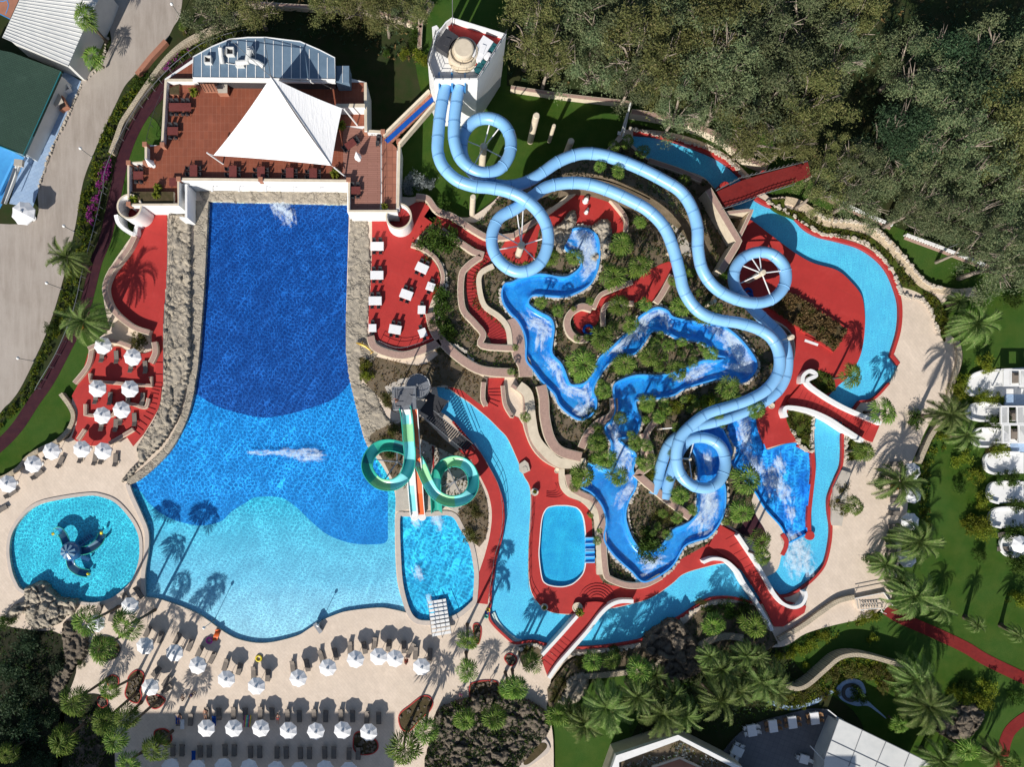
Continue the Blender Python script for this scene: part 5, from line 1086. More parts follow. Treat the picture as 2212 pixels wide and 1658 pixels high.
def foamset(name,s,z,label):
    b=MB(); th=[]
    for x,y,r in [nums(v) for v in G(s)]:
        if r<2: continue
        n=16; o=len(b.v); best=min(seg,key=lambda q:(q[0]-x)**2+(q[1]-y)**2); dd=math.hypot(best[0]-x,best[1]-y)
        if name=='foam' and z>1: dx,dy=best[2]-best[0],best[3]-best[1]; ka,kb=1.75,.72
        elif y>900 and x<800: dx,dy=1,0; ka,kb=1.9,.5
        else: dx,dy=.3,1; ka,kb=1.35,.8
        q_=math.hypot(dx,dy) or 1; dx/=q_; dy/=q_
        for i in range(n+1):
            for j in range(n+1):
                u,v=i/n*2-1,j/n*2-1; lu,lv=u*r*1.25*ka,v*r*1.25*kb; PX,PY=x+lu*dx-lv*dy,y+lu*dy+lv*dx; b.v.append(tuple(Wp(PX,PY,z))); X,Y=lu*.35,lv*1.3; inn=(not (name=='foam' and z>1)) or inside(PX,PY,ch); th.append(0 if not inn else max(0,min(1,(1-math.hypot(u,v))*(1.2)+.75*noise.fractal(Vector((X*.13+x,Y*.13+y,3)),1.0,2.0,4)*min(1,(1-max(abs(u),abs(v)))*4))))
        for i in range(n):
            for j in range(n): a=o+i*(n+1)+j; b.f.append((a,a+n+1,a+n+2,a+1)); b.m.append(0)
        z+=.003
    ob=b.build(name,C['foam'],org=None); at=ob.data.attributes.new('thin','FLOAT','POINT'); at.data.foreach_set('value',th)
    return tag(ob,label,'foam',kind='stuff')
foamset('foam',FO.replace('300,400,1 ',''),1.08,'white foam on the rapids')
foamset('foam',FO_LOW,.47,'white foam on the pools below the slides')
# pebble edging
def pebbles(paths,z,label,step=3.4,sz=.15,jit=1.6):
    rnd=random.Random(5); b=MB()
    for L in paths:
        for x,y in [p[:2] for p in resample(L,step)]:
            if rnd.random()<.12: continue
            p=Wp(x+rnd.uniform(-jit,jit),y+rnd.uniform(-jit,jit),z); s=sz*rnd.uniform(.6,1.7); g=rnd.random()*3
            b.box((p.x,p.y,z+s*.3),(s*1.5,s,s),g)
            b.box((p.x,p.y,z+s*.35),(s*1.1,s*1.3,s*.8),g+.7,0,.3)
    return tag(b.build('pebble_edging',C['stone'],org=None),label,'pebbles',kind='stuff')
pebbles([outset(ch,4.2)+[outset(ch,4.2)[0]]],.75,'white pebbles edging the rapids',3.2,.22)
pebbles([smooth(G(s),False) for s in ('31 0,90 60,120 250,230 450,360 600,380 760,410 900,490 1000,590 1090,720 1140,850 1180,900 1350,950 1430,1090 1480,1230','31 420,190 520,250 700,260 900,310 1060,450 1200,600 1350,780 1500,840','20 1030,1120 1250,1160 1450,1215 1700,1290 1880,1400 2010,1540','13 2200,640 23 60,640 200,600 300,660 500,680 700,660 900,640 1100,600','23 1470,380 1600,290 1720,240 1850,235','32 390,310 370,500 380,590 300,560 230,450 200,390','32 680,460 670,660','11 1590,600 1640,720 1640,830 1560,1120','11 1650,1300 1800,1380 1900,1500 2000,1560 2180,1565','22 300,40 400,190 470,280','22 350,530 390,600 480,620 570,590')],.66,'white stones along the river banks and beds',4.0,.24)
pebbles([smooth(G(s),False) for s in ('00 930,330 870,560 730,700','00 700,740 560,1060 450,1290 380,1480 330,1640')],.1,'small white stones along the road edge',5,.16)
# ================= VEGETATION
RND=random.Random(11)
def quad(b,p,a,c,l,w_): b.v+=[tuple(p-c*w_),tuple(p+c*w_),tuple(p+a*l+c*w_*.3),tuple(p+a*l-c*w_*.3)]; o=len(b.v)-4; b.f.append((o,o+1,o+2,o+3)); b.m.append(0)
def fan_crown(seed,nl=34,r=2.5):
    rnd=random.Random(seed); b=MB()
    for i in range(nl):
        f=i/nl; az=i*2.39996+rnd.uniform(-.3,.3); el=R(76-84*f**.8+rnd.uniform(-12,12)); pl=r*(.12+.50*f**.6)*rnd.uniform(.75,1.12); bl=r*rnd.uniform(.42,.60)
        d=Vector((math.cos(az)*math.cos(el),math.sin(az)*math.cos(el),math.sin(el))); s=Vector((-math.sin(az),math.cos(az),0)); 
        p0=Vector((0,0,.1)); p1=p0+d*pl
        el2=el-R(38); d=Vector((math.cos(az)*math.cos(el2),math.sin(az)*math.cos(el2),math.sin(el2))); u=s.cross(d)
        if u.z<0: u=-u
        quad(b,p0,(p1-p0).normalized(),s,pl,.03)
        m=13; droop=rnd.uniform(.12,.35)
        for k in range(m):
            g=R(-88+176*(k+.5)/m+rnd.uniform(-5,5)); e=d*math.cos(g)+s*math.sin(g); L=bl*(.62+.38*math.cos(g*.6))*rnd.uniform(.8,1.08)
            q=e.cross(u).normalized(); h=R(96/m)*L*.46
            fold=.10*L*(1 if k%2 else -1)
            mid=p1+e*L*.60-Vector((0,0,droop*L*.25)); tip=p1+e*L-Vector((0,0,droop*L*.85))
            o=len(b.v); b.v+=[tuple(p1),tuple(mid+q*h*.9+u*fold*.6),tuple(mid-q*h*.9-u*fold*.2),tuple(tip)]
            b.f+=[(o,o+1,o+2),(o+1,o+3,o+2)]; b.m+=[0,0]
    # short dry skirt
    return b
def date_crown(seed,nf=46,r=3.6):
    rnd=random.Random(seed); b=MB()
    for i in range(nf):
        az=i*2.39996+rnd.uniform(-.25,.25); f=i/nf; el=R(78-95*f+rnd.uniform(-8,8)); L=r*rnd.uniform(.85,1.12)
        d=Vector((math.cos(az)*math.cos(el),math.sin(az)*math.cos(el),math.sin(el))); pts=[]; n=11; p=Vector((0,0,.15)); tw=rnd.uniform(-.12,.12)
        for k in range(n+1):
            pts.append(p.copy()); d=(d+Vector((-math.sin(az)*tw*.3,math.cos(az)*tw*.3,-.13-.02*k))).normalized(); p=p+d*L/n
        for k in range(1,n):
            t=(pts[k+1]-pts[k-1]).normalized(); s=t.cross(Vector((0,0,1))).normalized(); u=s.cross(t)
            ll=.62*(r/3.6)*math.sin(math.pi*min(1,(k+1.0)/(n+.6)))**.6
            for sd in (-1,1):
                for h in (0,.5):
                    q=pts[k].lerp(pts[k+1],h); e=(s*sd*.62+t*.75+u*.30).normalized(); quad(b,q,e,t,ll*rnd.uniform(.8,1.1),.075)
            quad(b,pts[k-1],t,s,L/n*1.05,.035)
    return b
def trunk_b(h,r0,r1,bend=0,n=9,base=1.4):
    b=MB(); P_=[];rs=[]
    for k in range(n+1):
        t=k/n; P_.append((bend*math.sin(t*2.2)*.5,bend*.3*t*t,h*t)); rs.append((r0+(r1-r0)*t)*(base if k==0 else 1)*(1+.06*(k%2)))
    b.tube(P_,r0,9,rs=rs); return b
FANM=[fan_crown(s,20).mesh('crown',C['fan']) for s in range(5)]
FANS=[fan_crown(40+s,13,2.5).mesh('crown',C['fan']) for s in range(3)]
DATM=[date_crown(s,36).mesh('crown',C['date']) for s in range(4)]
TRK=[trunk_b(1,.17,.12,b_).mesh('trunk',C['bark'],True) for b_ in (0,.25,-.2)]
TRKD=[trunk_b(1,.32,.24,b_).mesh('trunk',C['bark'],True) for b_ in (0,.1)]
fr_=MB(); 
for k in range(40): fr_.box((random.Random(k).gauss(0,.25),random.Random(k+99).gauss(0,.25),random.Random(k+7).gauss(0,.12)),(.12,.12,.14),k)
FRUIT=fr_.mesh('fruit',C['fruit'])
LM=[('artificial cave',1260,470),('sunken red deck',1270,680),('upper blue rapid',1130,640),('middle rapid bend',1450,760),('dry bed by the rapids',1230,930),('crossing pink path',1310,900),('lowest rapids',1360,1100),('lowest flume loop',1510,1000),('plunge pool',1650,1100),('lower right footbridge',1650,1240),('upper river bend',1400,310),('slide lawn posts',1200,260),('right flume loop',1640,600),('long bar of rapids',1340,790),('round children pool',170,1200),('lower left planters',300,1500),('bottom left corner',60,1580),('lower river footbridge',1220,1400),('rock fountain',1450,1390),('hexagonal roof',1450,1560),('bottom rock garden',1010,1580),('splash pool steps',990,1400),('middle stepped footbridge',1820,870),('right beige terrace',1900,1000),('right cabanas',2080,950),('lower right terrace stairs',1900,1260),('long curved stone wall',1830,1420),('red path on right lawn',2050,1380),('white panelled roof',1860,1540),('gravel road',200,300),('left red terrace',260,600),('left parasol terrace',200,760),('restaurant parapet',560,385),('table terrace',960,620),('slide tower',1010,110),('lower right corner',2120,1600),('white corrugated shed',130,60),('green lawn parasols',2030,1150)]
def lm(x,y): return min(LM,key=lambda l:(l[1]-x)**2+(l[2]-y)**2)[0]
def palm(kind,x,y,dia,h,zb=.5,base=None,fruit=False):
    """x,y crown centre on the plan, dia crown diameter in plan units"""
    r=dia/K/2*(H-h-zb)/H; c=Wp(x,y,h+zb)
    g=c.copy() if base is None else Wp(base[0],base[1],zb); g.z=zb
    t=thing('fan_palm' if kind=='f' else 'date_palm','palm','palm',g,0,'fan palms around the water park' if kind=='f' else 'feathery date palms around the water park')
    if kind=='f': cm=RND.choice(FANM if dia>38 else FANS); tm=RND.choice(TRK); s=r/2.15
    else: cm=RND.choice(DATM); tm=RND.choice(TRKD); s=r/3.2
    off=Vector((c.x-g.x,c.y-g.y,h))
    ql=off.to_track_quat('Z','Y').to_euler()
    child('trunk',tm,t,rot=ql,scale=((1,1,off.length*.99)if kind=='d' else (min(1.3,.5+h/8),)*2+(off.length*.99,)))
    child('crown',cm,t,loc=off,rot=(RND.uniform(-.25,.25),RND.uniform(-.25,.25),RND.uniform(0,6.3)),scale=(s*RND.uniform(.9,1.12),s*RND.uniform(.9,1.12),s*RND.uniform(.8,1.15)))
    if fruit:
        for k in range(2): child('fruit_cluster',FRUIT,t,loc=off+Vector((RND.uniform(-.7,.7),-.6,-.25)))
    w_='green fan palm' if kind=='f' else 'feathery date palm'
    if dia<42 and kind=='f': w_='small fan palm'
    later(t,w_,w_+'s','beside the '+lm(x,y),x)
FP='''21 340,570,170,4 545,565,175,4 945,460,210,4 1100,640,240,5 880,730,250,5 250,960,130,3 400,1030,130,3 930,980,190,4 1150,975,150,4 1030,1150,170,4 780,1265,240,5 610,1490,270,5 980,1490,230,4 1180,1420,190,4 1350,1330,130,3 1470,1300,110,3 1720,1400,150,3.5 1430,1540,190,4 1550,1470,120,3 1270,1510,120,3 1460,990,180,4 1690,1060,230,5 1430,790,100,2.5 880,1160,110,3 1230,1310,120,3 1640,1340,100,2.5 1110,270,110,3 1280,1240,90,2.5
22 1880,40,210,4 800,60,170,4 1170,170,180,4 1270,290,150,4 930,300,130,3 740,510,200,5 800,650,220,5 920,800,200,5 615,800,230,5 1060,520,150,4 1165,540,130,4 1150,690,160,4 2120,230,170,4 1460,975,180,3 1565,1100,110,2 1430,1160,130,2.5 2030,840,260,6 1990,1110,240,6 2150,1370,220,6 2170,1500,170,6 1340,1310,110,1.5 1310,170,110,3 740,390,120,3 1030,440,90,2.5
20 1000,1220,140,4 880,1265,130,4 1130,1310,130,4 760,1440,110,3 920,1490,130,3.5 1480,1555,120,3 1110,1550,100,3
31 720,1590,240,5 32 1010,240,250,5 840,590,190,5 750,1060,170,5
23 170,750,200,5 40,980,230,8 1735,430,210,4 2095,430,230,5 700,740,180,4 860,740,190,4 1100,820,240,6 390,1210,210,5
13 1830,560,220,8 1820,820,220,8 2180,980,200,7 1470,1335,260,8 1280,1490,320,7 1810,1250,240,6 2055,1240,250,6
03 750,400,270,10 1090,430,280,10 880,630,250,9 950,985,200,9 640,1090,260,9 910,1260,260,9 1090,1230,250,10 990,1430,250,13 530,1430,290,7 1340,1500,260,6 1110,1620,220,6 60,1540,200,5
00 735,150,240,6 810,490,200,3 1575,230,80,1.5 33 1720,1500,260,5 1150,1290,170,3 2100,1620,200,5'''
BASES={(1090,430):'03 1340,300',(750,400):'03 1030,270',(950,985):'03 1180,870',(1090,1230):'03 1220,1100',(990,1430):'03 1380,1070',(910,1260):'03 1180,1020',(1110,1620):'03 1230,1530'}
C0=None
rr_=random.Random(77); isl=smooth(G(ISL)); extra=[]; rds=[smooth(G(s)) for s in ('21 540,5! 790,0! 900,100 970,220 970,350! 870,360 640,330 480,330 350,300 240,320 200,560 100,620 0,600 11 2100,520! 2150,430! 21 130,350 330,190 420,110','21 1380,605 1370,740 1330,860 1240,955! 1010,955 840,960 770,1030 740,1130 650,1230 560,1200 530,1120 545,1050 620,1020 700,1035! 720,930 860,870 1040,790 1200,670')]
for _ in range(900):
    x,y=rr_.uniform(1100,1600),rr_.uniform(560,1180)
    if inside(x,y,isl) and not inside(x,y,ch) and dist(x,y)>6 and not any(inside(x,y,q) for q in rds) and all((x-u)**2+(y-v)**2>15**2 for u,v,_d in extra) and not (1150<x<1235 and y>800) and not(1320<x<1420 and 1030<y<1150): extra.append((x,y,rr_.uniform(14,27)))
    if len(extra)>=74: break
for x,y,dd in extra: palm('f',x,y,dd,rr_.uniform(1.2,2.6),.6)
for line in FP.split('\n'):
    cur=None
    for tkn in line.split():
        if ',' not in tkn: cur=tkn; continue
        x,y,d,h=[float(v) for v in tkn.split(',')]
        bs=BASES.get((int(x),int(y))) if cur=='03' else None
        hi=.65 if (cur[0] in '12' and cur[1] in '12') else .5
        palm('f',OX[int(cur[0])]+x/4,OY[int(cur[1])]+y/4,d/4,h if not(cur=='20' and x<1000 and y>1400) else 2.0,hi if not(cur=='20' and x<1000 and y>1400) else 6.6,G(bs)[0] if bs else None)
DP='''01 590,570,400,5,0 730,1130,470,6,1 31 1790,1150,480,5,0 1640,950,230,2,0 32 1560,265,430,7,0 1130,860,460,4,1 1290,1370,480,5,0 1010,1570,330,3,0 1700,450,300,3,0 33 1255,175,480,6,0 1500,300,260,3,0 1260,890,470,5,0 1370,1130,560,6,1 1480,1600,420,4,0 20,900,420,5,0 60,1000,330,5,0 1800,430,180,4,0 2150,510,190,5,0 1150,60,260,4,0 1950,1540,300,4,0
23 820,1140,500,6,1 620,1270,400,5,0 1080,1050,380,6,0 1300,1190,480,6,0 1480,1200,400,5,0 1790,1070,430,6,0 1800,800,400,5,0 2150,920,380,5,1 2010,690,330,5,0 1230,860,280,5,0 1700,700,260,5,0 2120,700,250,5,0 500,1180,260,4,0 1390,1010,300,5,0 1960,1000,320,5,0'''
DBASE={('32',1560):'32 1280,290',('32',1130):'32 965,850',('32',1290):'32 1060,1345',('01',730):'01 930,1180',('33',1800):'33 1700,360',('33',2150):'33 2010,430'}
for tkn in DP.split():
    if ',' not in tkn: cur=tkn; continue
    x,y,d,h,fr=[float(v) for v in tkn.split(',')]
    bs=DBASE.get((cur,int(x)))
    palm('d',OX[int(cur[0])]+x/4,OY[int(cur[1])]+y/4,d/4,h,.5 if cur!='33' else .05,G(bs)[0] if bs else None,fr>0)
# broadleaf trees
def clump_crown(seed,rx,rz,ncl,nleaf,ls,cl,mat,flat=.75):
    rnd=random.Random(seed); b=MB()
    for k in range(ncl):
        while True:
            v=Vector((rnd.uniform(-1,1),rnd.uniform(-1,1),rnd.uniform(-.6,1)))
            if .35<v.length<1: break
        ang=math.atan2(v.y,v.x); wob=1+.28*math.sin(ang*3+seed)+.15*math.sin(ang*5+seed*2)
        c=Vector((v.x*rx*wob,v.y*rx*wob,v.z*rz)); cr=cl*rnd.uniform(.55,1.25)
        for j in range(int(nleaf*cr/cl)):
            q=Vector((rnd.gauss(0,1),rnd.gauss(0,1),rnd.gauss(0,.7)))*cr*.42+c
            a=Vector((rnd.gauss(0,1),rnd.gauss(0,1),rnd.gauss(-.2,.6))).normalized(); s=a.cross(Vector((rnd.gauss(0,1),rnd.gauss(0,1),rnd.gauss(0,1)))).normalized()
            quad(b,q,a,s,ls*rnd.uniform(.7,1.4),ls*rnd.uniform(.16,.3))
    return b.mesh('crown',mat)
def limbs(seed,rx,rz,h,mat):
    rnd=random.Random(seed); b=MB(); b.tube([(0,0,0),(.15,.1,h*.35),(-.1,.2,h*.6)],.3,8,rs=[.42,.3,.2])
    for k in range(9):
        g=rnd.uniform(0,6.3); e=rnd.uniform(.5,.95); p=Vector((-.1,.2,h*rnd.uniform(.4,.6))); q=Vector((math.cos(g)*rx*e,math.sin(g)*rx*e,h+rz*rnd.uniform(-.1,.75))); m_=(p+q)/2+Vector((rnd.uniform(-.6,.6),rnd.uniform(-.6,.6),.5))
        b.tube([p,m_,q],.1,6,rs=[.16,.10,.035])
        for kk in range(2): r_=q+Vector((rnd.uniform(-1.2,1.2),rnd.uniform(-1.2,1.2),rnd.uniform(0,.8))); b.tube([m_.lerp(q,.5),r_],.05,5,rs=[.07,.02])
    return b.mesh('trunk',mat,True)
EU=[(clump_crown(s,5.0,4.2,34,250,.27,1.5,C['euc' if s%3==0 else 'euc2' if s%3==1 else 'euc']),limbs(s,4.6,2.8,7.0,C['ebark'])) for s in range(5)]
DK=[(clump_crown(20+s,5.0,2.8,85,90,.34,1.6,C['euc3']),EU[s][1]) for s in range(2)]
ET='''1150,55,6 1225,35,6.5 1320,45,7 1190,115,4.5 1290,125,6 1385,95,7 1465,50,7 1560,30,7 1660,40,7 1760,30,7 1850,30,5.5 1470,150,7 1370,165,4.5 1560,130,7 1660,140,7 1755,130,7 1835,110,4.5 1480,225,4.5 1570,215,6.5 1670,230,7 1750,215,6 1640,285,5.5 1720,300,4.5
1985,125,5.5 2060,115,5 2150,130,7 2220,110,6 2015,200,6 2100,200,7 2190,215,7 1985,275,5 2070,290,6 1935,300,4.5 2160,310,5 1850,365,5 1790,400,4.2 1880,410,5.5 1960,370,6 2050,385,6 2140,395,7 2215,360,6 2000,445,5 2090,460,5 2180,470,6 2135,525,4 2200,560,6 1820,330,3.5 455,15,5 545,0,4.5 770,-5,4.5 830,15,4 870,0,3.5 900,5,3 700,-15,4'''.split()
for k,tk in enumerate(ET):
    x,y,r=[float(v) for v in tk.split(',')]
    if x<1000: zz=6
    else: zz=9.5
    c=Wp(x,y,zz); dk=(x>1880 and y<330 and k%2==0)
    cm,tm=RND.choice(DK if dk else EU); s=r/5.4*(H-zz)/H*1.0
    zz+=RND.uniform(-1.6,1.8); c=Wp(x,y,zz)
    t=thing('eucalyptus_tree','tree','tree',(c.x,c.y,0),RND.uniform(0,6.3),'grey green trees in the upper grove')
    child('trunk',tm,t,scale=(s,s,(zz-1.2)/7)); child('crown',cm,t,loc=(0,0,zz-1),scale=(s,s,s))
    reg='behind the restaurant' if x<1000 else ('beside the slide tower' if x<1250 else 'above the slide lawn' if x<1500 else 'above the shaded bridge' if x<1780 else 'above the stone path' if y>340 else 'at upper right')
    row='top edge' if y<80 else 'second row' if y<170 else 'third row' if y<260 else 'lower rows'
    later(t,'bushy grey green tree','grey green trees',('%s, %s'%(reg,row)) ,x)
# shrubs
SHM={k:[clump_crown(60+s,1.0,.8,26,46,.17,.45,C[k]) for s in range(2)] for k in ('bush','ybush','gcover','silver','euc3','dry')}
def shrub(kind,x,y,d,z,nm,lbl,hh=1.0,sx=1,rz=None):
    r=d/K/2*.95; c=Wp(x,y,z+r*.5); t=bpy.data.objects.new(nm,RND.choice(SHM[kind])); COL.objects.link(t); t.location=(c.x,c.y,z+r*.45*hh); t.scale=(r*sx,r,r*hh); t.rotation_euler=(0,0,RND.uniform(0,6) if rz is None else rz)
    tag(t,lbl,'shrub','%s shrubs'%kind if 0 else 'garden shrubs'); later(t,lbl,lbl+'s','beside the '+lm(x,y),x)
SH='''bush 11 1560,420,330 1680,420,180 1600,900,180 1610,1000,190 1540,1140,130 1650,1190,170 1700,1230,120 1600,80,110 1620,130,120
bush 22 1180,1400,260 gcover 22 1180,1330,150 1300,1150,170 ybush 22 1750,170,170 1650,180,150 1560,150,120 1420,210,130 1330,240,100 1210,800,110 bush 22 640,320,120 700,240,110
bush 21 1990,1430,1 ybush 32 1860,120,140 1980,130,110 2010,570,150 1640,40,140 1680,650,150 1800,800,150 1850,1010,160 1820,1200,180 1880,1270,170 1750,1250,130 1640,110,130 1530,460,90 bush 32 2100,820,150 2000,820,110 2150,1060,140 1270,320,160 980,850,125 1060,1345,130 910,1540,130 2150,1280,160 2080,1290,120 2150,1550,200 1950,340,150 2050,340,120 1650,910,110 1830,1500,110 gcover 32 650,920,130 620,1040,140 640,1110,100 1950,570,110
ybush 31 1870,1490,170 1680,1640,140 1100,-100,1 bush 31 2130,950,150
ybush 33 900,350,110 800,380,100 480,520,110 380,580,110 280,640,110 200,680,90 100,700,80 900,540,90 330,780,60 1890,960,160 1850,1080,170 1700,1060,150 1620,1010,120 590,1010,70 2180,200,170 bush 33 770,1030,130 820,1070,100 1720,960,120 2150,1060,140 1600,1550,150 gcover 33 700,830,160 560,880,150 400,960,150 860,860,140 950,820,130 300,1060,120 150,1060,120 480,1050,100 1080,880,150 1000,980,120
bush 00 1200,730,130 1300,700,110 1680,790,110 1500,750,90 gcover 00 1600,260,80 bush 01 1160,70,110 1250,50,100 1360,30,120 ybush 01 1440,60,90 gcover 01 1200,1290,170 bush 01 430,1180,110
bush 10 1370,240,90 1370,340,100 1350,390,90 1130,460,70 ybush 10 1280,460,90 1400,490,110 1450,520,90 bush 10 730,1070,110 silver 10 1350,1560,150 1450,1590,150 1300,1620,110 bush 11 1400,-10,1 ybush 11 940,1500,110 960,1600,110 bush 10 685,1500,125
gcover 12 1100,520,130 1180,400,120 1850,1330,150 1880,1100,140 1120,140,130 bush 12 1150,620,80 bush 22 1570,930,70 gcover 23 430,940,130 380,1050,110 150,640,110 580,760,110 bush 23 900,640,90 2000,300,160 1850,300,180 1700,300,120 gcover 23 1650,250,100 bush 03 700,760,90 560,300,80 60,400,150 euc3 03 250,600,230 120,800,260 300,950,240 100,1100,280 250,1300,260 420,1250,150 60,1400,260 180,1560,240 380,1600,200 500,780,140'''
kind='bush'; cur='11'
NMK={'bush':('green_bush','rounded green bush'),'ybush':('yellow_bush','yellow green bush'),'gcover':('low_shrub','low brownish green shrub'),'silver':('silver_bush','silvery white bush'),'euc3':('dark_bush','dark green bush'),'dry':('dry_grass','dry tuft')}
for tk in SH.split():
    if tk in NMK: kind=tk; continue
    if ',' not in tk: cur=tk; continue
    x,y,d=[float(v) for v in tk.split(',')]
    if d<5: continue
    shrub(kind,OX[int(cur[0])]+x/4,OY[int(cur[1])]+y/4,d/4,.5 if cur not in('33','00') else .1,NMK[kind][0],NMK[kind][1],1.1 if kind!='gcover' else .6)
# leafy ground cover and hedges as masses
def cover(name,polys,z,dens,size,hh,keys,label,cat='ground cover',seed=1,avoid=None):
    rnd=random.Random(seed); b=MB()
    for s in polys:
        L=smooth(G(s)) if isinstance(s,str) else s; xs=[p[0] for p in L]; ys=[p[1] for p in L]
        A=(max(xs)-min(xs))*(max(ys)-min(ys))/K/K
        for k in range(int(A*dens)):
            x,y=rnd.uniform(min(xs),max(xs)),rnd.uniform(min(ys),max(ys))
            if noise.noise(Vector((x*.06,y*.06,seed)))+.5*noise.noise(Vector((x*.2,y*.2,seed)))<-.12: continue
            if not inside(x,y,L): continue
            if avoid and any(inside(x,y,a) for a in avoid): continue
            mi=int((noise.noise(Vector((x*.05,y*.05,9+seed)))*.5+.5+rnd.uniform(-.25,.25))*len(keys)); mi=max(0,min(len(keys)-1,mi))
            p=Wp(x,y,z+rnd.random()*hh)
            for j in range(4):
                a=Vector((rnd.gauss(0,1),rnd.gauss(0,1),abs(rnd.gauss(0,.7)))).normalized(); c=a.cross(Vector((rnd.gauss(0,1),rnd.gauss(0,1),rnd.gauss(0,1)))).normalized()
                quad(b,p,a,c,size*rnd.uniform(.6,1.4),size*rnd.uniform(.2,.35)); b.m[-1]=mi
    return tag(b.build(name,[C[k] for k in keys],org=None),label,cat,kind='stuff')
reds=[smooth(G(s)) for s in ('21 540,5! 790,0! 900,100 970,220 970,350! 870,360 640,330 480,330 350,300 240,320 200,560 100,620 0,600 11 2100,520! 2150,430! 21 130,350 330,190 420,110','21 1380,605 1370,740 1330,860 1240,955! 1010,955 840,960 770,1030 740,1130 650,1230 560,1200 530,1120 545,1050 620,1020 700,1035! 720,930 860,870 1040,790 1200,670')]
stp=smooth(G('11 1450,120! 1560,150 1700,230 1900,340 2040,420! 2000,560 1900,680 1860,900 1900,1030 2060,1120 2190,1240 2180,1340! 1970,1330! 1900,1150 1780,1000 1780,740 1860,620 1950,545 1850,450 1700,360 1560,320 1480,310'))
tt=smooth(G('11 1000,232! 1380,90! 1450,90! 1560,210 1480,310 1370,430 1530,600 1590,820 1510,950 1480,1100 1540,1290! 1000,1290'))
cover('ground_cover',[ISL],.6,15,.22,.35,['gcover','euc3','bush','dry'],'low mixed plants covering the planted island',avoid=[ch]+reds+[stp,tt])
cover('ground_cover',['P 775,775! 800,770 905,790 960,760 1000,790 1050,820! 1050,878 1000,845! 905,845 860,880! 815,855 780,815','P 800,940 860,915! 905,900 960,950 1010,990! 1045,1060 1055,1110 1050,1160 1035,1183! 1000,1140 985,1100 960,1095! 855,1050! 830,1000'],.57,9,.2,.2,['gcover','dry','dry'],'dry low plants beside the coloured slides',seed=2)
cover('hedge_plants',['P 1655,432! 1675,455 1721,475 1758,500 1808,512 1850,520 1900,548 1930,580 1950,620! 1996,640 2020,690 2040,740! 2050,700 2035,660 2020,640 1980,615 1950,575 1910,535 1865,505 1785,487 1755,465 1700,450 1696,430!','32 180,230! 300,260 400,300! 385,430 380,590! 310,560 240,480 190,390 160,300','32 680,460! 730,490 800,510! 860,560 830,650 680,665!','31 330,1640! 350,1560 450,1545! 560,1600 32 590,60! 480,90 400,10'],.62,26,.22,.4,['bush','gcover','ybush'],'clipped green hedge planting along the river',seed=3)
cover('hedge_plants',['00 1180,660! 1280,690 1250,790 1130,960 1050,1100 990,1260 930,1450 890,1656! 740,1656! 800,1400 880,1150 1010,920 1090,780','01 700,0! 880,0 820,300 740,560 660,900 500,1250 330,1560 290,1656! 230,1656! 400,1250 530,880 650,400 680,150','02 230,0! 350,-20! 250,130 100,300 -20,430! -20,280! 100,190','00 1500,480 1650,400 1800,330 2000,260 2150,240! 2050,300 1850,370 1620,480 1480,600'],.15,30,.26,.5,['bush','ybush','bush'],'bushy green hedge strip between road and running track',seed=4)
cover('flowers',['00 1420,570 1560,450 1640,420! 1580,500 1440,620','00 860,1480 940,1350 960,1450 890,1640 830,1640','01 770,100 860,20 850,200 760,260','01 740,200 800,180 800,300'],.5,60,.2,.4,['purple','purple','bush'],'purple flowers in the hedge beside the running track',cat='flowers',seed=5)
cover('hedge_plants',['32 1330,700! 1400,690 1400,900 1400,1100 1430,1300! 1340,1300! 1310,1100 1320,900','32 1450,420 1560,440 1540,560 1400,720! 1340,690!','33 700,400! 950,330 990,350! 960,390 760,440 680,470','33 150,690! 400,580 600,470! 600,530 400,650 180,730','33 250,960! 620,720 800,700! 1060,760! 1000,1000 860,900 700,880 580,980 500,1060 300,1160 0,1150! 0,1080! 100,1060'],.1,24,.24,.5,['bush','ybush','gcover'],'green and yellow hedge beds on the right lawns',seed=6)
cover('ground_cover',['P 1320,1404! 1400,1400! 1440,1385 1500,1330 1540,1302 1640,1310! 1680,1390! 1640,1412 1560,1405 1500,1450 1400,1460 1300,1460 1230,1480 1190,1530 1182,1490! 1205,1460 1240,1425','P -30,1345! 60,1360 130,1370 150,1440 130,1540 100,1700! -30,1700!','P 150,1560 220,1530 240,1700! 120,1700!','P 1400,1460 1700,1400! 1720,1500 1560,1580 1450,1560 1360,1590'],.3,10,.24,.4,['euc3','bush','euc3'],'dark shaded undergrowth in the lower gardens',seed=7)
cover('undergrowth',['P 1100,-30! 2240,-30! 2240,420! 2000,430 1760,380 1650,280 1380,200 1100,170!','P 560,-20! 920,-20! 900,140 760,100 620,70 560,60'],.05,2.2,.35,.6,['euc3','euc3','dry'],'dark undergrowth below the upper trees',seed=8)
bedP='P 1722,735! 1745,737 1822,709! 1820,712 1800,755! 1748,722! 1662,670! 1690,638! 1724,641!'
b=MB(); BQ='31 240,880! 700,1185! 570,1390! 0,1010! 80,860!'
b.prism([smooth(G(BQ))],.95,.5); b.prism([outset(smooth(G(BQ)),-4)],.97,.9,1); tag(b.build('raised_bed',[C['red'],C['soil']]),'raised red bed of dry grasses on the island deck','planter')
cover('dry_grass',[outset(smooth(G(BQ)),-3)],1.0,40,.34,.5,['dry','dry','gcover'],'tawny dry grasses in the raised red bed',cat='grass',seed=9)
cover('roof_plants',['23 990,1900! 985,1640! 1450,1440! 1900,1680! 2000,1900! 1720,1900! 1650,1650! 1450,1560! 1200,1640! 1190,1900!'],4.0,14,.24,.5,['bush','silver','gcover'],'mixed plants in the roof garden of the hexagonal building',seed=10)
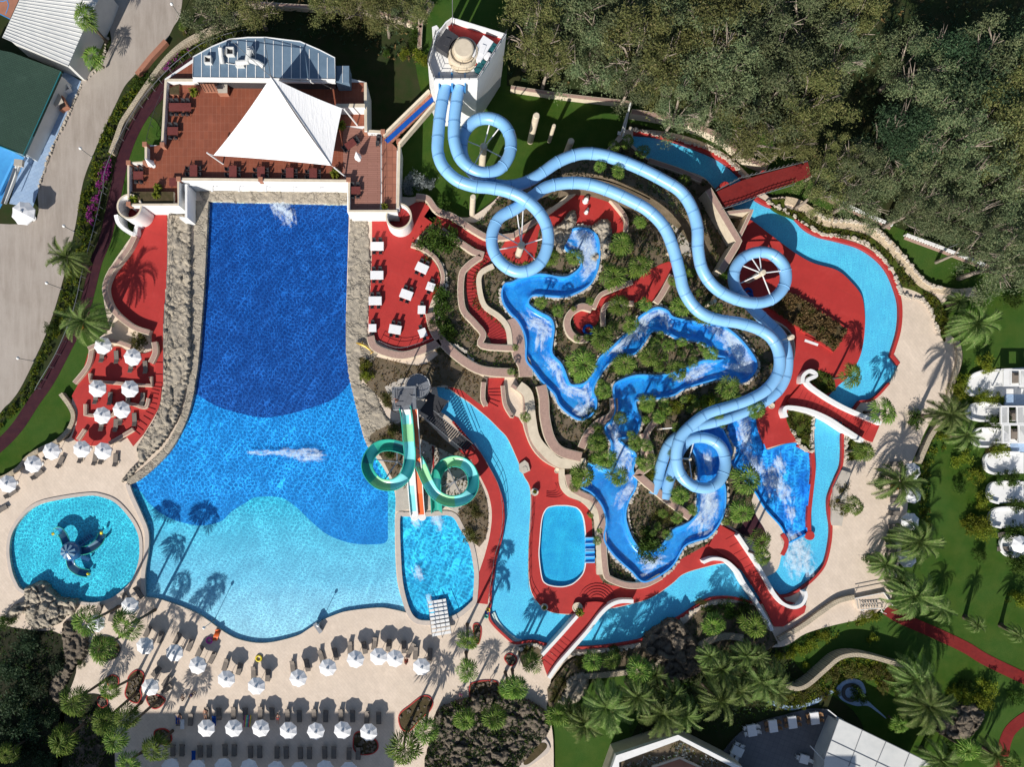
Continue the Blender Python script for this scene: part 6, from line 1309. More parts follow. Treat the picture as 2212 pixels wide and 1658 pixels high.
# agaves / cycads in tubs
CY=[date_crown(80+s,34,1.0).mesh('leaves',C['ybush']) for s in range(2)]
for cur,x,y,d,z,lb in (('10',685,1505,31,TZ,'bright cycad at the right end of the terrace parapet'),('10',735,1085,28,TZ,'dark cycad at the right corner of the sail'),('00',1675,795,26,TZ,'cycad in a pot beside the striped awning'),('00',1365,1620,24,TZ,'cycad at the left corner planter'),('01',1160,70,26,TZ,'left cycad beside the left spiral stair'),('01',1355,30,26,TZ,'right cycad in the left corner planter'),('11',1110,130,22,TZ,'cycad beside the right spiral stair'),('23',585,320,26,1.2,'cycad in white tub by the lower footbridge'),('23',280,280,14,.8,'small cycad in round white tub on the river bank'),('22',197,938,13,.8,'small cycad in round white tub by the curved steps')):
    px,py=OX[int(cur[0])]+x/4,OY[int(cur[1])]+y/4; g=Wp(px,py,z+.5); t=thing('cycad',lb,'plant',(g.x,g.y,z),0); s=d/K/2*.95
    child('leaves',RND.choice(CY),t,loc=(0,0,.55),rot=(0,0,RND.random()*6),scale=(s,s,s))
    pb=MB(); pb.lathe((0,0,0),[(.3,0),(.45,.5),(.38,.5),(.36,.42),(0,.42)],14); child('pot',pb.mesh('pot',C['white' if z<3 else 'terra']),t)
b=MB(); b.prism([smooth(G('01 1110,0! 1500,0! 1500,100! 1240,110!'))],TZ+.6,TZ,0,1); tag(b.build('planter_box',[C['soil'],C['cream']]),'planter box at the left corner of the roof terrace','planter')
b=MB(); b.prism([smooth(G('00 1465,760! 1545,730! 1550,820! 1465,815!'))],TZ+.5,TZ,0,1); tag(b.build('planter_box',[C['soil'],C['terra']]),'small planter box at the top left of the roof terrace','planter')

cover('ground_cover',['P 1150,402 1205,362 1250,346 1310,347 1370,366 1425,394 1470,424 1500,452 1490,475 1450,455 1400,420 1340,392 1280,382 1220,388 1165,415'],6.6,12,.24,.3,['gcover','euc3','bush'],'dark plants on the added earth bank',seed=12)
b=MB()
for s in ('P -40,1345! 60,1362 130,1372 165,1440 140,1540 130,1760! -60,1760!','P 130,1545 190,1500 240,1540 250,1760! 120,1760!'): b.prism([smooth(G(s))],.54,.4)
tag(b.build('dark_garden_soil',[M('near black soil',(.03,.03,.018),(.015,.02,.01),1,.95,.1,.6,10)],org=None),'dark soil of the lower left garden','soil',kind='structure')  # very dark soil colour under the lower left plants

cover('ground_cover',['13 1500,1450 1560,1200 1700,1100 1900,1050 2212,1040 23 200,1120 300,1200 320,1350 200,1500 60,1656 13 2100,1720 1500,1720','03 700,1240 850,1230 900,1400 850,1656 600,1656 680,1420'],1.2,18,.28,.8,['euc3','bush','euc3'],'dark plants growing through the bottom rocks',seed=15)
# ================= PARASOLS, LOUNGERS, TABLES
def um():
    t=thing('parasol','p','parasol',(0,0,0)); b=MB(); r=1.36; vs=[]; n=8
    o=[]
    rnd=random.Random(3)
    for k in range(n):
        g=2*math.pi*(k+.5)/n; 
    # eight gores, each sagging slightly between its ribs
    for k in range(n):
        g0=2*math.pi*k/n; g1=2*math.pi*(k+1)/n; gm=(g0+g1)/2
        top=(0,0,2.75); pts=[]
        a=(r*math.cos(g0),r*math.sin(g0),2.2); c=(r*math.cos(g1),r*math.sin(g1),2.2); m_=(r*.90*math.cos(gm),r*.90*math.sin(gm),2.17)
        a5=(r*.5*math.cos(g0),r*.5*math.sin(g0),2.52); c5=(r*.5*math.cos(g1),r*.5*math.sin(g1),2.52)
        b.add([top,a5,c5,a,m_,c],[(0,1,2),(1,3,4),(1,4,2),(2,4,5)])
        b.add([a,m_,c,(a[0],a[1],2.05),(m_[0],m_[1],2.0),(c[0],c[1],2.05)],[(0,3,4,1),(1,4,5,2)])
    child('canopy',b.mesh('canopy',C['canvas']),t)
    b=MB(); b.tube([(0,0,0),(0,0,2.9)],.035,6); b.lathe((0,0,0),[(.3,0),(.3,.1),(.05,.14)],12); child('pole',b.mesh('pole',C['white']),t)
    b=MB(); b.lathe((0,0,2.74),[(.22,-.02),(.16,.10),(0,.16)],8); child('vent_cap',b.mesh('vent_cap',C['canvas']),t)
    return t
def lg():
    t=thing('sun_lounger','l','sun lounger',(0,0,0)); 
    b=MB(); b.box((0,-.25,.34),(.66,1.35,.06)); child('seat',b.mesh('seat',C['wicker']),t)
    b=MB(); b.box((0,.72,.50),(.66,.72,.06),rx=R(28)); child('backrest',b.mesh('backrest',C['wicker']),t)
    b=MB()
    for sx in (-.34,.34): b.box((sx,-.05,.32),(.05,1.85,.07))
    b.box((0,-.95,.32),(.68,.05,.07)); child('frame',b.mesh('frame',C['chair']),t)
    for x,y in ((-.32,-.8),(.32,-.8),(-.32,.6),(.32,.6)): b=MB(); b.box((x,y,.16),(.05,.05,.32)); child('leg',b.mesh('leg',C['chair']),t)
    return t
U0=um(); L0=lg(); used={'u':False,'l':False}
def place(kind,loc,rz,label,group):
    src=U0 if kind=='u' else L0
    if not used[kind]:
        used[kind]=True; src.location=loc; src.rotation_euler=(0,0,rz); src['label']=label; src['group']=group; return src
    return dup(src,loc,rz,label,group)
def rowlab(i,n,row):
    if n==1: return 'white parasol '+row
    return ('leftmost' if i==0 else 'rightmost' if i==n-1 else ORD[i])+(' ' if 0<i<n-1 else ' ')+'white parasol '+('from left ' if 0<i<n-1 else '')+row
def urow(pts,row,zb=.5,face=0,lo=((-1.05,1.35),(1.15,1.2)),jit=6,group='white parasols with sun loungers',small=None):
    n=len(pts)
    for i,pt in enumerate(pts):
        x,y=pt[0],pt[1]; g=Wp(x,y,2.4+zb); g.z=zb; rnd=random.Random(i*7+int(x))
        lab=rowlab(i,n,row); pu=place('u',g,rnd.uniform(0,.8),lab,group); pu.rotation_euler.x=rnd.uniform(-.05,.05); pu.rotation_euler.y=rnd.uniform(-.05,.05)
        f=pt[2] if len(pt)>2 else face
        for k,(dx,dy) in enumerate(lo):
            if len(pt)>3 and pt[3]==k+1: continue
            a=R(f+rnd.uniform(-jit,jit)); ca,sa=math.cos(R(f)),math.sin(R(f)); ox,oy=dx*ca-dy*sa,dx*sa+dy*ca
            place('l',(g.x+ox,g.y+oy,zb),a,('left' if k==0 else 'right')+' taupe sun lounger under the '+lab.replace('white ','').replace(' from left',''),'taupe sun loungers')
T=lambda c,r,x,y:(OX[c]+x/4,OY[r]+y/4)
urow([T(0,3,1250,612)+(-20,),T(0,3,1505,675)+(-25,),T(0,3,1705,790)+(-22,),T(0,3,1950,902)+(-12,),T(1,3,-5,968)+(-5,),T(1,3,362,898)+(12,),T(1,3,615,802)+(14,),T(1,3,858,736)+(5,),T(1,3,1062,708)+(-3,),T(1,3,1197,722)+(-3,1),T(1,3,1430,790)+(0,)],'of row curving around the wave pool')
urow([T(0,3,1780,1332)+(0,),T(0,3,2012,1332),T(1,3,35,1330),T(1,3,275,1352),T(1,3,508,1352),T(1,3,745,1352),T(1,3,975,1368)],'of the second poolside row',lo=((-.6,1.6),(1.2,1.5)),jit=3)
urow([T(0,3,1460,1665),T(0,3,1700,1675),T(0,3,1920,1665),T(0,3,2145,1680),T(1,3,165,1685),T(1,3,370,1690),T(1,3,585,1685),T(1,3,800,1695)],'of the bottom edge row',lo=((-.3,1.7),(1.1,1.7)),jit=2)
urow([T(0,3,1295,970)+(-40,)],'beside the red rimmed planters')
urow([T(0,3,820,420)+(-20,),T(0,3,1120,270)+(30,)],'below the round children pool')
urow([T(0,1,885,1335)+(180,),T(0,1,1140,1425)+(180,)],'at the top of the left red terrace',.62)
urow([T(0,2,830,45)+(180,),T(0,2,1115,50)+(180,)],'in the middle of the left red terrace',.62)
urow([T(0,2,880,280)+(180,),T(0,2,1045,228)+(180,)],'at the bottom of the left red terrace',.62)
urow([T(0,2,55,870)+(120,),T(0,2,280,700)+(125,),T(0,2,440,585)+(150,),T(0,2,705,572)+(175,),T(0,2,885,582)+(175,)],'of the curved row above the children pool')
urow([T(3,2,1255,765)+(90,)],'topmost under the right date palms',lo=((-.9,1.4),(1.1,1.4)))
urow([T(3,2,1260,970)+(90,)],'second from top under the right date palms',lo=((-.9,1.4),(1.1,1.4)))
urow([T(3,2,1245,1200)+(90,)],'third from top under the right date palms',lo=((-.9,1.4),(1.1,1.4)))
urow([T(3,2,1220,1525)+(90,)],'lowest under the right date palms',lo=((-.9,1.4),(1.1,1.4)))
urow([T(3,2,2200,1390)+(90,)],'on the lowest cabana floor',.25)
a=Wp(47,459,3.0); g0=dup(U0,(a.x,a.y,.1),.3,'large grey white parasol at the left edge of the road','road parasols',(1.35,1.35,1.15))
for (c,r,x,y,rz,lb) in ((0,3,1540,1250,0,'lounger with blue towel left of the second poolside row'),(0,3,1645,1250,-5,'empty lounger left of the second poolside row'),(1,3,1340,640,-28,'lounger right of the two touching parasols'),(0,3,1440,985,-50,'reclined lounger beside the red rimmed planters'),(0,2,10,1090,120,'lounger cut by the left edge of the photo')):
    v=Wp(*T(c,r,x,y),.9); place('l',(v.x,v.y,.5),R(rz),lb,'single loungers')
# --- tables and chairs
def chm(mat):
    t=thing('chair','c','chair',(0,0,0)); b=MB(); b.box((0,0,.45),(.5,.48,.06)); child('seat',b.mesh('seat',mat),t)
    b=MB(); b.box((0,.25,.72),(.5,.05,.5),rx=R(-8)); child('backrest',b.mesh('backrest',mat),t)
    for sx in (-.25,.25): b=MB(); b.box((sx,0,.64),(.05,.45,.04)); b.box((sx,-.2,.32),(.04,.04,.64)); child('armrest',b.mesh('armrest',mat),t)
    b=MB()
    for sx in (-.23,.23):
        for sy in (-.21,.21): b.box((sx,sy,.22),(.04,.04,.44))
    child('legs',b.mesh('legs',mat),t); return t
CH0={}
def chair(loc,rz,label,mat,group):
    if mat not in CH0:
        t=chm(C[mat]); CH0[mat]=t; t.location=loc; t.rotation_euler=(0,0,rz); t['label']=label; t['group']=group; return t
    return dup(CH0[mat],loc,rz,label,group)
def table(cur,x,y,w_,d_,rz,z,mat,ref,seats='tb',cm='chair',cloth=False):
    v=Wp(OX[int(cur[0])]+x/4,OY[int(cur[1])]+y/4,z+.75); w_,d_=w_/4/K*.98,d_/4/K*.98
    t=thing('table',ref,'table',(v.x,v.y,z),R(rz),'dining tables'); b=MB(); b.box((0,0,.74),(w_,d_,.05)); 
    if cloth:
        for sx,sy,dx,dy in ((w_/2,0,.02,d_),(-w_/2,0,.02,d_),(0,d_/2,w_,.02),(0,-d_/2,w_,.02)): b.box((sx*1.01,sy*1.01,.62),(dx,dy,.24))
        b.box((0,0,.775),(w_*.98,d_*.98,.02))
    else:
        n=int(d_/.11)
        for k in range(n): b.box((0,-d_/2+(k+.5)*d_/n,.775),(w_,d_/n*.86,.02))
    child('tabletop',b.mesh('tabletop',C[mat]),t)
    for sx in (-1,1):
        for sy in (-1,1): b=MB(); b.box((sx*(w_/2-.1),sy*(d_/2-.1),.36),(.06,.06,.72)); child('leg',b.mesh('leg',C['dark' if not cloth else 'white']),t)
    cz=math.cos(R(rz)); sz=math.sin(R(rz))
    def put(ox,oy,a,nm):
        chair((v.x+ox*cz-oy*sz,v.y+ox*sz+oy*cz,z),R(rz+a+RND.uniform(-6,6)),'%s dark chair at the %s'%(nm,ref.replace('rectangular ','')),cm,'dark chairs around the dining tables')
    if seats=='tb4':
        for k,sx in enumerate((-w_/4,w_/4)):
            put(sx,d_/2+.32,0,'upper '+('left','right')[k]); put(sx,-d_/2-.3,180,'lower '+('left','right')[k])
    if seats=='tb8':
        for k,sx in enumerate((-.39,-.17,.12,.34)):
            put(sx*w_,d_/2+.32,0,'upper '+ORD[k]); put(sx*w_,-d_/2-.32,180,'lower '+ORD[k])
    if seats=='tb2': put(0,d_/2+.3,0,'upper'); put(0,-d_/2-.28,180,'lower')
    if seats=='lr4':
        for k,sy in enumerate((d_/4,-d_/4)):
            put(-w_/2-.3,sy,90,('upper','lower')[k]+' left'); put(w_/2+.3,sy,-90,('upper','lower')[k]+' right')
    if seats=='lr2': put(-w_/2-.3,0,90,'left'); put(w_/2+.3,0,-90,'right')
for i,(x,y) in enumerate(((1045,470),(1043,720),(1028,942))): table('11',x,y,112,72,0,.62,'canvas',ORD[i]+' white table from top beside the rock ledge','tb4',cloth=True)
table('11',1005,1178,66,66,0,.62,'canvas','small square white table at the ledge corner','tb2',cloth=True)
table('11',1432,658,105,75,-25,.62,'canvas','tilted white table nearest the big bush','tb4',cloth=True)
table('11',1297,888,105,75,-20,.62,'canvas','tilted white table in the terrace middle','tb4',cloth=True)
table('11',1200,1190,105,75,-10,.62,'canvas','large white table at the terrace bottom','tb4',cloth=True)
table('11',1506,820,68,68,-20,.62,'canvas','upper small white table by the curved wall','tb2',cloth=True)
table('11',1430,1020,66,70,-2,.62,'canvas','middle small white table by the curved wall','tb2',cloth=True)
table('11',1438,1220,66,72,20,.62,'canvas','lowest small white table by the curved wall','tb2',cloth=True)
for i,(c,x,y) in enumerate((('00',1672,1477),('00',2012,1483),('10',42,1490),('10',290,1500),('10',492,1505))): table(c,x,y,64,100,0,TZ,'tablebr',ORD[i]+' brown table along the terrace parapet','lr4')
table('00',1495,1573,64,70,0,TZ,'tablebr','brown table at the parapet left end','')
table('00',1555,925,186,68,0,TZ,'tablebr','long brown table at the left wall','tb8')
table('00',1493,1132,90,66,0,TZ,'tablebr','square brown table at the left wall','tb4')
table('00',1195,1515,84,66,0,TZ,'tablebr','brown table in the lower left corner','tb4')
table('10',815,1245,90,60,35,TZ,'tablebr','angled brown table on the right deck boards','lr4')
table('10',855,1645,90,62,0,TZ,'tablebr','brown table at the right parapet corner','tb4')
for k,(x,y) in enumerate(((1012,1150),(1058,1155),(1055,1200),(1050,1245))):
    v=Wp(OX[1]+x/4,OY[0]+y/4,TZ+.5); chair((v.x,v.y,TZ),R(0),ORD[k]+' spare dark chair by the deck railing','chair','spare chairs')
table('23',2075,1345,75,100,10,.2,'canvas','leftmost white table on the grey terrace','lr4','white',True)
table('23',1950,1525,100,75,-25,.2,'canvas','lowest left white table on the grey terrace','tb4','white',True)
for i,(x,y) in enumerate(((48,1308),(215,1275),(408,1240))): table('33',x,y,72,105,8,.2,'canvas',('left','middle','right')[i]+' white table in the sunny terrace row','lr4','wood',True)
table('33',318,1595,75,75,-15,.2,'canvas','small white table beside the white roof','lr2','white',True)
table('33',590,1280,60,60,20,.2,'canvas','half hidden white table at the roof corner','lr2','white',True)
# folded parasols
for (c,x,y,x2,y2,lb) in (('10',875,1335,860,1390,'folded white parasol on the right deck boards'),('00',1290,1390,1340,1380,'folded white parasol at the left terrace step')):
    v=Wp(OX[int(c[0])]+x/4,OY[int(c[1])]+y/4,TZ+1.5); b=MB(); t=thing('folded_parasol',lb,'parasol',(v.x,v.y-.2,TZ)); b.lathe((0,0,0),[(.05,.7),(.55,1.0),(.4,1.5),(.22,2.2),(.04,2.8)],8); child('canopy',b.mesh('canopy',C['canvas']),t)
    b=MB(); b.tube([(0,0,0),(0,0,2.9)],.04,6); b.lathe((0,0,0),[(.3,0),(.3,.1),(0,.12)],10); child('pole',b.mesh('pole',C['white']),t)
# red rimmed planters with rocks
PL=('03 1180,818 1240,850 1240,930 1215,990 1225,1050 1190,1110 1120,1090 1075,1030 1095,940 1110,870|large red rimmed planter left of the lone parasol','03 1260,1050 1330,1030 1400,1050 1430,1085 1390,1140 1330,1160 1280,1120|red rimmed planter below the lone parasol','03 970,860 1025,890 1020,960 960,980 920,930 925,885|small round red rimmed planter on the left plaza','03 850,1050 920,1060 930,1120 880,1150 840,1110|small red planter among the left palms','03 1330,1350 1410,1325 1470,1360 1485,1430 1440,1470 1350,1440|red planter above the shaded fan palm','13 850,1370 900,1350 960,1380! 1040,1430 1055,1500 1000,1550 900,1555 840,1510 835,1430|red rimmed planter under the last parasol of second row','13 1230,1210 1330,1120 1430,1045 1500,1050 1530,1110 1500,1180 1420,1250 1330,1350 1250,1330|kidney shaped red planter by the bottom rocks','13 1840,960 1900,920 2000,908 2080,920 2100,970 2090,1050 1990,1080 1860,1090|red planter above the bottom rock garden','13 1870,440 1910,415 1945,450 1945,530 1920,600 1890,560|narrow red planter below the splash pool','13 2140,720 2180,675 2230,690 23 45,720 30,770 13 2190,785|round red planter by the beige corner','03 800,560 900,520 1000,560 1045,620 1010,710 920,745 830,730 780,660|round dark palm bed on the left plaza')
for s in PL:
    s,lb=s.split('|'); L=smooth(G(s)); b=MB(); b.prism([L,outset(L,-2.2)],.62,.4,0); b.prism([outset(L,-2.2)],.53,.4,1)
    rnd=random.Random(len(lb)); xs=[p[0] for p in L]; ys=[p[1] for p in L]; I=outset(L,-4)
    for k in range(70):
        x,y=rnd.uniform(min(xs),max(xs)),rnd.uniform(min(ys),max(ys))
        if inside(x,y,I): v=Wp(x,y,.6); q=rnd.uniform(.18,.45); b.box((v.x,v.y,.58),(q,q*.8,q*.5),rnd.random()*3,2,rnd.uniform(-.3,.3))
    tag(b.build('planter',[C['red'] if 'dark' not in lb else C['dark'],C['soil'],C['rockg']]),lb,'planter')
# --- octopus play slide in the children pool
v=Wp(151,1192,2.5); oc=thing('octopus_slide','blue octopus shaped play slide in the children pool','play structure',(v.x,v.y,.05))
C['octo']=M('dark blue fibreglass',(.02,.10,.26),(.03,.14,.32),1,.3,.5,coat=.3); C['octow']=M('pale stripe',(.22,.36,.48),None,1,.3,.5)
b=MB(); b.lathe((0,0,0),[(1.1,0),(1.1,1.6),(1.5,1.9),(1.45,2.4),(1.1,2.9),(.5,3.2),(0,3.3)],24); child('head',b.mesh('head',C['octo'],True),oc)
for k in range(8):
    g=k*math.pi/4+.3; b=MB(); b.add([(.25*math.cos(g-.3),.25*math.sin(g-.3),3.34),(.25*math.cos(g+.3),.25*math.sin(g+.3),3.34),(1.15*math.cos(g+.17),1.15*math.sin(g+.17),3.02),(1.15*math.cos(g-.17),1.15*math.sin(g-.17),3.02)],[(0,1,2,3)]); child('stripe',b.mesh('stripe',C['octow']),oc)
for pts in (((-.8,.8,1.9),(-1.4,2.2,1.7),(-2.4,2.9,1.2),(-3.4,2.5,.5)),((1.0,-.1,1.9),(2.4,.2,1.6),(3.6,1.2,1.1),(3.9,2.4,.6)),((-.3,-1.2,1.9),(-.2,-2.4,1.6),(.6,-3.3,1.1),(1.7,-3.7,.5))):
    W_=[Vector(p[:3]) for p in smooth([tuple(q) for q in pts],False,6)]
    W2=[Vector((oc.location.x,oc.location.y,.05))+q for q in W_]; halfpipe(W2,.6,[C['octo'],C['octow'],C['octo']],oc,6,'slide_arm')
    b=MB(); q=W_[-1]; b.tube([q+Vector((0,0,.2)),q+(W_[-1]-W_[-2]).normalized()*.4+Vector((0,0,.5))],.22,8); child('arm_tip',b.mesh('arm_tip',C['yellow']),oc)
for (x1,y1) in ((2.4,2.2),(2.0,-1.7)):
    b=MB(); n=8
    for k in range(n): t=k/n; b.box((x1*(.35+.65*t),y1*(.35+.65*t),2.0-1.7*t),(.7,.22,.07),math.atan2(y1,x1)+math.pi/2)
    for s_ in (-.38,.38):
        dx,dy=-y1,x1; q=math.hypot(dx,dy); b.tube([(x1*.35+dx/q*s_,y1*.35+dy/q*s_,2.7),(x1+dx/q*s_,y1+dy/q*s_,.9)],.04,5)
    child('ladder',b.mesh('ladder',C['octo']),oc)
# --- pool furniture
b=MB(); q=[nums(p) for p in G('13 1485,240 1640,215 1690,525 1525,555')]
t=thing('pool_stair','white metal stair into the splash pool','stair',Wp(940,1340,.4))
for k in range(9):
    f=k/9; (xa,ya),(xb,yb)=[(q[0][0]*(1-f)+q[3][0]*f,q[0][1]*(1-f)+q[3][1]*f),(q[1][0]*(1-f)+q[2][0]*f,q[1][1]*(1-f)+q[2][1]*f)]
    b.band([(xa,ya),(xb,yb)],6,.5+.12*k,.45+.1*k)
part(b,'steps',C['white'],t)
for f in (0,.5,1):
    b=MB(); A=(q[0][0]*(1-f)+q[1][0]*f,q[0][1]*(1-f)+q[1][1]*f); B=(q[3][0]*(1-f)+q[2][0]*f,q[3][1]*(1-f)+q[2][1]*f); b.tube([Wp(*A,1.2),Wp(*B,2.2)],.04,6); b.tube([Wp(*B,.5),Wp(*B,2.2)],.04,6); part(b,'handrail',C['metal'],t)
for i,(y0,y1) in enumerate(((1335,1440),(1450,1555))):
    t=thing('small_slide',('upper','lower')[i]+' small blue slide at the oval pool','slide',Wp(1273,OY[2]+y0/4+12,.5)); b=MB()
    b.band([nums(p) for p in G('22 635,%d 715,%d'%((y0+y1)/2,(y0+y1)/2))],(y1-y0)/4,lambda t:.7+.9*t,.55); part(b,'lane',C['chan'],t)
    b=MB()
    for yy in (y0+4,(y0+y1)/2,y1-4): b.band([nums(p) for p in G('22 632,%d 712,%d'%(yy,yy))],2,lambda t:1.0+1.0*t,.55)
    part(b,'side',C['flume'],t)

    pass
for c,x,y,r,lb in (('22',195,940,.6,'round white stone tub by the curved steps'),('23',280,275,.55,'round white stone tub on the lower river bank'),('23',565,280,.8,'large round white tub at the lower footbridge'),('22',388,757,.4,'square white post cap on the pool deck'),('32',33,195,.45,'white round bollard lamp by the stepped footbridge')):
    v=Wp(OX[int(c[0])]+x/4,OY[int(c[1])]+y/4,1.0); b=MB(); b.lathe((v.x,v.y,.5),[(r*.8,0),(r,.5),(r,.6),(r*.8,.6),(r*.75,.52),(0,.52)],20); tag(b.build('stone_tub',C['cream'],smooth_=False),lb,'tub')
for s,lb in (('22 60,700! 110,665! 140,690! 158,755! 95,785! 65,760!','square carved stone seat beside the river'),('32 640,750! 715,775! 640,1235! 560,1230! 550,1150 570,900!','long low stone bench by the outer river bank')):
    L=smooth(G(s)); b=MB(); b.prism([L],.95,.45); b.prism([[((p[0]-L[0][0])*.45+L[0][0]+8,(p[1]-L[0][1])*.45+L[0][1]+8) for p in L]],1.02,.9,0) if 'square' in lb else None; tag(b.build('stone_bench',C['kerb']),lb,'bench')
b=MB(); b.band([nums(p) for p in G('31 320,1285 435,1325')],5,1.5,1.4); v=Wp(1758,741,1); b.box((v.x,v.y,.9),(.1,.1,.9)); tag(b.build('info_board',C['white']),'blank white board standing by the raised red bed','sign')
# gold dolphin-like fish ornament, rings, kiosk, ladder
v=Wp(*T(1,1,915,1330),1.0); b=MB(); b.tube([(v.x-.9,v.y+.4,1.0),(v.x-.2,v.y+.2,1.25),(v.x+.5,v.y-.1,1.15),(v.x+1.1,v.y-.6,1.1),(v.x+1.5,v.y-1.0,1.0)],.2,8,rs=[.08,.24,.2,.12,.05]); b.box((v.x+1.5,v.y-1.1,1.0),(.6,.15,.06),R(30)); b.box((v.x+.1,v.y+.4,1.15),(.15,.5,.06)); tag(b.build('fish_ornament',C['gold'],smooth_=True),'golden leaping fish ornament on the rock ledge','ornament')
def torus(b,c,r,q,n=24,mi=0,rx=0):
    P_=[Vector(c)+Vector((r*math.cos(2*math.pi*k/n),r*math.sin(2*math.pi*k/n),rx*math.sin(2*math.pi*k/n))) for k in range(n+1)]; b.tube(P_,q,8,mi,cap=False)
for c,r,x,y,R_,m,z,lb in ((1,3,22,720,.42,'yellow',.65,'yellow swim ring beside the wave pool kerb'),(0,3,1808,565,.42,'pinkpl',.65,'magenta swim ring by the pool edge'),(1,3,2005,300,.26,'yellow',.62,'small yellow ring by the river entrance'),(1,3,1995,325,.26,'bluemat',.62,'small blue ring by the river entrance'),(1,3,1990,355,.26,'green',.62,'small green ring by the river entrance'),(2,1,660,1195,.7,'bluemat',.8,'large blue rubber ring on the sunken red deck'),(2,1,2040,870,.55,'bluemat',.7,'upper dark blue ring inside the flume loop'),(2,1,2050,905,.5,'bluemat',.85,'lower dark blue ring inside the flume loop')):
    v=Wp(*T(c,r,x,y),z); b=MB(); torus(b,(v.x,v.y,z),R_,R_*.33); tag(b.build('swim_ring',C[m],smooth_=True),lb,'swim ring')
v=Wp(*T(0,3,1868,520),.7); b=MB()
for k in range(5): b.tube([(v.x-.25+k*.16-.35,v.y-.8,.68),(v.x-.1+k*.16+.1,v.y+.8,.68)],.08,8)
b.tube([(v.x-.1,v.y+.75,.7),(v.x+.5,v.y+.95,.75)],.12,8); tag(b.build('air_mattress',C['orange'],smooth_=True),'orange inflatable mattress by the pool edge','air mattress')
v=Wp(*T(0,3,2133,1262),.9); b=MB()
for k,m_ in enumerate((0,1,2,3,0,1)): b.tube([(v.x-.45+k*.17,v.y-.9,.9),(v.x-.25+k*.17,v.y+.9,.9)],.09,8,m_)
tag(b.build('air_mattress',[C['pinkpl'],C['yellow'],C['cyan'],C['green']],smooth_=True),'rainbow striped inflatable mattress on the second row','air mattress')
for c,r,x,y,m,lb in ((0,3,1535,1245,'bluemat','dark blue towel on the lounger by the seated people'),(0,3,1848,1260,'bluemat','bright blue towel left of the rainbow mattress'),(0,3,1672,1560,'bluemat','blue towel on the bottom edge row'),(0,3,1575,1290,'canvas','crumpled white towel on the plaza'),(1,3,1297,738,'red','red towel between poolside loungers')):
    v=Wp(*T(c,r,x,y),.9); b=MB(); n=8
    for i in range(n+1):
        for j in range(n+1): b.v.append((v.x+(i/n-.5)*.62,v.y+(j/n-.5)*1.5*(1 if m!='red' else .35),.90+.03*math.sin(i*2.1+j)+.02*math.cos(j*1.7)))
    for i in range(n):
        for j in range(n): a=i*(n+1)+j; b.f.append((a,a+n+1,a+n+2,a+1)); b.m.append(0)
    tag(b.build('towel',C[m]),lb,'towel')
for c,x,y,lb in (('13',558,430,'slatted dark box at the wave pool edge'),):
    v=Wp(*T(1,3,535,455),1.2); b=MB(); b.box((v.x,v.y,.9),(.5,1.6,.9),R(35)); b.box((v.x,v.y,1.4),(.6,1.7,.08),R(35)); tag(b.build('lifeguard_box',C['metal']),lb,'box')
# lamp posts

for c,r,x,y,x2,y2,h,lb in ((0,1,530,838,480,828,3.5,'white globe lamp post by the road below upper palm'),(0,1,290,1465,245,1463,3.5,'white globe lamp post by the lower road edge'),(0,1,640,345,600,340,2.5,'dark lamp post beside the upper date palm'),(0,0,1560,150,1520,105,3,'dark lamp post at the top of the road'),(0,0,795,1360,765,1340,3,'dark lamp post at the hedge beside the road'),(3,1,1535,495,1680,465,6,'white lamp post beside the lower balustrade'),(1,3,570,385,640,240,3,'thin lamp post on the pool edge'),(0,3,1850,390,1970,200,4,'slim lamp post by the left pool edge')):
    g=Wp(*T(c,r,x,y),.1); t=thing('lamp_post',lb,'lamp post',(g.x,g.y,.1)); b=MB(); b.tube([(0,0,0),(0,0,h)],.05,6); b.lathe((0,0,0),[(.14,0),(.1,.2),(.05,.25)],10); child('pole',b.mesh('pole',C['metal']),t); b=MB(); b.lathe((0,0,h),[(.05,0),(.2,.1),(.24,.25),(.16,.42),(0,.48)],12); child('lamp_head',b.mesh('lamp_head',C['white'],True),t)
# stairs on the right
t=thing('stone_stair','beige stone stair with white railings at the right terrace end','stair',Wp(1880,1305,.1)); 
b=MB(); b.prism([smooth(G('33 745,200! 1000,145! 1070,250! 1000,300! 980,285! 770,290!'))],1.0,0); part(b,'landing',C['pave'],t)
b=MB()
for k in range(8): x=770+k*24; b.band([nums(p) for p in G('33 %d,%d %d,%d'%(x,215+k*2,x+12,290))],2,1.1+.02*k,1.0)
part(b,'steps',C['kerb'],t)
for s in ('33 750,200 1000,150 1080,260','33 800,300 975,285 990,320'):
    b=MB(); L=G(s); 
    for h in (1.5,1.9): b.tube([Wp(p[0],p[1],h) for p in L],.06,6)
    for p in L: v=Wp(p[0],p[1],1); b.tube([(v.x,v.y,.5),(v.x,v.y,1.95)],.05,5)
    part(b,'railing',C['white'],t)
# white pebble art garden bottom right
b=MB(); b.prism([smooth(G('33 590,990 650,920 730,895 810,920 845,990 850,1060 890,1110 1000,1210 1020,1240 940,1180 860,1130 760,1130 640,1080'))],.12,0); b.band(smooth(G('33 740,950 780,970 800,1010 780,1060 720,1085 670,1060 655,1010 680,965 740,950'),False),7,.3,.1,1)
b.band(smooth(G('33 -20,1075 80,1120 200,1150 330,1120 420,1090 480,1045 560,1000'),False),9,.13,0)
tag(b.build('pebble_garden',[C['bluepave'],C['dark']]),'white pebble garden with dark scalloped ring','garden feature')
b=MB(); b.prism([smooth(G('33 1640,1180 1740,1170 1760,1250 1700,1300 1630,1260'))],.3,.0); tag(b.build('pond',C['teal']),'small dark pond in the lower right rocks','pond')
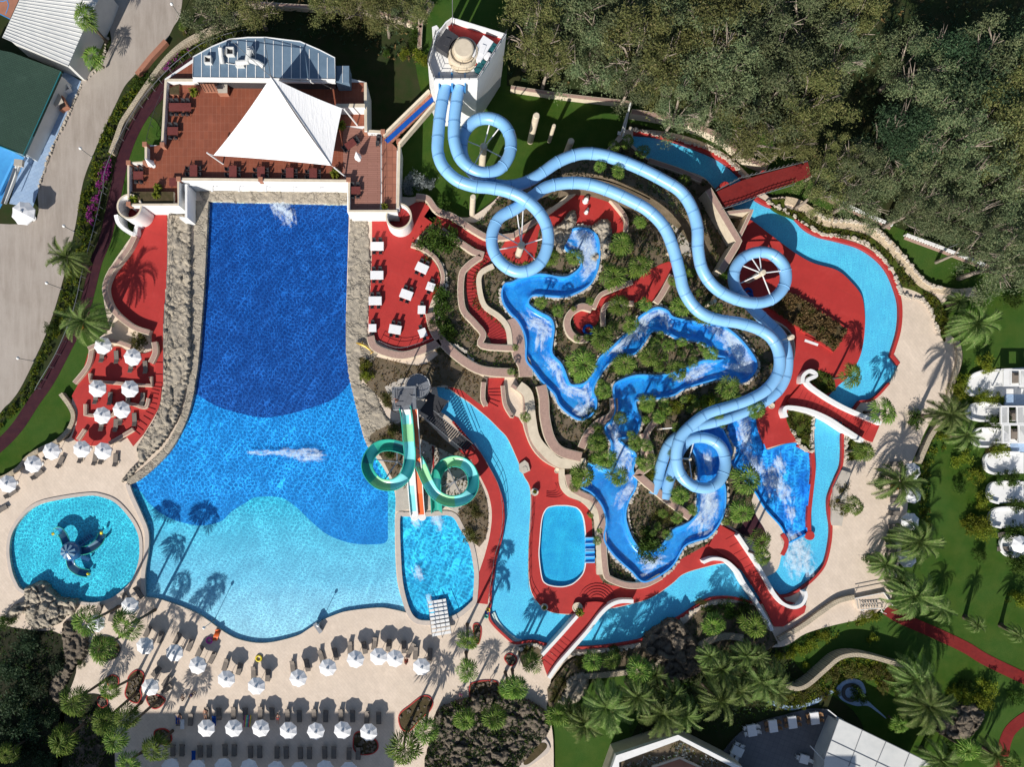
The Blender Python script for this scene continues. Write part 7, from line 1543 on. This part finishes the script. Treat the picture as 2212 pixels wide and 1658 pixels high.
# --- shelter with poles on the slide lawn, hanging sign
t=thing('leaning_barrier','white leaning frame at the end of the slide lawn','frame',Wp(1350,255,0))
for s in ((1362,222,1345,300),(1355,245,1343,285)):
    b=MB(); b.tube([Wp(s[0],s[1],2.5),Wp(s[2],s[3],1.2)],.14,6); part(b,'bar',C['roofw'],t)
b=MB(); b.tube([Wp(1346,290,0),Wp(1346,290,1.4)],.1,6); b.prism([smooth(G('P 1335,283! 1342,285! 1341,292! 1334,290!'))],1.2,1.0); part(b,'foot',C['white'],t)
# trough statues near cave
for x,y,r,h,lb in ((1265,434,.5,1.6,'white rounded statue on the cave deck'),(1267,458,.35,1.0,'small white statue on the cave deck')):
    v=Wp(x,y,1.2); b=MB(); b.lathe((v.x,v.y,.66),[(r*.7,0),(r,.3*h),(r*.6,.6*h),(r*.75,.8*h),(r*.3,h),(0,h)],14); b.lathe((v.x+.25,v.y+.5,.66),[(r*.5,0),(r*.5,h*.5),(0,h*.6)],12); tag(b.build('white_statue',C['white'],smooth_=True),lb,'statue')
# --- people
def person(loc,rz,pose,top,bottom,label):
    t=bpy.data.objects.new('person',None); COL.objects.link(t); t.location=loc; t.rotation_euler=(0,0,rz); tag(t,label,'person')
    if pose=='stand': J=dict(pel=(0,0,.93),ch=(0,.02,1.32),nk=(0,.02,1.48),hd=(0,.04,1.62),hd2=(0,.05,1.74),sl=(-.19,0,1.40),sr=(.19,0,1.40),el=(-.27,.03,1.12),er=(.27,.12,1.12),hl=(-.29,.12,.88),hr=(.25,.35,1.02),kl=(-.11,.12,.5),kr=(.11,-.05,.5),fl=(-.11,.08,.06),fr=(.12,-.25,.08),tl=(-.12,.22,.04),tr=(.12,-.1,.04),pl=(-.1,0,.9),pr=(.1,0,.9))
    elif pose=='sit': J=dict(pel=(0,0,.5),ch=(0,-.08,.88),nk=(0,-.1,1.04),hd=(0,-.08,1.18),hd2=(0,-.06,1.30),sl=(-.19,-.08,.96),sr=(.19,-.08,.96),el=(-.28,.05,.72),er=(.28,.05,.72),hl=(-.2,.3,.62),hr=(.2,.3,.62),kl=(-.13,.45,.52),kr=(.13,.45,.52),fl=(-.13,.5,.06),fr=(.14,.52,.06),tl=(-.13,.66,.04),tr=(.14,.68,.04),pl=(-.1,.05,.48),pr=(.1,.05,.48))
    else: J=dict(pel=(0,0,.12),ch=(0,.38,.16),nk=(0,.54,.17),hd=(0,.68,.2),hd2=(0,.80,.2),sl=(-.19,.47,.14),sr=(.19,.47,.14),el=(-.3,.25,.1),er=(.34,.3,.1),hl=(-.27,.0,.08),hr=(.3,.05,.08),kl=(-.12,-.42,.2),kr=(.12,-.44,.12),fl=(-.12,-.84,.08),fr=(.13,-.86,.08),tl=(-.13,-.88,.2),tr=(.14,-.9,.2),pl=(-.1,-.02,.11),pr=(.1,-.02,.11))
    rad=dict(pel=(.15,.11),ch=(.16,.11),nk=(.055,.055),hd=(.095,.105),hd2=(.07,.075),sl=(.065,.06),sr=(.065,.06),el=(.045,.045),er=(.045,.045),hl=(.03,.03),hr=(.03,.03),kl=(.06,.06),kr=(.06,.06),fl=(.042,.042),fr=(.042,.042),tl=(.03,.03),tr=(.03,.03),pl=(.09,.09),pr=(.09,.09))
    E=[('pel','ch'),('ch','nk'),('nk','hd'),('hd','hd2'),('ch','sl'),('ch','sr'),('sl','el'),('sr','er'),('el','hl'),('er','hr'),('pel','pl'),('pel','pr'),('pl','kl'),('pr','kr'),('kl','fl'),('kr','fr'),('fl','tl'),('fr','tr')]
    ks=list(J); vs=[Vector(J[k]) for k in ks]; ed=[(ks.index(a),ks.index(c)) for a,c in E]; rr=[rad[k] for k in ks]
    # hands: five fingers of different lengths
    for side,e_,h_ in ((-1,'el','hl'),(1,'er','hr')):
        d=(Vector(J[h_])-Vector(J[e_])).normalized(); a=d.cross(Vector((0,0,1))).normalized(); hi=ks.index(h_)
        pm=Vector(J[h_])+d*.07; vs.append(pm); rr.append((.035,.02)); pi=len(vs)-1; ed.append((hi,pi))
        for k in range(4):
            k0=pm+a*(k-1.5)*.02; l=(.065,.08,.075,.06)[k]; vs+= [k0+d*l*.5,k0+d*l-Vector((0,0,.015))]; rr+=[(.009,.009),(.008,.008)]; ed+=[(pi,len(vs)-2),(len(vs)-2,len(vs)-1)]
        vs.append(Vector(J[h_])+a*side*.045+d*.05); rr.append((.010,.010)); ed.append((hi,len(vs)-1))
    me=bpy.data.meshes.new('body'); me.from_pydata([tuple(v) for v in vs],ed,[]); me.materials.append(C['skin']); o=bpy.data.objects.new('body',me); COL.objects.link(o); o.parent=t
    o.modifiers.new('skin','SKIN'); 
    for i,s in enumerate(me.skin_vertices[0].data): s.radius=rr[i]; s.use_root=(i==0)
    o.modifiers.new('sub','SUBSURF').levels=1; o.modifiers['sub'].render_levels=2
    def garm(keys,edges,f,mat,nm):
        m2=bpy.data.meshes.new(nm); m2.from_pydata([J[k] for k in keys],[(keys.index(a),keys.index(c)) for a,c in edges],[]); m2.materials.append(C[mat]); g=bpy.data.objects.new(nm,m2); COL.objects.link(g); g.parent=t; g.modifiers.new('skin','SKIN')
        for i,s in enumerate(m2.skin_vertices[0].data): r_=rad[keys[i]]; s.radius=(r_[0]*f,r_[1]*f); s.use_root=(i==0)
        g.modifiers.new('sub','SUBSURF').levels=1
    if top: garm(['pel','ch','sl','sr'],[('pel','ch'),('ch','sl'),('ch','sr')],1.12,top,'shirt')
    garm(['pel','pl','pr'],[('pel','pl'),('pel','pr')],1.2,bottom,'shorts')
    hd=Vector(J['hd']); up=(Vector(J['hd2'])-hd).normalized(); b=MB(); b.lathe((0,0,0),[(.112,0),(.115,.05),(.09,.11),(.04,.14),(0,.145)],12); h=child('hair',b.mesh('hair',C['hair'],True),t); h.location=hd+up*.03-Vector((0,.015,0)); h.rotation_euler=up.to_track_quat('Z','Y').to_euler()
    fwd=Vector((0,1,0)) if pose!='lie' else Vector((0,0,1)); s_=Vector((1,0,0))
    b=MB()
    for k in (-1,1): b.lathe(tuple(hd+up*.04+fwd*.10+s_*.035*k),[(.012,-.01),(.012,.01),(0,.012)],8)
    b2=MB(); b2.box(tuple(hd+up*.01+fwd*.115),(.025,.03,.035)); 
    for k in (-1,1): b2.box(tuple(hd+s_*.1*k+up*.01),(.02,.035,.05))
    b3=MB(); b3.box(tuple(hd-up*.035+fwd*.10),(.045,.012,.012))
    child('eyes',b.mesh('eyes',C['hair']),t); child('nose_and_ears',b2.mesh('nose_and_ears',C['skin']),t); child('mouth',b3.mesh('mouth',C['terra']),t)
for c,r,x,y,z,rz,pose,top,bot,lb in ((1,3,2035,915,.5,200,'stand','canvas','dark','standing person in white shirt above the red planter'),(1,3,1765,1035,.5,-30,'stand','skin','pinkpl','walking person with long shadow below the fan palms'),(1,2,1212,150,PZ,90,'stand','yellow','red','person in yellow top and red shorts on launch platform'),(1,0,632,738,TZ,0,'stand','canvas','dark','person in white standing under the blue roof edge'),(0,3,1595,1060,.5,60,'sit','dark','dark','left seated person on the plaza in dark clothes'),(0,3,1660,1030,.5,-60,'sit','bluemat','dark','right seated person on the plaza in blue top'),(0,3,1545,1240,.92,-10,'lie',None,'bluemat','person lying on the lounger with the blue towel'),(1,3,185,1240,.92,0,'lie','dark','red','person in dark top lying in the second row'),(0,3,1770,1200,.92,5,'lie',None,'dark','person lying left of the first second row parasol'),(1,3,1298,745,.5,20,'sit','red','red','person in red sitting between poolside loungers')):
    v=Wp(*T(c,r,x,y),z+.8 if pose=='stand' else z+.2); person((v.x,v.y,z),R(rz),pose,top,bot,lb)
settle()
